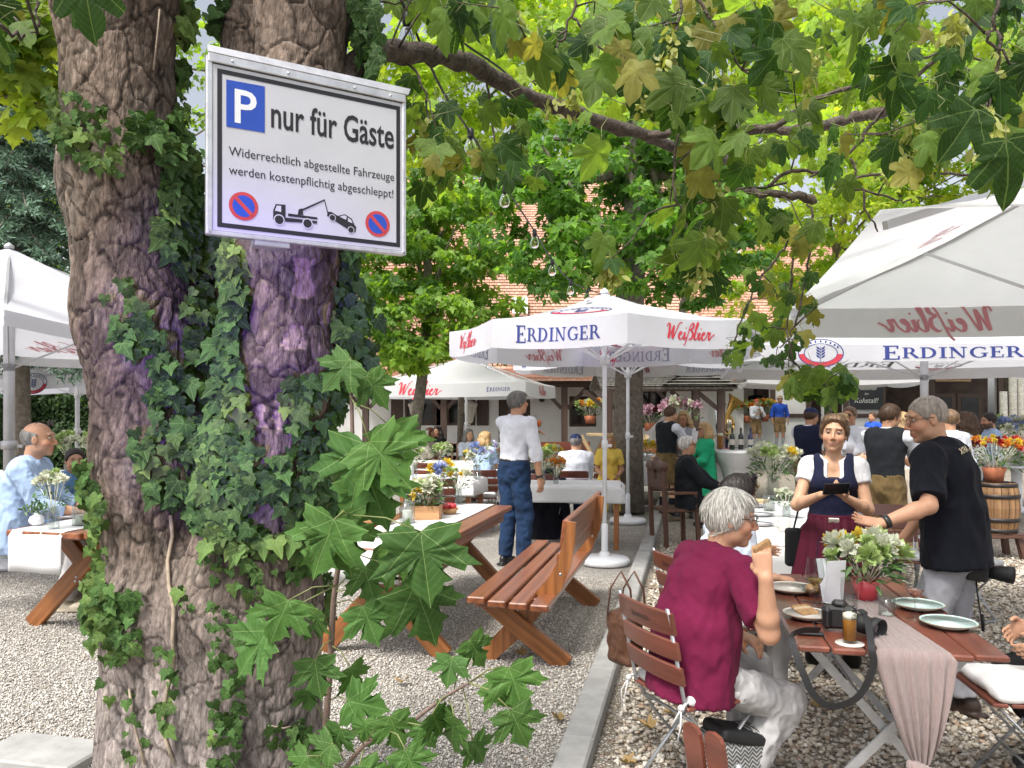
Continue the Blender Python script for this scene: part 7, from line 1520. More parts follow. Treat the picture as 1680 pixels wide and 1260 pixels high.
# rucksack under the chair
ZIG = None; m_, nt_, ns_2, ls_2, b_2 = new_mat('zigzag_cloth'); tc_ = N(nt_, 'ShaderNodeTexCoord'); wv2 = N(nt_, 'ShaderNodeTexWave', wave_profile='TRI', i_Scale=14.0, i_Distortion=0.0, bands_direction='Z'); mp_ = N(nt_, 'ShaderNodeMapping'); sx2 = N(nt_, 'ShaderNodeSeparateXYZ'); ls_2.new(tc_.outputs['Object'], sx2.inputs[0])
pp = math_(nt_, 'PINGPONG', sx2.outputs[0], .02); zz2 = math_(nt_, 'ADD', sx2.outputs[2], pp); st2 = math_(nt_, 'LESS_THAN', math_(nt_, 'PINGPONG', zz2, .0085), .0042); ls_2.new(mixc(nt_, st2, (.05, .05, .05), (.32, .32, .31)), b_2.inputs['Base Color']); b_2.inputs['Roughness'].default_value = .9; ZIG = m_
rk = PZ(1228, 1262, .0); rk = V(.93, 3.35, 0); t = thing('rucksack', 'grey zigzag patterned rucksack with orange lining on the gravel', 'bag', rk, R(20))
sdf_obj('body', [rbox((0, 0, .15), (.15, .10, .15), None, .06)], .011, ZIG, t, 1, (.006, (9, 9, 9))); sdf_obj('flap', [rbox((.02, -.02, .285), (.13, .085, .028), (unit(V(1, 0, -.3)), V(0, 1, 0), unit(V(.3, 0, 1))), .02)], .009, RUB, t, 1); b = MB(); b.box((.07, -.09, .25), (.1, .012, .05), (unit(V(1, 0, -.4)), V(0, 1, 0), unit(V(.4, 0, 1))), 0, .005); b.build('lining', pm('orange_cloth', (.75, .16, .03), .8, .1, 20, .2, 80), t)
# dark jacket over a chair back
jk = PZ(892, 880); jk[2] = 0; JAC = pm('dark_wool', (.010, .011, .018), .9, .25, 8, .3, 200, spec=.15, sheen=.15)
t = thing('jacket', 'dark navy jacket draped over the chair beside the standing man', 'jacket', jk + V(.0, -.22, 0)); sdf_obj('cloth', [loft([(0, .02, .06), (0, .0, .45), (0, .03, .78), (0, .06, .87)], [.29, .25, .22, .17], [.07, .06, .05, .035], (1, 0, 0)), cone((-.23, -.03, .75), (-.29, -.05, .2), .05, .045, .03), cone((.23, -.03, .75), (.29, -.05, .25), .05, .045, .03)], .014, JAC, t, 1, (.014, (9, 9, 3)))
# stage lamp on the ground
sl = PZ(1040, 815); sl[2] = 0; t = thing('stage_light', 'small black stage lamp on the ground glowing pink', 'stage light', sl); b = MB(); b.box((0, 0, .12), (.22, .16, .18), None, 0, .03); b.tube([(-.13, 0, .02), (-.13, 0, .16)], .012, 6); b.tube([(.13, 0, .02), (.13, 0, .16)], .012, 6); b.build('housing', LAMPM, t)
m_, _, _, _, b_2 = new_mat('pink_glow'); b_2.inputs['Emission Color'].default_value = (1, .35, .45, 1); b_2.inputs['Emission Strength'].default_value = 3; b = MB(); b.lathe([(0, .212), (.07, .212), (.07, .222), (0, .222)], n=18); b.build('lens', m_, t)
# ================================================================== PEOPLE
SKINM = pm('skin', (1, 1, 1), .5, .06, 30, .12, 260, attr=True, spec=.35)
_bs = SKINM.node_tree.nodes['Principled BSDF']; _bs.inputs['Subsurface Weight'].default_value = .05; _bs.inputs['Subsurface Radius'].default_value = (.012, .004, .002)
EYEM = pm('eyeball', (1, 1, 1), .15, .02, 10, 0, attr=True)
def clothm(name, col, rough=.88, bump=.35, var=.10, bs=260, sheen=.02, **k): return pm(name, col, rough, var, 7, bump, bs, spec=.2, sheen=sheen, **k)
def hairm(name, col, var=.45): m = pm(name, col, .48, var, 55, .8, 160, stretch=(1, 1, .22), spec=.4, bdist=.003); m['tone'] = col; return m
FRAME = pm('spectacle_frame', (.03, .022, .02), .3, .1, 10, 0); LENS = pm('dark_lens', (.012, .012, .014), .06, .1, 10, 0); SOLE = pm('rubber_sole', (.35, .33, .30), .8, .1, 10, .1)
def ik(a, b, l1, l2, hint):
    d = b - a; L = np.linalg.norm(d); L2 = min(L, (l1 + l2) * .995); u = d / max(L, 1e-6); b2 = a + u * L2
    c = (l1 * l1 - l2 * l2 + L2 * L2) / (2 * L2); h = math.sqrt(max(l1 * l1 - c * c, 0)); hp = np.asarray(hint, float); hp = unit(hp - u * (hp @ u))
    return a + u * c + hp * h, b2
def hand_prims(w, f, pn, side, s, curl=(.35, .4, .45, .5), fr=.0085, thumb=.6, spread=.05):
    """w wrist, f towards the fingers, pn palm normal (the way the palm faces), side +1 right / -1 left"""
    f = unit(f); pn = unit(pn - f * (pn @ f)); ac = np.cross(f, pn) * side            # towards the thumb
    pr = [loft([w - f * .01, w + f * .03, w + f * .062, w + f * .092], np.array([.026, .034, .041, .040]) * s, np.array([.019, .016, .015, .013]) * s, ac, .012)]
    for i, (o, L) in enumerate(((.030, .075), (.010, .084), (-.011, .077), (-.031, .060))):
        p = w + f * .088 * s + ac * o * s; d = unit(f + ac * o * spread * 30); a = curl[i]; pts = [p]
        for k, q in enumerate((.45, .30, .25)):
            d = unit(d * math.cos(a) + pn * math.sin(a)); d = unit(d); pts.append(pts[-1] + d * L * q * s); a = curl[i] * 1.0
        pr += chain(pts, np.array([fr * 1.1, fr, fr * .93, fr * .8]) * s, .004)
    t0 = w + f * .028 * s + ac * .030 * s; t1 = t0 + unit(ac * .8 + f * .7 + pn * thumb * .5) * .042 * s; t2 = t1 + unit(f * .9 + ac * .25 + pn * thumb) * .030 * s; t3 = t2 + unit(f + pn * thumb * 1.1) * .022 * s
    return pr + chain([t0, t1, t2, t3], np.array([fr * 1.7, fr * 1.25, fr * 1.1, fr * .85]) * s, .010)
class Fig: pass
def skeleton(H, pose, female):
    S = Fig(); s = H / 1.75; S.s = s; S.female = female
    pel = np.array(pose.get('pel', (0, 0, .955 * s)), float); S.pel = pel
    ln = R(pose.get('lean', 2)); cv = R(pose.get('curve', 4)); sl = R(pose.get('slant', 0))
    def dirv(a): return unit(V(math.sin(sl), math.sin(a) * math.cos(sl), math.cos(a)))
    w = pel + dirv(ln * .6) * .17 * s; c = w + dirv(ln) * .19 * s; n = c + dirv(ln + cv) * .165 * s
    S.sp = [pel, w, c, n]; S.up = unit(n - w); S.r = unit(np.cross(dirv(ln + R(0)), V(0, 0, 1)) if False else V(1, 0, 0)); tw = R(pose.get('twist', 0)); S.r = V(math.cos(tw), math.sin(tw), 0)
    S.f = unit(np.cross(S.up, S.r))
    shw = (.150 if female else .188) * s; S.sh = {}
    for k, sg in (('R', 1), ('L', -1)): S.sh[k] = n + S.r * sg * shw - S.up * (.055 - pose.get('shrug' + k, 0)) * s
    S.el, S.wr = {}, {}
    for k, sg in (('R', 1), ('L', -1)):
        t = pose.get('hand' + k, None); t = S.sh[k] + V(sg * .07, .06, -.52) * s if t is None else np.asarray(t, float)
        S.el[k], S.wr[k] = ik(S.sh[k], t, .295 * s, .255 * s, pose.get('el' + k, (sg * .45, -.7, -.35)))
    S.hip, S.kn, S.an, S.toe = {}, {}, {}, {}
    for k, sg in (('R', 1), ('L', -1)):
        S.hip[k] = pel + V(sg * .085 * s, 0, -.03 * s); t = np.asarray(pose.get('foot' + k, (sg * .11, .0, .075)), float)
        S.kn[k], S.an[k] = ik(S.hip[k], t, .435 * s, .425 * s, pose.get('kn' + k, (sg * .12, 1, .1))); S.toe[k] = unit(V(*pose.get('toe' + k, (sg * .22, 1, 0))))
    yaw, pit = pose.get('head', (0, 0)); roll = R(pose.get('roll', 0)); a, b = R(yaw), R(pit)
    f = V(-math.sin(a) * math.cos(b), math.cos(a) * math.cos(b), math.sin(b)); r = unit(np.cross(f, UP)); u = np.cross(r, f); r, u = r * math.cos(roll) + u * math.sin(roll), u * math.cos(roll) - r * math.sin(roll)
    S.hr, S.hf, S.hu = r, f, u; S.neck = n; hs = s ** .5 * pose.get('hs', 1.0); S.hs = hs
    S.hc = n + S.up * (.056 if female else .045) * s + u * .112 * hs + f * .024 * hs + V(0, 1, 0) * math.sin(ln) * .03
    return S
def torso_arrays(S, belly=0.0):
    s = S.s; p = S.sp; up0 = unit(p[1] - p[0])
    pts = [p[0] - up0 * .07 * s, p[0], p[1], p[2], p[2] + (p[3] - p[2]) * .55, p[3] - S.up * .035 * s]
    a = np.array([.150, .165, .142, .158, .160, .095] if not S.female else [.155, .168, .128, .142, .140, .08]) * s
    b = np.array([.095, .105, .095, .112, .100, .062] if not S.female else [.10, .105, .088, .100, .090, .055]) * s
    if belly: a = a + np.array([.0, .025, .04, .02, 0, 0]) * belly; b = b + np.array([0, .03, .055, .02, 0, 0]) * belly
    return pts, a, b
def torso(S, grow, belly=0.0, k=.03, bust=True):
    pts, a, b = torso_arrays(S, belly); s = S.s
    pr = [loft(pts, a, b, S.r, k, grow)]
    pr += [cone(S.neck - S.up * .045 * s, S.sh[q], .052 * s + grow, .055 * s + grow, .05) for q in 'RL']
    if S.female and bust: pr += [ell(S.sp[2] + S.r * sg * .065 * s + S.f * .075 * s + S.up * .02 * s, np.array([.068, .06, .068]) * s + grow, (S.r, S.f, S.up), .04) for sg in (-1, 1)]
    elif not S.female: pr += [ell(S.sp[2] + S.r * sg * .07 * s + S.f * .045 * s + S.up * .04 * s, np.array([.085, .07, .07]) * s + grow, (S.r, S.f, S.up), .05) for sg in (-1, 1)]
    return pr
def head_prims(S):
    c, r, f, u, h = S.hc, S.hr, S.hf, S.hu, S.hs; A = (r, f, u); g = .95 if S.female else 1.0
    q = lambda x, y, z: c + (r * x * g + f * y + u * z) * h
    E = lambda x, y, z, a, b, d, k=.02, op='u': ell(q(x, y, z), np.array((a * g, b, d)) * h, A, k, op)
    pr = [E(0, -.014, .026, .074, .094, .086), E(0, .020, -.040, .060, .068, .074, .03), E(0, .066, -.096, .022, .020, .017, .025), ] + [E(sg * (.036 if S.female else .045), .008, -.068, .020, .035, .025, .03) for sg in (-1, 1)]
    pr += [E(sg * .040, .058, -.028, .026, .026, .024, .02) for sg in (-1, 1)]
    pr += [cone(q(-.042, .076, .034), q(.042, .076, .034), .011 * h, .011 * h, .014)]
    pr += [E(sg * .0315, .098, .011, .019, .018, .011, .012, 's') for sg in (-1, 1)]
    pr += [cone(q(0, .088, .014), q(0, .107, -.024), .007 * h, (.0095 if S.female else .0125) * h, .010)] + [E(sg * .0115, .097, -.031, .009, .010, .008, .006) for sg in (-1, 1)]
    pr += [cone(q(-.018, .084, -.056), q(.018, .084, -.056), .0072 * h, .0072 * h, .006), cone(q(-.0, .093, -.057), q(.0, .094, -.057), .006 * h, .006 * h, .008), cone(q(-.014, .085, -.069), q(.014, .085, -.069), .0078 * h, .0078 * h, .006)]
    pr += [E(sg * .077, -.004, -.006, .010, .019, .032, .006) for sg in (-1, 1)] + [E(sg * .086, .004, -.004, .006, .010, .020, .004, 's') for sg in (-1, 1)]
    pr += [cone(S.neck - S.up * .05 * S.s, q(0, -.022, -.050), (.050 if S.female else .060) * S.s, (.047 if S.female else .056) * S.s, .03)]
    return pr
def person(label, loc, face, H, pose, skin, hair, wear, res=.012, female=False, group=None, fingers=None, hands={}, belly=0.0, brow=(.10, .07, .05), beard=None, glasses=None, lips=None, z0=0.0, strands=0, neckcut=True):
    th = math.atan2(-face[0], face[1]); t = thing('person', label, 'person', (loc[0], loc[1], z0), th, group)
    ct, st_ = math.cos(-th), math.sin(-th)
    def tol(p): p = np.asarray(p, float) - V(loc[0], loc[1], z0); return V(p[0] * ct - p[1] * st_, p[0] * st_ + p[1] * ct, p[2])
    def dl(p): p = np.asarray(p, float); return V(p[0] * ct - p[1] * st_, p[0] * st_ + p[1] * ct, p[2])
    pose = {k: (tol(v[1]) if isinstance(v, tuple) and len(v) == 2 and isinstance(v[0], str) else v) for k, v in pose.items()}
    hands = {k: {kk: (dl(vv_[1]) if isinstance(vv_, tuple) and len(vv_) == 2 and isinstance(vv_[0], str) else vv_) for kk, vv_ in v.items()} for k, v in hands.items()}
    S = skeleton(H, pose, female); s = S.s; S.t = t; S.res = res; S.belly = belly
    # --- body: one continuous surface
    pr = torso(S, -.012, belly) + head_prims(S); fr = max(.0085, res * .72)
    for k, sg in (('R', 1), ('L', -1)):
        m = .9 if female else 1.0
        pr += [cone(S.sh[k], S.el[k], .050 * s * m, .041 * s * m, .03), cone(S.el[k], S.el[k] + (S.wr[k] - S.el[k]) * .3, .041 * s * m, .042 * s * m, .02), cone(S.el[k] + (S.wr[k] - S.el[k]) * .3, S.wr[k], .042 * s * m, .027 * s * m, .02)]
        h = hands.get(k, {}); fd = h.get('f', S.wr[k] - S.el[k]); pn = h.get('n', V(-sg, .1, -.1)); pr += hand_prims(S.wr[k], np.asarray(fd, float), np.asarray(pn, float), sg, s * (.93 if female else 1.0), h.get('curl', (.3, .35, .4, .45)), fr, h.get('thumb', .6))
        pr += [cone(S.hip[k], S.kn[k], .080 * s, .055 * s, .04), cone(S.kn[k], S.kn[k] + (S.an[k] - S.kn[k]) * .35, .053 * s, .055 * s, .02), cone(S.kn[k] + (S.an[k] - S.kn[k]) * .35, S.an[k], .055 * s, .036 * s, .02), cone(S.an[k] - UP * .03, S.an[k] + S.toe[k] * .12 * s - UP * .045, .034, .026, .02)]
    hb = np.array(brow)
    def colf(v):
        n_ = len(v); c = np.tile(np.array(skin, float), (n_, 1)); d = v - S.hc; x, y, z = (d @ S.hr) / S.hs, (d @ S.hf) / S.hs, (d @ S.hu) / S.hs
        hd = (np.abs(x) < .1) & (np.abs(y) < .13) & (z > -.125) & (z < .13)
        red = hd * np.clip(1 - (((np.abs(x) - .045) / .03) ** 2 + ((z + .03) / .03) ** 2), 0, 1) * (y > .03) + hd * np.clip(1 - ((x / .018) ** 2 + ((z + .025) / .022) ** 2), 0, 1) * (y > .07)
        c = c * (1 - .28 * red[:, None] * np.array([0, .8, .9]))
        lp = hd & (y > .068) & (np.abs(x) < .024) & (z < -.050 + .0 * x) & (z > -.076); c[lp] = np.array(lips or (skin[0] * .86, skin[1] * .66, skin[2] * .66)); ml = hd & (y > .06) & (np.abs(x) < .022) & (np.abs(z + .0625) < .0030); c[ml] = np.array(skin) * .42
        bz_ = .033 - .10 * np.clip(np.abs(x) - .03, 0, 1) ; br = hd & (y > .045) & (np.abs(x) > .012) & (np.abs(x) < .050) & (np.abs(z - bz_) < .0048); c[br] = c[br] * .2 + hb * .8
        lid = hd & (y > .055) & (np.abs(np.abs(x) - .0315) < .02) & (np.abs(z - .012) < .012); c[lid] *= .78
        if beard: bm = hd & (z < -.035) & (y > -.03) & ~((z > -.078) & (z < -.050) & (np.abs(x) < .024) & (y > .07)) & (z < -.028 - .25 * (.075 - np.abs(x)) * 0); c[bm] = c[bm] * (1 - beard[1]) + np.array(beard[0]) * beard[1]
        return c
    v, q = sdf_mesh(pr, res); v = relax(v, q, 1, .35); S.body = (v, q)
    link(np_mesh('body', v, q, True, None, colf(v)), 'body', t, [SKINM])
    if res < .013:
        for sg in (-1, 1):
            c = S.hc + (S.hr * sg * .0315 * (.95 if female else 1) + S.hf * .0742 + S.hu * .0105) * S.hs; b = MB(); n_ = 22; k_ = 14; L, cl = [], []
            for i in range(k_ + 1):
                a = math.pi * .5 * i / k_ * 1.2
                for j in range(n_): e = 6.283 * j / n_; L.append(c + .0122 * S.hs * (S.hf * math.cos(a) + (S.hr * math.cos(e) + S.hu * math.sin(e)) * math.sin(a))); up_ = math.sin(e) * math.sin(a); cl.append(tuple(np.array(skin) * .72) if up_ > .31 or up_ < -.30 else (.01, .01, .01) if a < .30 else (.05, .035, .025) if a < .78 else (.42, .38, .36))
            b.add(L, [(i * n_ + j, (i + 1) * n_ + j, (i + 1) * n_ + (j + 1) % n_, i * n_ + (j + 1) % n_) for i in range(k_) for j in range(n_)], 0, None, True, np.array(cl)); b.build('eye', EYEM, t)
    # --- hair
    if hair: do_hair(S, hair, strands)
    if glasses: do_glasses(S, glasses)
    for w in wear: w(S)
    return S
def do_hair(S, hair, strands):
    style, mat = hair[0], hair[1]; c, r, f, u, h = S.hc, S.hr, S.hf, S.hu, S.hs; A = (r, f, u); q = lambda x, y, z: c + (r * x + f * y + u * z) * h
    g = {'buzz': .0035, 'fringe': .006}.get(style, .013); res = min(S.res, .011); pr = []
    if style == 'fringe':
        pr = [ell(q(0, -.016, .020), np.array((.076, .097, .082)) * h + g * h, A, .01), cut(q(0, 0, .040), u + f * .25), cut(q(0, .012, 0), f), cut(q(0, 0, -.028), -u * .8 + f * .6)]
    else:
        pr = [ell(q(0, -.016, .028), (np.array((.075, .094, .087)) + g) * h, A, .01)]
        if style in ('full', 'curly', 'bob', 'long', 'tied'): pr += [ell(q(0, .030, .088), np.array((.058, .045, .026)) * h, A, .03)]
        hl = .052 if style != 'buzz' else .060
        pr += [cut(q(0, hl, .052) if style != 'tied' else q(0, .060, .066), f * .86 - u * .52), cut(q(0, .028, -.005), -u * .55 + f * .83) if style in ('bob', 'long', 'curly') else cut(q(0, 0, -.026), -u * .8 + f * .62)]
        if style in ('long', 'curly', 'bob'):
            Lh = {'long': .30, 'curly': .20, 'bob': .10}[style]; wv = .022 if style == 'curly' else .0
            for sg in (-1, 1):
                pr += chain([q(sg * .062, -.012, .03), q(sg * (.082 + wv), -.004, -.05), q(sg * (.085 + wv * 1.5), -.008, -.05 - Lh * .5), q(sg * .07, -.03, -.06 - Lh)], np.array([.03, .030 + wv * .6, .034 + wv * .6, .018]) * h, .02)
            pr += chain([q(0, -.075, .03), q(0, -.095, -.05), q(0, -.09, -.05 - Lh * .6), q(0, -.085, -.05 - Lh)], np.array([.055, .06, .06, .03]) * h, .03)
            for sg in (-1, 1): pr += chain([q(sg * .05, -.06, 0), q(sg * .058, -.072, -.08), q(sg * .05, -.07, -.06 - Lh)], np.array([.04, .045, .025]) * h, .03)
        if style == 'tied': pr += [ell(q(0, -.115, .01), np.array((.036, .03, .036)) * h, A, .015)]
    amp = .0 if style in ('buzz', 'fringe') else (.010 if style == 'curly' else .004); 
    v, qd = sdf_mesh(pr, res); v = relax(v, qd, 1); nn_ = normals(v, qd)
    if amp: d = v - c; ang = np.arctan2(d @ r, d @ f); v = v + nn_ * (amp * fbm(np.stack([ang * (5 if style != 'curly' else 6), (d @ u) * (8 if style != 'curly' else 40), (d @ f) * 14], 1) * 1.6, 3, 4))[:, None]
    o = link(np_mesh('hair', v, qd), 'hair', S.t, [mat])
    if strands:
        ii = RNG.choice(len(v), strands); p = v[ii]; n_ = nn_[ii]; cr = q(0, -.03, .12); fl = (p - cr) if style != 'tied' else (-f * .9 - u * .25 + r * 0)[None] + (p - cr) * np.array([.6, .6, .2]); fl = fl + (-UP * .12 + f * .0)[None] + RNG.normal(0, .025, fl.shape); fl = fl - n_ * (fl * n_).sum(1)[:, None] * .92
        L = (.016 if style == 'buzz' else .055) * h; leaf_obj('strands', LANCE, p + n_ * (.0005 if style == 'buzz' else .001), fl, n_, L * RNG.uniform(.6, 1.3, strands), np.array(mat['tone']) * RNG.uniform(.55, 1.4, (strands, 1)), STRAND, o, False, .1, .25, world=False, width=.45)
STRAND = pm('hair_strand', (1, 1, 1), .42, .1, 30, 0, attr=True, spec=.45)
def do_glasses(S, kind):
    c, r, f, u, h = S.hc, S.hr, S.hf, S.hu, S.hs; b = MB(); up_ = kind.endswith('up')
    if up_: q = lambda x, y, z: c + (r * x + f * (y * .55 + .01) + u * (z + .105 - .0)) * h
    else: q = lambda x, y, z: c + (r * x + f * y + u * z) * h
    lens = MB()
    for sg in (-1, 1):
        ring = [q(sg * .034 + .026 * math.cos(a), .104 - .10 * abs(sg * .034 + .026 * math.cos(a)) ** 1.0 * .25, .008 + .019 * math.sin(a)) for a in np.linspace(0, 6.283, 19)]
        b.tube(ring, .0014 if 'dark' not in kind else .0024, 5, cap=False)
        if 'dark' in kind: lens.add(ring[:-1], [tuple(range(18))]); lens.add([p - f * .002 for p in ring[:-1]], [tuple(range(17, -1, -1))])
        b.tube([q(sg * .060, .098, .014), q(sg * .078, .06, .014), q(sg * .083, .0, .010), q(sg * .082, -.02, -.004)], .0018 if 'dark' not in kind else .0028, 5)
    b.tube([q(-.009, .105, .014), q(0, .108, .016), q(.009, .105, .014)], .0016, 5)
    o = b.build('glasses', FRAME, S.t)
    if lens.n: lens.build('lenses', LENS, o)
# ---- garments: each returns a function that dresses the figure
def arm_cut(S, k, frac):
    a, b = (S.sh[k], S.el[k]) if frac <= 1 else (S.el[k], S.wr[k]); fr = frac if frac <= 1 else frac - 1; p = a + (b - a) * fr; d = unit(b - a)
    return p, d
def shirt(mat, sleeve=.62, hem=-.02, loose=.012, collar=True, name='shirt', open_neck=False, arms=True, wr=(.009, (11, 11, 6)), v=False, hang=0.0):
    def fn(S):
        s = S.s; bl = getattr(S, 'belly', 0); res = max(S.res, .0075)
        g = loose; pts, a, b = torso_arrays(S, bl); up0 = unit(S.sp[1] - S.sp[0]); base = S.sp[0] + up0 * hem * s
        pr = torso(S, g, bl)
        if hem < -.03: pr += [loft([base - up0 * .02, S.sp[1]], [a[1] + g + .024, a[2] + g + .016], [b[1] + g + .026, b[2] + g + .016], S.r, .03)]
        sl_ = []
        if arms:
            for k, sg in (('R', 1), ('L', -1)):
                p, d = arm_cut(S, k, sleeve)
                if sleeve <= 1: q = [clipped(cone(S.sh[k], S.el[k], (.060 + g) * s, (.055 + g) * s, .018), p, d)]
                else: q = [cone(S.sh[k], S.el[k], (.055 + g) * s, (.047 + g * .8) * s, .016), clipped(cone(S.el[k], S.wr[k], (.047 + g * .8) * s, (.032 + g * .6) * s, .03), p, d)]
                sl_ += q
        pr += [cut(base, -up0)] + sl_
        if v: pr += [ell(S.neck + S.f * .10 * s - S.up * .06 * s, np.array((.042, .08, .115)) * s, (S.r, S.f, S.up), .012, 's'), ell(S.neck + S.up * .02, np.array((.075, .09, .05)) * s, (S.r, S.f, S.up), .012, 's')]
        sdf_o = sdf_obj(name, pr, res, mat, S.t, 1, wr)
        if collar:
            b_ = MB(); R0 = (.064 if not S.female else .054) * s + .004; L = []; n_ = 26; cen = S.neck + S.up * .0 * s + S.f * .004
            for i in range(n_):
                a_ = .35 + (6.283 - .7) * i / (n_ - 1); d = S.f * math.cos(a_) + S.r * math.sin(a_); L += [cen + d * R0 - S.up * .012, cen + d * (R0 * .98) + S.up * .028 - S.f * .004, cen + d * (R0 + .018) - S.up * .010]
            b_.add(L, [(3 * i + j, 3 * i + j + 1, 3 * i + j + 4, 3 * i + j + 3) for i in range(n_ - 1) for j in range(2)], 0, None, True); o = b_.build('collar', mat, sdf_o); so = o.modifiers.new('t', 'SOLIDIFY'); so.thickness = .003
        S.shirt = sdf_o
    return fn
def clipped(pr, p, d):
    """the same limb, sliced off square beyond p"""
    lo, hi, f, k, op = pr; n = unit(d); p = np.asarray(p, float)
    return (lo, hi, lambda X, Y, Z: np.maximum(f(X, Y, Z), (X - p[0]) * n[0] + (Y - p[1]) * n[1] + (Z - p[2]) * n[2]), k, op)
def trousers(mat, end=1.95, loose=.012, name='trousers', wr=(.008, (10, 10, 5)), top=.10, wide=0.0):
    """end: 0..1 along the thigh, 1..2 along the shin"""
    def fn(S):
        s = S.s; bl = S.belly; pts, a, b = torso_arrays(S, bl); up0 = unit(S.sp[1] - S.sp[0]); g = loose; res = max(S.res, .0075)
        pr = [loft([S.sp[0] - up0 * .05 * s, S.sp[0], S.sp[0] + up0 * .12 * s], [a[0] + g, a[1] + g + .006, (a[1] + a[2]) / 2 + g + .010], [b[0] + g + .01, b[1] + g + .006, (b[1] + b[2]) / 2 + g + .010], S.r, .03)]
        pr += [cut(S.sp[0] + up0 * top * s, up0)]
        for k in 'RL':
            A_, B_, fr = (S.hip[k], S.kn[k], end) if end <= 1 else (S.kn[k], S.an[k], end - 1); p = A_ + (B_ - A_) * fr; d = B_ - A_
            th = cone(S.hip[k], S.kn[k], (.088 + g) * s, (.066 + g + wide) * s, .04); pr.append(clipped(th, p, d) if end <= 1 else th)
            if end > 1: pr.append(clipped(cone(S.kn[k], S.an[k], (.066 + g + wide) * s, (.050 + g + wide) * s, .03), p, d))
        S.trs = sdf_obj(name, pr, res, mat, S.t, 1, wr)
    return fn
def shoes(mat, name='shoe', sole=True, high=0.0):
    def fn(S):
        s = S.s
        for k in 'RL':
            f = S.toe[k]; r = unit(np.cross(f, UP)); a = S.an[k] * 1.0; a = V(a[0], a[1], max(a[2], .06)); g0 = a - UP * .075
            pr = [ell(g0 + f * .09 * s + UP * .036, np.array((.045, .105, .036)) * s, (r, f, UP), .02), ell(g0 - f * .03 * s + UP * .05, np.array((.036, .045, .05)) * s, (r, f, UP), .03), cone(g0 + UP * .05, g0 + UP * (.095 + high), .040 * s, .042 * s, .03), rbox(g0 + f * .045 * s + UP * .012, np.array((.044, .145, .012)) * s, (r, f, UP), .010, .01), cut(g0, -UP)]
            sdf_obj(name, pr, max(S.res, .008), mat, S.t, 1)
    return fn
def socks(mat, frm=.35, to=1.0, name='sock'):
    def fn(S):
        for k in 'RL':
            A_ = S.kn[k] + (S.an[k] - S.kn[k]) * frm; sdf_obj(name, [cone(A_, S.kn[k] + (S.an[k] - S.kn[k]) * .45, .060 * S.s, .060 * S.s, .02), cone(S.kn[k] + (S.an[k] - S.kn[k]) * .45, S.an[k], .060 * S.s, .043 * S.s, .02)], max(S.res, .009), mat, S.t, 1)
    return fn
def vest(mat, hem=.06, g=.031):
    def fn(S):
        up0 = unit(S.sp[1] - S.sp[0]); pr = torso(S, g, S.belly) + [cut(S.sp[0] + up0 * hem * S.s, -up0)]
        for k, sg in (('R', 1), ('L', -1)): pr += [ell(S.sh[k] + S.r * sg * .045 * S.s - S.up * .0, np.array((.06, .11, .10)) * S.s, (S.r, S.f, S.up), .02, 's')]
        pr += [ell(S.neck + S.f * .075 * S.s - S.up * .02, np.array((.05, .07, .13)) * S.s, (S.r, S.f, S.up), .02, 's'), ell(S.neck + S.up * .03, np.array((.085, .085, .05)) * S.s, (S.r, S.f, S.up), .02, 's')]
        sdf_obj('vest', pr, max(S.res, .008), mat, S.t, 1, (.006, (9, 9, 5)))
    return fn
def skirt(mat, top=.13, hem=.35, flare=.14, name='skirt', g=.02, front=False, folds=22, amp=.012):
    def fn(S):
        s = S.s; pts, a, b = torso_arrays(S); z1 = S.sp[0][2] + top * s; p0 = S.sp[0]
        L = [V(p0[0], p0[1], z1), V(p0[0], p0[1], p0[2] - .02), V(p0[0], p0[1] + .01, hem)]
        pr = [loft(L, [a[2] + g, a[1] + g + .03, a[1] + flare + g], [b[2] + g, b[1] + g + .03, b[1] + flare + g], V(1, 0, 0), .02), cut(V(0, 0, z1), UP), cut(V(0, 0, hem), -UP)]
        if front: pr += [cut(p0 + V(0, .02, 0), V(0, -1, 0))]
        def after(v, q):
            d = v - p0; an = np.arctan2(d[:, 0], d[:, 1]); dn = np.clip((z1 - v[:, 2]) / (z1 - hem), 0, 1); rad = np.sqrt(d[:, 0] ** 2 + d[:, 1] ** 2) + 1e-6; w = amp * (.3 + dn) * np.sin(an * folds + 1.2 * np.sin(an * 3) + dn * .8) * (dn > .01); o = v.copy(); o[:, 0] += d[:, 0] / rad * w; o[:, 1] += d[:, 1] / rad * w; return o
        sdf_obj(name, pr, max(S.res * 1.0, .008), mat, S.t, 1, None, None, False, after)
    return fn
def hat(mat, kind='cap'):
    def fn(S):
        c, r, f, u, h = S.hc, S.hr, S.hf, S.hu, S.hs; A = (r, f, u); q = lambda x, y, z: c + (r * x + f * y + u * z) * h
        pr = [ell(q(0, -.014, .045), np.array((.088, .108, .085)) * h, A, .01), cut(q(0, 0, .040), -u + f * .12)]
        if kind == 'cap': pr += [rbox(q(0, .125, .046), np.array((.068, .06, .006)) * h, (r, unit(f - u * .15), unit(u + f * .15)), .006, .02)]
        if kind == 'brim': pr += [ell(q(0, -.01, .052), np.array((.135, .15, .012)) * h, A, .012), ell(q(0, -.01, .10), np.array((.075, .09, .06)) * h, A, .02)]
        sdf_obj('cap' if kind == 'cap' else 'hat' if kind == 'brim' else 'headscarf', pr, max(S.res, .009), mat, S.t, 1)
    return fn
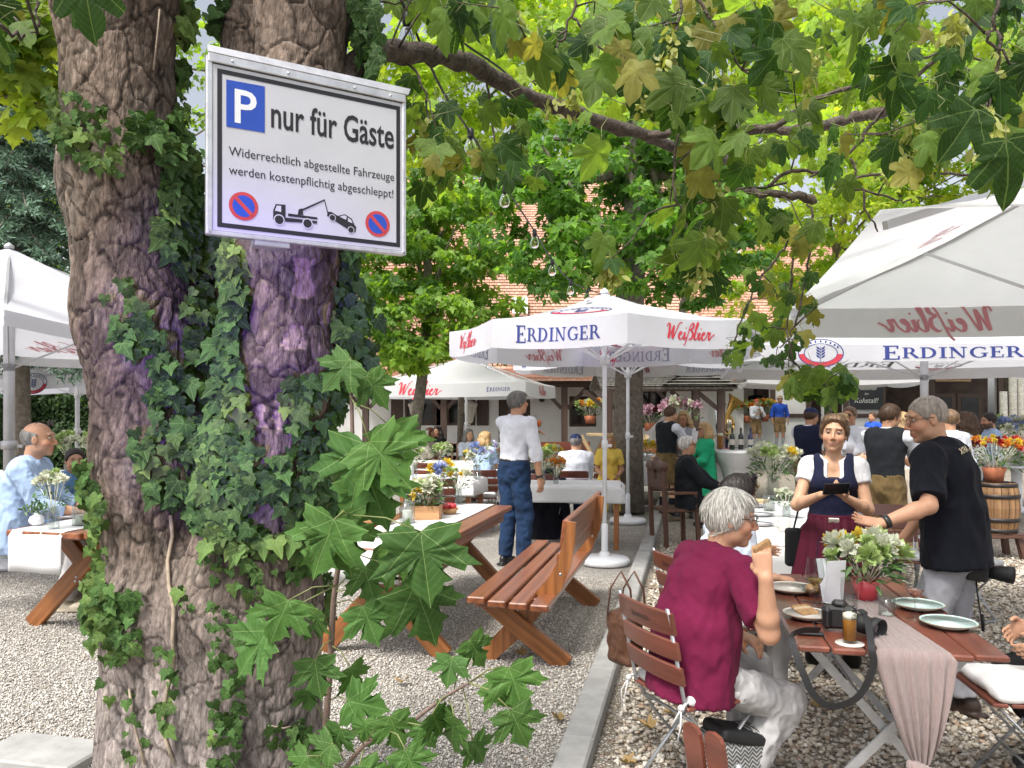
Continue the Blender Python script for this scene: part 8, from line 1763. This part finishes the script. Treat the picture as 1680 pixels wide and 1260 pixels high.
def belt(mat):
    def fn(S):
        up0 = unit(S.sp[1] - S.sp[0]); pts, a, b = torso_arrays(S, S.belly); g = .020; sdf_obj('belt', [loft([S.sp[0] + up0 * .05 * S.s, S.sp[0] + up0 * .13 * S.s], [a[1] + g, (a[1] + a[2]) / 2 + g], [b[1] + g, (b[1] + b[2]) / 2 + g], S.r, .01), cut(S.sp[0] + up0 * .115 * S.s, up0), cut(S.sp[0] + up0 * .078 * S.s, -up0)], max(S.res, .009), mat, S.t, 1)
    return fn
def wristband(k, mat, r=.031, w=.011, name='wristwatch', at=.93):
    def fn(S):
        d = unit(S.wr[k] - S.el[k]); p = S.el[k] + (S.wr[k] - S.el[k]) * at; e = unit(np.cross(d, UP)); e2 = np.cross(d, e); b = MB(); b.lathe([(r * S.s - .003, -w), (r * S.s, -w), (r * S.s, w), (r * S.s - .003, w)], p, 20, 0, True, np.array([e, e2, d]), cap=False); b.build(name, mat, S.t)
    return fn
# ------------------------------------------------------------------ cloth and hair colours
MAG = clothm('magenta_cotton', (.140, .009, .042)); WSH = clothm('white_shirt_cloth', (.66, .68, .74)); LTB = clothm('light_blue_shirt', (.36, .48, .68)); DEN = clothm('denim_shirt', (.12, .24, .42))
NAVY = clothm('navy_polo', (.006, .007, .012), .85, .3); VESTM = clothm('black_vest', (.016, .018, .022)); NVEST = clothm('navy_vest', (.014, .018, .045)); GRN_ = clothm('green_blazer', (.02, .36, .17)); YEL = clothm('yellow_dress', (.70, .50, .10))
JEAN = clothm('blue_jeans', (.016, .038, .090), .9, .5, .35); BEI = clothm('pale_trousers', (.44, .43, .43)); GRY = clothm('grey_trousers', (.34, .34, .37)); LEDER = clothm('suede', (.26, .17, .085), .9, .4, .35, 60); LEDD = clothm('dark_suede', (.17, .115, .05), .9, .4, .35, 60)
ROYAL = clothm('royal_blue_shirt', (.03, .10, .55)); BURG = clothm('burgundy_apron', (.080, .007, .021), .7, .25); BOD = clothm('navy_bodice', (.012, .015, .040)); BLOUSE = clothm('white_blouse', (.68, .68, .70), .9, .6, .08, 90); DARKJ = clothm('dark_jacket', (.016, .018, .022)); BEID = clothm('beige_dress', (.48, .42, .35)); BLKC = clothm('black_cloth', (.008, .008, .009)); PATT = clothm('pale_blue_blouse', (.55, .60, .68)); GRYT = clothm('grey_shirt', (.30, .32, .36))
SHB = pm('brown_shoe', (.035, .020, .015), .5, .2, 20, .2, 80); SHG = pm('canvas_shoe', (.42, .37, .28), .85, .2, 20, .4, 160); SHT = pm('suede_shoe', (.17, .13, .085), .9, .2, 20, .4, 160); SHK = pm('black_shoe', (.012, .012, .012), .4, .1, 20, .1); SOCKK = clothm('black_sock', (.012, .012, .014)); SOCKW = clothm('grey_knit_sock', (.42, .45, .48))
HW, HG, HD, HB, HBL, HLB, HR_ = hairm('white_hair', (.58, .55, .50)), hairm('grey_hair', (.20, .19, .18)), hairm('dark_hair', (.018, .011, .009)), hairm('brown_hair', (.075, .038, .020)), hairm('blond_hair', (.42, .27, .12)), hairm('light_brown_hair', (.16, .095, .052)), hairm('red_hair', (.16, .04, .018))
SK1, SK2, SK3, SK4 = (.56, .33, .22), (.52, .285, .18), (.58, .34, .215), (.46, .25, .155)
CAPN = clothm('navy_cap', (.018, .028, .085)); STRAWM = pm('straw_hat', (.38, .29, .17), .8, .2, 40, .6, 80); REDC = clothm('red_scarf', (.55, .09, .05)); WATCH = pm('watch_black', (.02, .02, .02), .3, .1, 10, 0); GOLD = pm('brass', (.75, .50, .16), .25, .1, 10, .05, 30, metal=1); STEELB = pm('bracelet', (.7, .66, .58), .3, .1, 10, 0, metal=.9)
LEATHERB = pm('belt_leather', (.03, .022, .018), .5, .1, 20, .1)

# ---- 1 the man in the magenta shirt, eating bread at the near table
S1 = person('seated white haired man in magenta shirt and glasses eating bread', (.775, 3.38), (.93, .36), 1.66,
    dict(pel=(0, .0, .56), lean=11, curve=18, head=(-32, -8), hs=1.06, handR=('w', P(1256, 948, 3.02)), elR=(.35, .1, -1), handL=(-.05, .27, .66), elL=(-.7, -.2, -.2), footR=(.12, .14, .075), footL=(-.1, .30, .075), knR=(.08, 1, .6), knL=(-.08, 1, .6), toeR=(.2, 1, 0), toeL=(-.1, 1, 0)),
    SK2, ('full', HW, (.62, .60, .55)), [shirt(MAG, .78, -.13, .016, True, wr=(.0055, (15, 15, 7))), trousers(BEI, 1.92, .010, wide=.006, top=-.03, wr=(.009, (15, 15, 9))), shoes(SHB)], .0062, belly=1.0, brow=(.45, .42, .38), glasses='clear', strands=2600,
    hands={'R': dict(n=('w', (.35, .95, .1)), f=('w', (-.15, .1, 1)), curl=(.8, .85, .9, .95), thumb=4.0), 'L': dict(curl=(.5, .55, .6, .6), n=(0, .1, -1))})
M1 = np.array(S1.t.matrix_basis)
def wpt(S, p): M = np.array(S.t.matrix_basis); return M[:3, :3] @ p + M[:3, 3]
hp = wpt(S1, S1.wr['R']) + V(.0, .035, .105); t = thing('bread_slice', 'bitten brown bread slice in the hand of the magenta man', 'bread', hp, .5); sdf_obj('slice', [rbox((0, 0, 0), (.045, .012, .028), (unit(V(1, 0, .4)), V(0, 1, 0), unit(V(-.4, 0, 1))), .01)], .004, BREAD, t)
# ---- 2 the dark haired woman beyond him
dup(FC, (1.15, 4.48, 0), R(-70), 'slatted folding chair under the dark haired woman')
S2 = person('seated dark haired woman with sunglasses on her head reaching over the table', (1.13, 4.46), (.94, .30), 1.62,
    dict(pel=(0, 0, .555), lean=14, curve=12, head=(4, -6), handR=('w', P(1272, 948, 4.05)), elR=(.3, -.1, -1), handL=(-.16, .42, .80), elL=(-.5, -.1, -.6), footR=(.1, .36, .075), footL=(-.1, .36, .075), knR=(.05, 1, .6), knL=(-.05, 1, .6)),
    SK2, ('bob', HD, (.03, .018, .014)), [shirt(PATT, .8, -.06, .010, False, 'blouse'), trousers(BEI, 1.9, .01), shoes(SHK), wristband('R', STEELB, .032, .012, 'bracelet', .9)], .0075, True, brow=(.03, .02, .02), glasses='dark_up', strands=2000,
    hands={'R': dict(n=('w', (0, .2, -1)), f=('w', (1, .1, -.15)), curl=(.4, .45, .5, .55))})
# ---- 3 the woman in the dirndl with the telephone
ph = P(1372, 806, 4.55)
S3 = person('young woman in navy and burgundy dirndl holding a black phone', (2.00, 4.90), (-.36, -1.0), 1.60,
    dict(pel=(0, 0, .88), lean=2, curve=6, head=(-6, -2), roll=4, twist=0, handR=('w', ph + V(-.055, .085, -.03)), elR=(.6, -.7, -.45), handL=('w', ph + V(.085, .075, -.045)), elL=(-.6, -.7, -.45)),
    SK3, ('tied', HLB, (.20, .12, .065)), [shirt(BLOUSE, .40, .22, .007, False, 'blouse', wr=(.005, (18, 18, 12)), v=True), skirt(BOD, .12, .30, .11), skirt(BURG, .135, .36, .12, 'apron', .030, True, 17, .012), shoes(SHG), socks(SKINM, .9)], .0058, True, brow=(.11, .065, .04), strands=2600, lips=(.52, .25, .19),
    hands={'R': dict(f=('w', (.72, -.35, .30)), n=('w', (.35, -.25, .85)), curl=(.65, .7, .75, .8), thumb=.9), 'L': dict(f=('w', (-.70, -.30, .35)), n=('w', (-.4, -.2, .85)), curl=(.65, .7, .75, .8), thumb=.9)})
# bodice: low square neckline over the blouse, waistband buckle, phone, hip bag
def bodice(mat):
    def fn(S):
        s = S.s; up0 = unit(S.sp[1] - S.sp[0]); pr = torso(S, .021, 0) + [cut(S.sp[0] + up0 * .10, -up0)]
        for k, sg in (('R', 1), ('L', -1)): pr += [ell(S.sh[k] + S.r * sg * .03 * s - S.up * .01, np.array((.07, .14, .13)) * s, (S.r, S.f, S.up), .01, 's')]
        pr += [rbox(S.sp[2] + S.f * .12 + S.up * .135 * s, np.array((.062, .14, .085)) * s, (S.r, S.f, S.up), .02, .012, 's'), ell(S.neck + S.up * .02, np.array((.085, .12, .06)) * s, (S.r, S.f, S.up), .01, 's'), rbox(S.sp[2] - S.f * .12 + S.up * .20 * s, np.array((.07, .12, .07)) * s, (S.r, S.f, S.up), .02, .01, 's')]
        sdf_obj('bodice', pr, .0065, mat, S.t, 1, (.002, (12, 12, 8)))
        w = S.sp[0] + up0 * .125 * s; pts, a, b = torso_arrays(S); sdf_obj('waistband', [loft([w - up0 * .03, w + up0 * .03], [a[2] + .034, a[2] + .030], [b[2] + .034, b[2] + .030], S.r, .01), cut(w + up0 * .022, up0), cut(w - up0 * .022, -up0)], .007, BURG, S.t, 1)
        b_ = MB(); b_.box(w + S.f * (b[2] + .035), (.062, .008, .032), (S.r, S.f, up0), 0, .003)
        for i in range(5): b_.ball(w + S.f * (b[2] + .04) + S.r * (-.022 + .011 * i), (.004, .003, .012), 6)
        b_.build('buckle', STEELB, S.t)
    return fn
bodice(BOD)(S3)
t = thing('phone', 'black smartphone held in both hands of the dirndl woman', 'phone', ph); b = MB(); ax_ = (unit(V(1, -.1, .05)), unit(V(0, -.40, .90)), None); ax_ = (ax_[0], ax_[1], np.cross(ax_[0], ax_[1])); b.box((0, 0, .015), (.145, .072, .009), ax_, 0, .003); b.build('case', RUB, t); b = MB(); b.box(V(0, 0, .015) + ax_[2] * .0050, (.135, .064, .001), ax_); b.build('screen', LENS, t)
t = thing('handbag', 'small black handbag hanging at the hip of the dirndl woman', 'bag', (1.765, 4.93, .80)); sdf_obj('body', [rbox((0, 0, 0), (.05, .035, .12), None, .02)], .008, BLKC, t); b = MB(); b.tube([(0, 0, .11), (.03, .02, .2), (.05, .02, .30)], .006, 6); b.build('strap', BLKC, t)
# ---- 4 the man in the black polo shirt
S4 = person('man in black polo and glasses gesturing with open hand', (2.38, 4.22), (-.68, .73), 1.735,
    dict(pel=(0, 0, .945), lean=7, curve=10, head=(42, -14), hs=1.06, handL=('w', P(1448, 858, 3.98)), elL=(-.25, -.7, -.8), handR=('w', P(1540, 905, 4.42) + V(-.15, .2, -.05)), elR=(.5, -.8, -.4), footR=(.12, -.02, .075), footL=(-.11, .10, .075)),
    SK2, ('buzz', hairm('stubble_grey', (.30, .255, .22))), [shirt(NAVY, .86, -.12, .024, True, 'polo_shirt', wr=(.009, (8, 8, 4))), trousers(GRY, 1.93, .012, wide=.010, top=-.02), shoes(SHB), wristband('L', WATCH, .035, .014)], .0060, belly=.35, brow=(.14, .10, .08), glasses='clear', strands=900, beard=((.25, .2, .18), .12),
    hands={'L': dict(f=('w', (-1, -.05, .12)), n=('w', (.15, -.55, .9)), curl=(.10, .12, .16, .22), thumb=.1, spread=.12), 'R': dict(curl=(.5, .5, .5, .5))})
# embroidered lettering on the back of the polo
PRN = pm('print_cream', (.62, .52, .34), .7, .05, 20, 0)
M4 = np.array(S4.t.matrix_basis); Mi = M4[:3, :3]
me_ = S4.shirt.data; sv = np.empty(len(me_.vertices) * 3, np.float32); me_.vertices.foreach_get('co', sv); sv = sv.reshape(-1, 3).astype(float)
def on_shirt(a, b_, off):
    """a along the shoulder blades (to the wearer's right), b up; the back surface is looked up on the shirt itself"""
    p = S4.sp[2] + S4.up * (.105 + b_) * S4.s; tgt = p[None] + S4.r * a; d = sv - tgt; x = d @ S4.r; z = d @ S4.up; y = d @ S4.f; m = (y < 0) & (np.abs(x) < .02) & (np.abs(z) < .02); yy = y[m].min() if m.any() else -.16; return tgt[0] + S4.f * (yy - off)
b = MB()
put_text(b, "XTRA", None, None, None, w=.105, h=.030, bold=.03, mapf=lambda x, y: on_shirt(-.10 + x, y + .15 * x, .004)); put_text(b, "gast", None, None, None, w=.12, h=.034, mapf=lambda x, y: on_shirt(.02 + x, y + .006 + .15 * x, .004))
b.build('lettering', PRN, S4.shirt)
c = P(1622, 938, 4.2); t = thing('camera', 'black camera with long lens hanging at the hip of the man in black', 'camera', c); lx = unit(V(.9, -.35, -.1)); e1 = unit(np.cross(lx, UP)); e2 = np.cross(e1, lx); b = MB(); b.box(V(-.06, .02, 0), (.11, .13, .09), (lx, e1, e2), 0, .014); b.build('body', CAMB, t); b = MB(); b.lathe([(.036, -.02), (.036, .04), (.04, .042), (.04, .075), (.044, .08), (.046, .115), (.04, .115), (.036, .09), (0, .09)], (0, 0, 0), 26, 0, True, np.array([e1, e2, lx])); b.build('lens', RUB, t)
b = MB(); pp_ = [V(-.05, .03, -.04), V(-.06, .0, -.12), V(-.055, -.02, -.22), V(-.05, -.03, -.31)]; b.tube(pp_, .004, 6); b.tube([V(-.05, -.03, -.22), V(-.048, -.03, -.31)], .014, 6, flat=.4); b.tube([V(-.06, .03, .05), V(-.2, .12, .35), V(-.3, .1, .60)], .010, 6, flat=.3); b.build('strap', RUB, t)

# ---- the crowd between the tables and the bar
def std(label, px, Y, face, H, skin, hair, wear, female=False, pose=None, z0=0.0, res=None, **k):
    x = (px - 840) / FPX * Y; return person(label, (x, Y), face, H, pose or {}, skin, hair, wear, res or min(.0015 * Y + .001, .017), female, None, z0=z0, **k)
def seat(label, px, Y, face, H, skin, hair, wear, female=False, pose=None, zs=.56, **k):
    p = dict(pel=(0, 0, zs), lean=4, curve=8, footR=(.1, .40, .075), footL=(-.1, .38, .075), knR=(.05, 1, .6), knL=(-.05, 1, .6), handR=(.10, .38, .70), handL=(-.10, .40, .70)); p.update(pose or {}); return std(label, px, Y, face, H, skin, hair, wear, female, p, **k)
LH = [shirt(WSH, 1.55, .06, .012), vest(VESTM), trousers(LEDD, .82, .022, wide=.015), socks(SOCKK), shoes(SHT)]
std('man in black vest and brown suede breeches standing behind the dirndl woman', 1452, 7.7, (.75, .66), 1.72, SK4, ('short', HB), LH, pose=dict(head=(-30, -10), handR=(.12, .46, 1.16), handL=(-.02, .50, 1.14), lean=4), strands=700)
std('man in open white shirt and white trousers with sunglasses', 1397, 10.0, (-.75, -.65), 1.70, SK4, ('short', HLB), [shirt(WSH, 1.5, -.16, .02), trousers(PWH if False else WSH, 1.95, .012), shoes(SHG)], pose=dict(handR=(.05, .36, 1.16), handL=(-.05, .40, 1.14)), glasses='dark')
std('man in navy cap and navy vest turned away by the band', 1326, 10.6, (.7, .7), 1.69, SK2, ('short', HB), [shirt(WSH, 1.6, .06, .012), vest(NVEST), trousers(LEDD, .85, .02), socks(SOCKK), shoes(SHT), hat(CAPN)], pose=dict(head=(-25, -8), handR=(.15, .44, 1.1), handL=(-.1, .44, 1.1)))
std('grey haired man in white shirt seen from behind the black polo', 1563, 8.6, (-.35, .9), 1.66, SK2, ('short', HLB), [shirt(WSH, 1.7, .05, .014), trousers(JEAN, 1.95, .01), shoes(SHK)])
std('bearded man in light blue shirt beyond the flower barrel', 1630, 11.3, (-.95, .25), 1.62, SK4, ('short', HD), [shirt(LTB, 1.8, -.04, .014), trousers(JEAN, 1.95, .01), shoes(SHK)], beard=((.04, .025, .02), .8), pose=dict(head=(5, -8), handR=(.1, .4, 1.0), handL=(-.1, .4, 1.0)))
std('woman with long blond hair in beige dress beside the man in black vest', 1484, 8.7, (-.3, .95), 1.62, SK3, ('long', HBL), [shirt(BLOUSE, .6, .12, .014, False, 'blouse'), skirt(BEID, .16, .45, .12), shoes(SHT)], True)
std('woman with curly brown hair behind the man in black polo', 1592, 9.6, (-.6, .8), 1.62, SK3, ('curly', HB), [shirt(WSH, .8, -.02, .012, False), trousers(BEI, 1.9, .01), shoes(SHT)], True)
std('small distant man in a blue tee shirt before the dark barn', 1434, 19.0, (-.9, -.3), 1.62, SK4, ('short', HB), [shirt(ROYAL, .6, -.05, .014, False), trousers(JEAN, 1.9, .012), shoes(SHK)])
std('woman with light hair half hidden behind the dirndl woman', 1375, 9.6, (.5, -.8), 1.60, SK3, ('bob', HBL), [shirt(WSH, .8, -.04, .012, False), skirt(BEID, .14, .45, .1), shoes(SHT)], True, pose=dict(handR=(.1, .35, 1.1), handL=(-.1, .35, 1.1)))
std('young man in black vest and suede knee breeches on the kerb path', 1093, 11.9, (.86, .5), 1.72, SK3, ('short', HB), LH, pose=dict(head=(-25, -14), handR=(.16, .46, 1.15), handL=(-.04, .48, 1.14)), brow=(.05, .03, .02))
std('woman with curly blond hair and grey dress holding a small glass', 1123, 12.3, (-.45, -.9), 1.63, SK4, ('curly', HBL), [shirt(BLOUSE, .7, .0, .014, False, 'blouse'), vest(GRYT, .0), skirt(BLKC, .14, .45, .1), shoes(SHK)], True, pose=dict(handR=(.04, .34, 1.08), handL=(-.04, .34, 1.1), head=(0, -10)), glasses='clear')
std('woman in bright green blazer with bobbed blond hair', 1160, 11.2, (-.85, -.15), 1.46, SK4, ('bob', HBL), [shirt(GRN_, 1.8, -.16, .022, True, 'blazer'), trousers(GRN_, 1.95, .014), shoes(SHK)], True, pose=dict(handR=(.05, .36, .98), handL=(-.05, .3, .9)), glasses='dark')
seat('white haired man in dark jacket with sunglasses in the carved chair', 1130, 9.75, (.93, -.2), 1.70, SK2, ('full', HW), [shirt(DARKJ, 1.8, -.12, .024, True, 'jacket'), trousers(DARKJ, 1.95, .012), shoes(SHK)], pose=dict(lean=-6, head=(0, 4)), glasses='dark', belly=.6)
seat('seated blond woman in yellow blouse and yellow trousers', 999, 12.5, (-.05, -1), 1.60, SK4, ('bob', HBL), [shirt(YEL, .7, -.10, .016, False, 'blouse'), trousers(YEL, 1.9, .014), shoes(SHT)], True, pose=dict(handR=(.10, .22, .64), handL=(-.12, .24, .64), head=(0, -12)))
seat('seated man in white shirt and navy cap seen from behind', 945, 10.9, (-.08, 1), 1.70, SK2, ('short', HG), [shirt(WSH, 1.2, -.10, .020), trousers(JEAN, 1.95, .012), shoes(SHK), hat(CAPN)], pose=dict(head=(-30, -4)), belly=.5)
S22 = std('standing grey haired man in white shirt and blue jeans drinking', 843, 8.45, (.72, .70), 1.87, SK2, ('full', HG), [shirt(WSH, 1.35, .085, .014, True, wr=(.010, (8, 8, 5))), trousers(JEAN, 1.97, .012, wide=.004, wr=(.010, (9, 9, 7))), shoes(SHK), belt(LEATHERB), wristband('R', WATCH, .034, .013)], pose=dict(lean=3, head=(-16, 2), handR=(.30, .10, .90), elR=(1, -.5, 0), handL=('w', P(874, 712, 8.70)), elL=(-1, -.1, -.5), footR=(.12, .02, .075), footL=(-.1, -.04, .075)), strands=1200, glasses='clear', hands={'L': dict(curl=(.6, .6, .6, .6), thumb=.9)})
hp = P(881, 692, 8.72); t = thing('cocktail_glass', 'large stemmed glass of orange drink raised by the standing man', 'glass', hp, 0); ax_ = np.array([unit(V(.9, .2, .35)), unit(V(-.2, .98, 0)), unit(V(-.38, -.07, .92))]); b = MB(); b.lathe([(.036, -.16), (.004, -.155), (.004, -.08), (.03, -.06), (.05, -.02), (.052, .03), (.042, .08)], (0, 0, 0), 20, 0, True, ax_, cap=False); b.build('bowl', GLS, t); b = MB(); b.lathe([(0, -.06), (.028, -.055), (.047, -.02), (.049, .01), (0, .01)], (0, 0, 0), 18, 0, True, ax_); b.build('drink', pm('orange_drink', (.75, .16, .03), .1, .05, 5, 0), t)
seat('seated woman with short blond hair at the far laid table', 792, 13.0, (.35, .9), 1.62, SK3, ('bob', HBL), [shirt(LTB, .8, -.06, .014, False, 'blouse'), trousers(BEI, 1.9, .01), shoes(SHK)], True, pose=dict(head=(-40, -4)))
seat('red haired woman seated far back on the left', 700, 16.0, (.9, -.3), 1.62, SK4, ('curly', HR_), [shirt(BEID, .8, -.06, .014, False, 'blouse'), trousers(BEI, 1.9, .01), shoes(SHK)], True)
seat('dark haired guest seated beside the red haired woman', 722, 17.5, (-.6, -.8), 1.62, SK4, ('curly', HD), [shirt(BLKC, .8, -.06, .014, False), trousers(BLKC, 1.9, .01), shoes(SHK)], True)
seat('grey haired guest in lilac seated near the white bouquets', 766, 15.0, (.5, -.85), 1.62, SK3, ('bob', HG), [shirt(PATT, .8, -.06, .014, False), trousers(BEI, 1.9, .01), shoes(SHK)], True)
seat('older guest in pink seated behind the flowers', 690, 14.5, (.8, .5), 1.60, SK3, ('bob', HW), [shirt(BEID, .8, -.06, .014, False), trousers(BEI, 1.9, .01), shoes(SHK)], True)
# left table guests
seat('bald man in light blue shirt with sunglasses pushed up at the left table', 26, 6.5, (.97, .22), 2.04, SK2, ('fringe', HG), [shirt(LTB, 1.5, -.12, .020, True), trousers(BEI, 1.92, .012, top=-.02), shoes(SHG)], zs=.64, pose=dict(lean=9, curve=12, hs=1.12, head=(0, -2), handR=(.12, .54, .82), handL=(-.1, .56, .82)), res=.0085, glasses='dark_up', beard=((.25, .2, .17), .25), belly=.5)
seat('man in denim shirt half hidden by the ivy trunk', 108, 7.5, (.8, -.5), 1.66, SK4, ('short', HD), [shirt(DEN, 1.7, -.12, .022, True), trousers(JEAN, 1.92, .012, top=-.02), shoes(SHK)], pose=dict(lean=12, curve=14, head=(-20, -4), handR=(.14, .5, .82), handL=(-.1, .5, .82)), res=.010)
# black-clad guest at the right edge
seat('guest in black at the right picture edge seated by the near table', 1852, 3.42, (-.95, .25), 1.72, SK2, ('short', HD), [shirt(BLKC, 1.8, -.14, .022, False, 'jumper'), trousers(BLKC, 1.95, .012, top=-.02), shoes(SHK)], pose=dict(lean=2, handR=(.14, .34, .66), handL=(-.12, .34, .64), footR=(.1, .22, .075), footL=(-.1, .16, .075)), res=.0085)
# ---- the band and the kitchen
PZ0 = .40
S12 = std('band member in blue shirt, suede breeches and hat on the platform', 1279, 26.9, (-.05, -1), 1.76, SK4, ('short', HG), [shirt(ROYAL, 1.45, .06, .014), trousers(LEDER, .9, .02), socks(SOCKW), shoes(SHT), hat(STRAWM, 'brim'), belt(LEATHERB)], z0=PZ0)
std('clarinet player in white shirt with red headscarf on the platform', 1240, 26.9, (.25, -1), 1.66, SK4, ('short', HG), [shirt(WSH, 1.5, .06, .014), trousers(LEDER, .95, .02), socks(SOCKW), shoes(SHT), hat(REDC, 'scarf'), belt(LEATHERB)], z0=PZ0, pose=dict(handR=(.03, .24, 1.18), handL=(-.03, .22, 1.28), elR=(.8, -.4, -.5), elL=(-.8, -.4, -.5)))
c = V((1240 - 840) / FPX * 26.9, 26.9, PZ0); t = thing('clarinet', 'black clarinet played by the musician in the red headscarf', 'clarinet', c + V(.06, -.2, 1.4)); b = MB(); b.tube([V(0, 0, .03), V(.02, -.16, -.34)], [.012, .014], 8); b.tube([V(.02, -.16, -.34), V(.025, -.2, -.42)], [.014, .04], 10); b.build('tube', BLK, t); b = MB(); [b.ball(V(.0 + .004 * i, -.02 * i - .02, -.05 * i), .014, 6) for i in range(6)]; b.build('keys', STEELB, t)
std('tuba player in blue trousers beside the shelter post', 1184, 24.5, (.35, -1), 1.72, SK4, ('short', HB), [shirt(WSH, 1.5, .06, .014), trousers(NVEST, 1.9, .014), shoes(SHK)], pose=dict(handR=(.05, .30, 1.15), handL=(-.1, .30, 1.05)), z0=.25, glasses='dark')
c = V((1192 - 840) / FPX * 24.0, 24.0, 1.35); t = thing('tuba', 'brass tuba with wide bell held by the musician at the left', 'tuba', c); b = MB(); b.tube([V(0, 0, -.1), V(.02, 0, .15), V(.10, -.02, .36), V(.22, -.04, .58), V(.30, -.06, .70)], [.05, .07, .10, .17, .30], 18, cap=False); b.build('bell', GOLD, t); b = MB(); b.tube([V(.16 * math.cos(a) + .06, 0, .28 * math.sin(a) - .12) for a in np.linspace(0, 6.283, 22)], .032, 9); b.tube([V(.10 * math.cos(a) + .06, -.04, .18 * math.sin(a) - .12) for a in np.linspace(0, 6.283, 18)], .018, 7); b.build('tubing', GOLD, t); b = MB(); [b.tube([V(.02 + .05 * i, -.06, -.2), V(.02 + .05 * i, -.06, .05)], .02, 8) for i in range(3)]; b.build('valves', STEELB, t); so = bpy.data.objects['tuba']
tp = thing('platform_step', 'low stone step under the tuba player', 'step', (c[0] - .1, 24.5, 0)); b = MB(); b.box((0, 0, .125), (1.2, .9, .25), None, 0, .015); b.build('block', CONC, tp)
std('dark figure standing inside the barn serving window', 1240, 29.3, (.2, .9), 1.80, (.04, .03, .025), ('short', HD), [shirt(BLKC, 1.8, -.1, .02, False), trousers(BLKC, 1.9, .015), shoes(SHK)], z0=.70)  # near black skin: the silhouette's shade is put into the colour
b = MB(); b.box((TX(1241), 29.4, .35), (2.0, 1.6, .69)); tag(b.build('kitchen_floor', CONC), kind='structure')
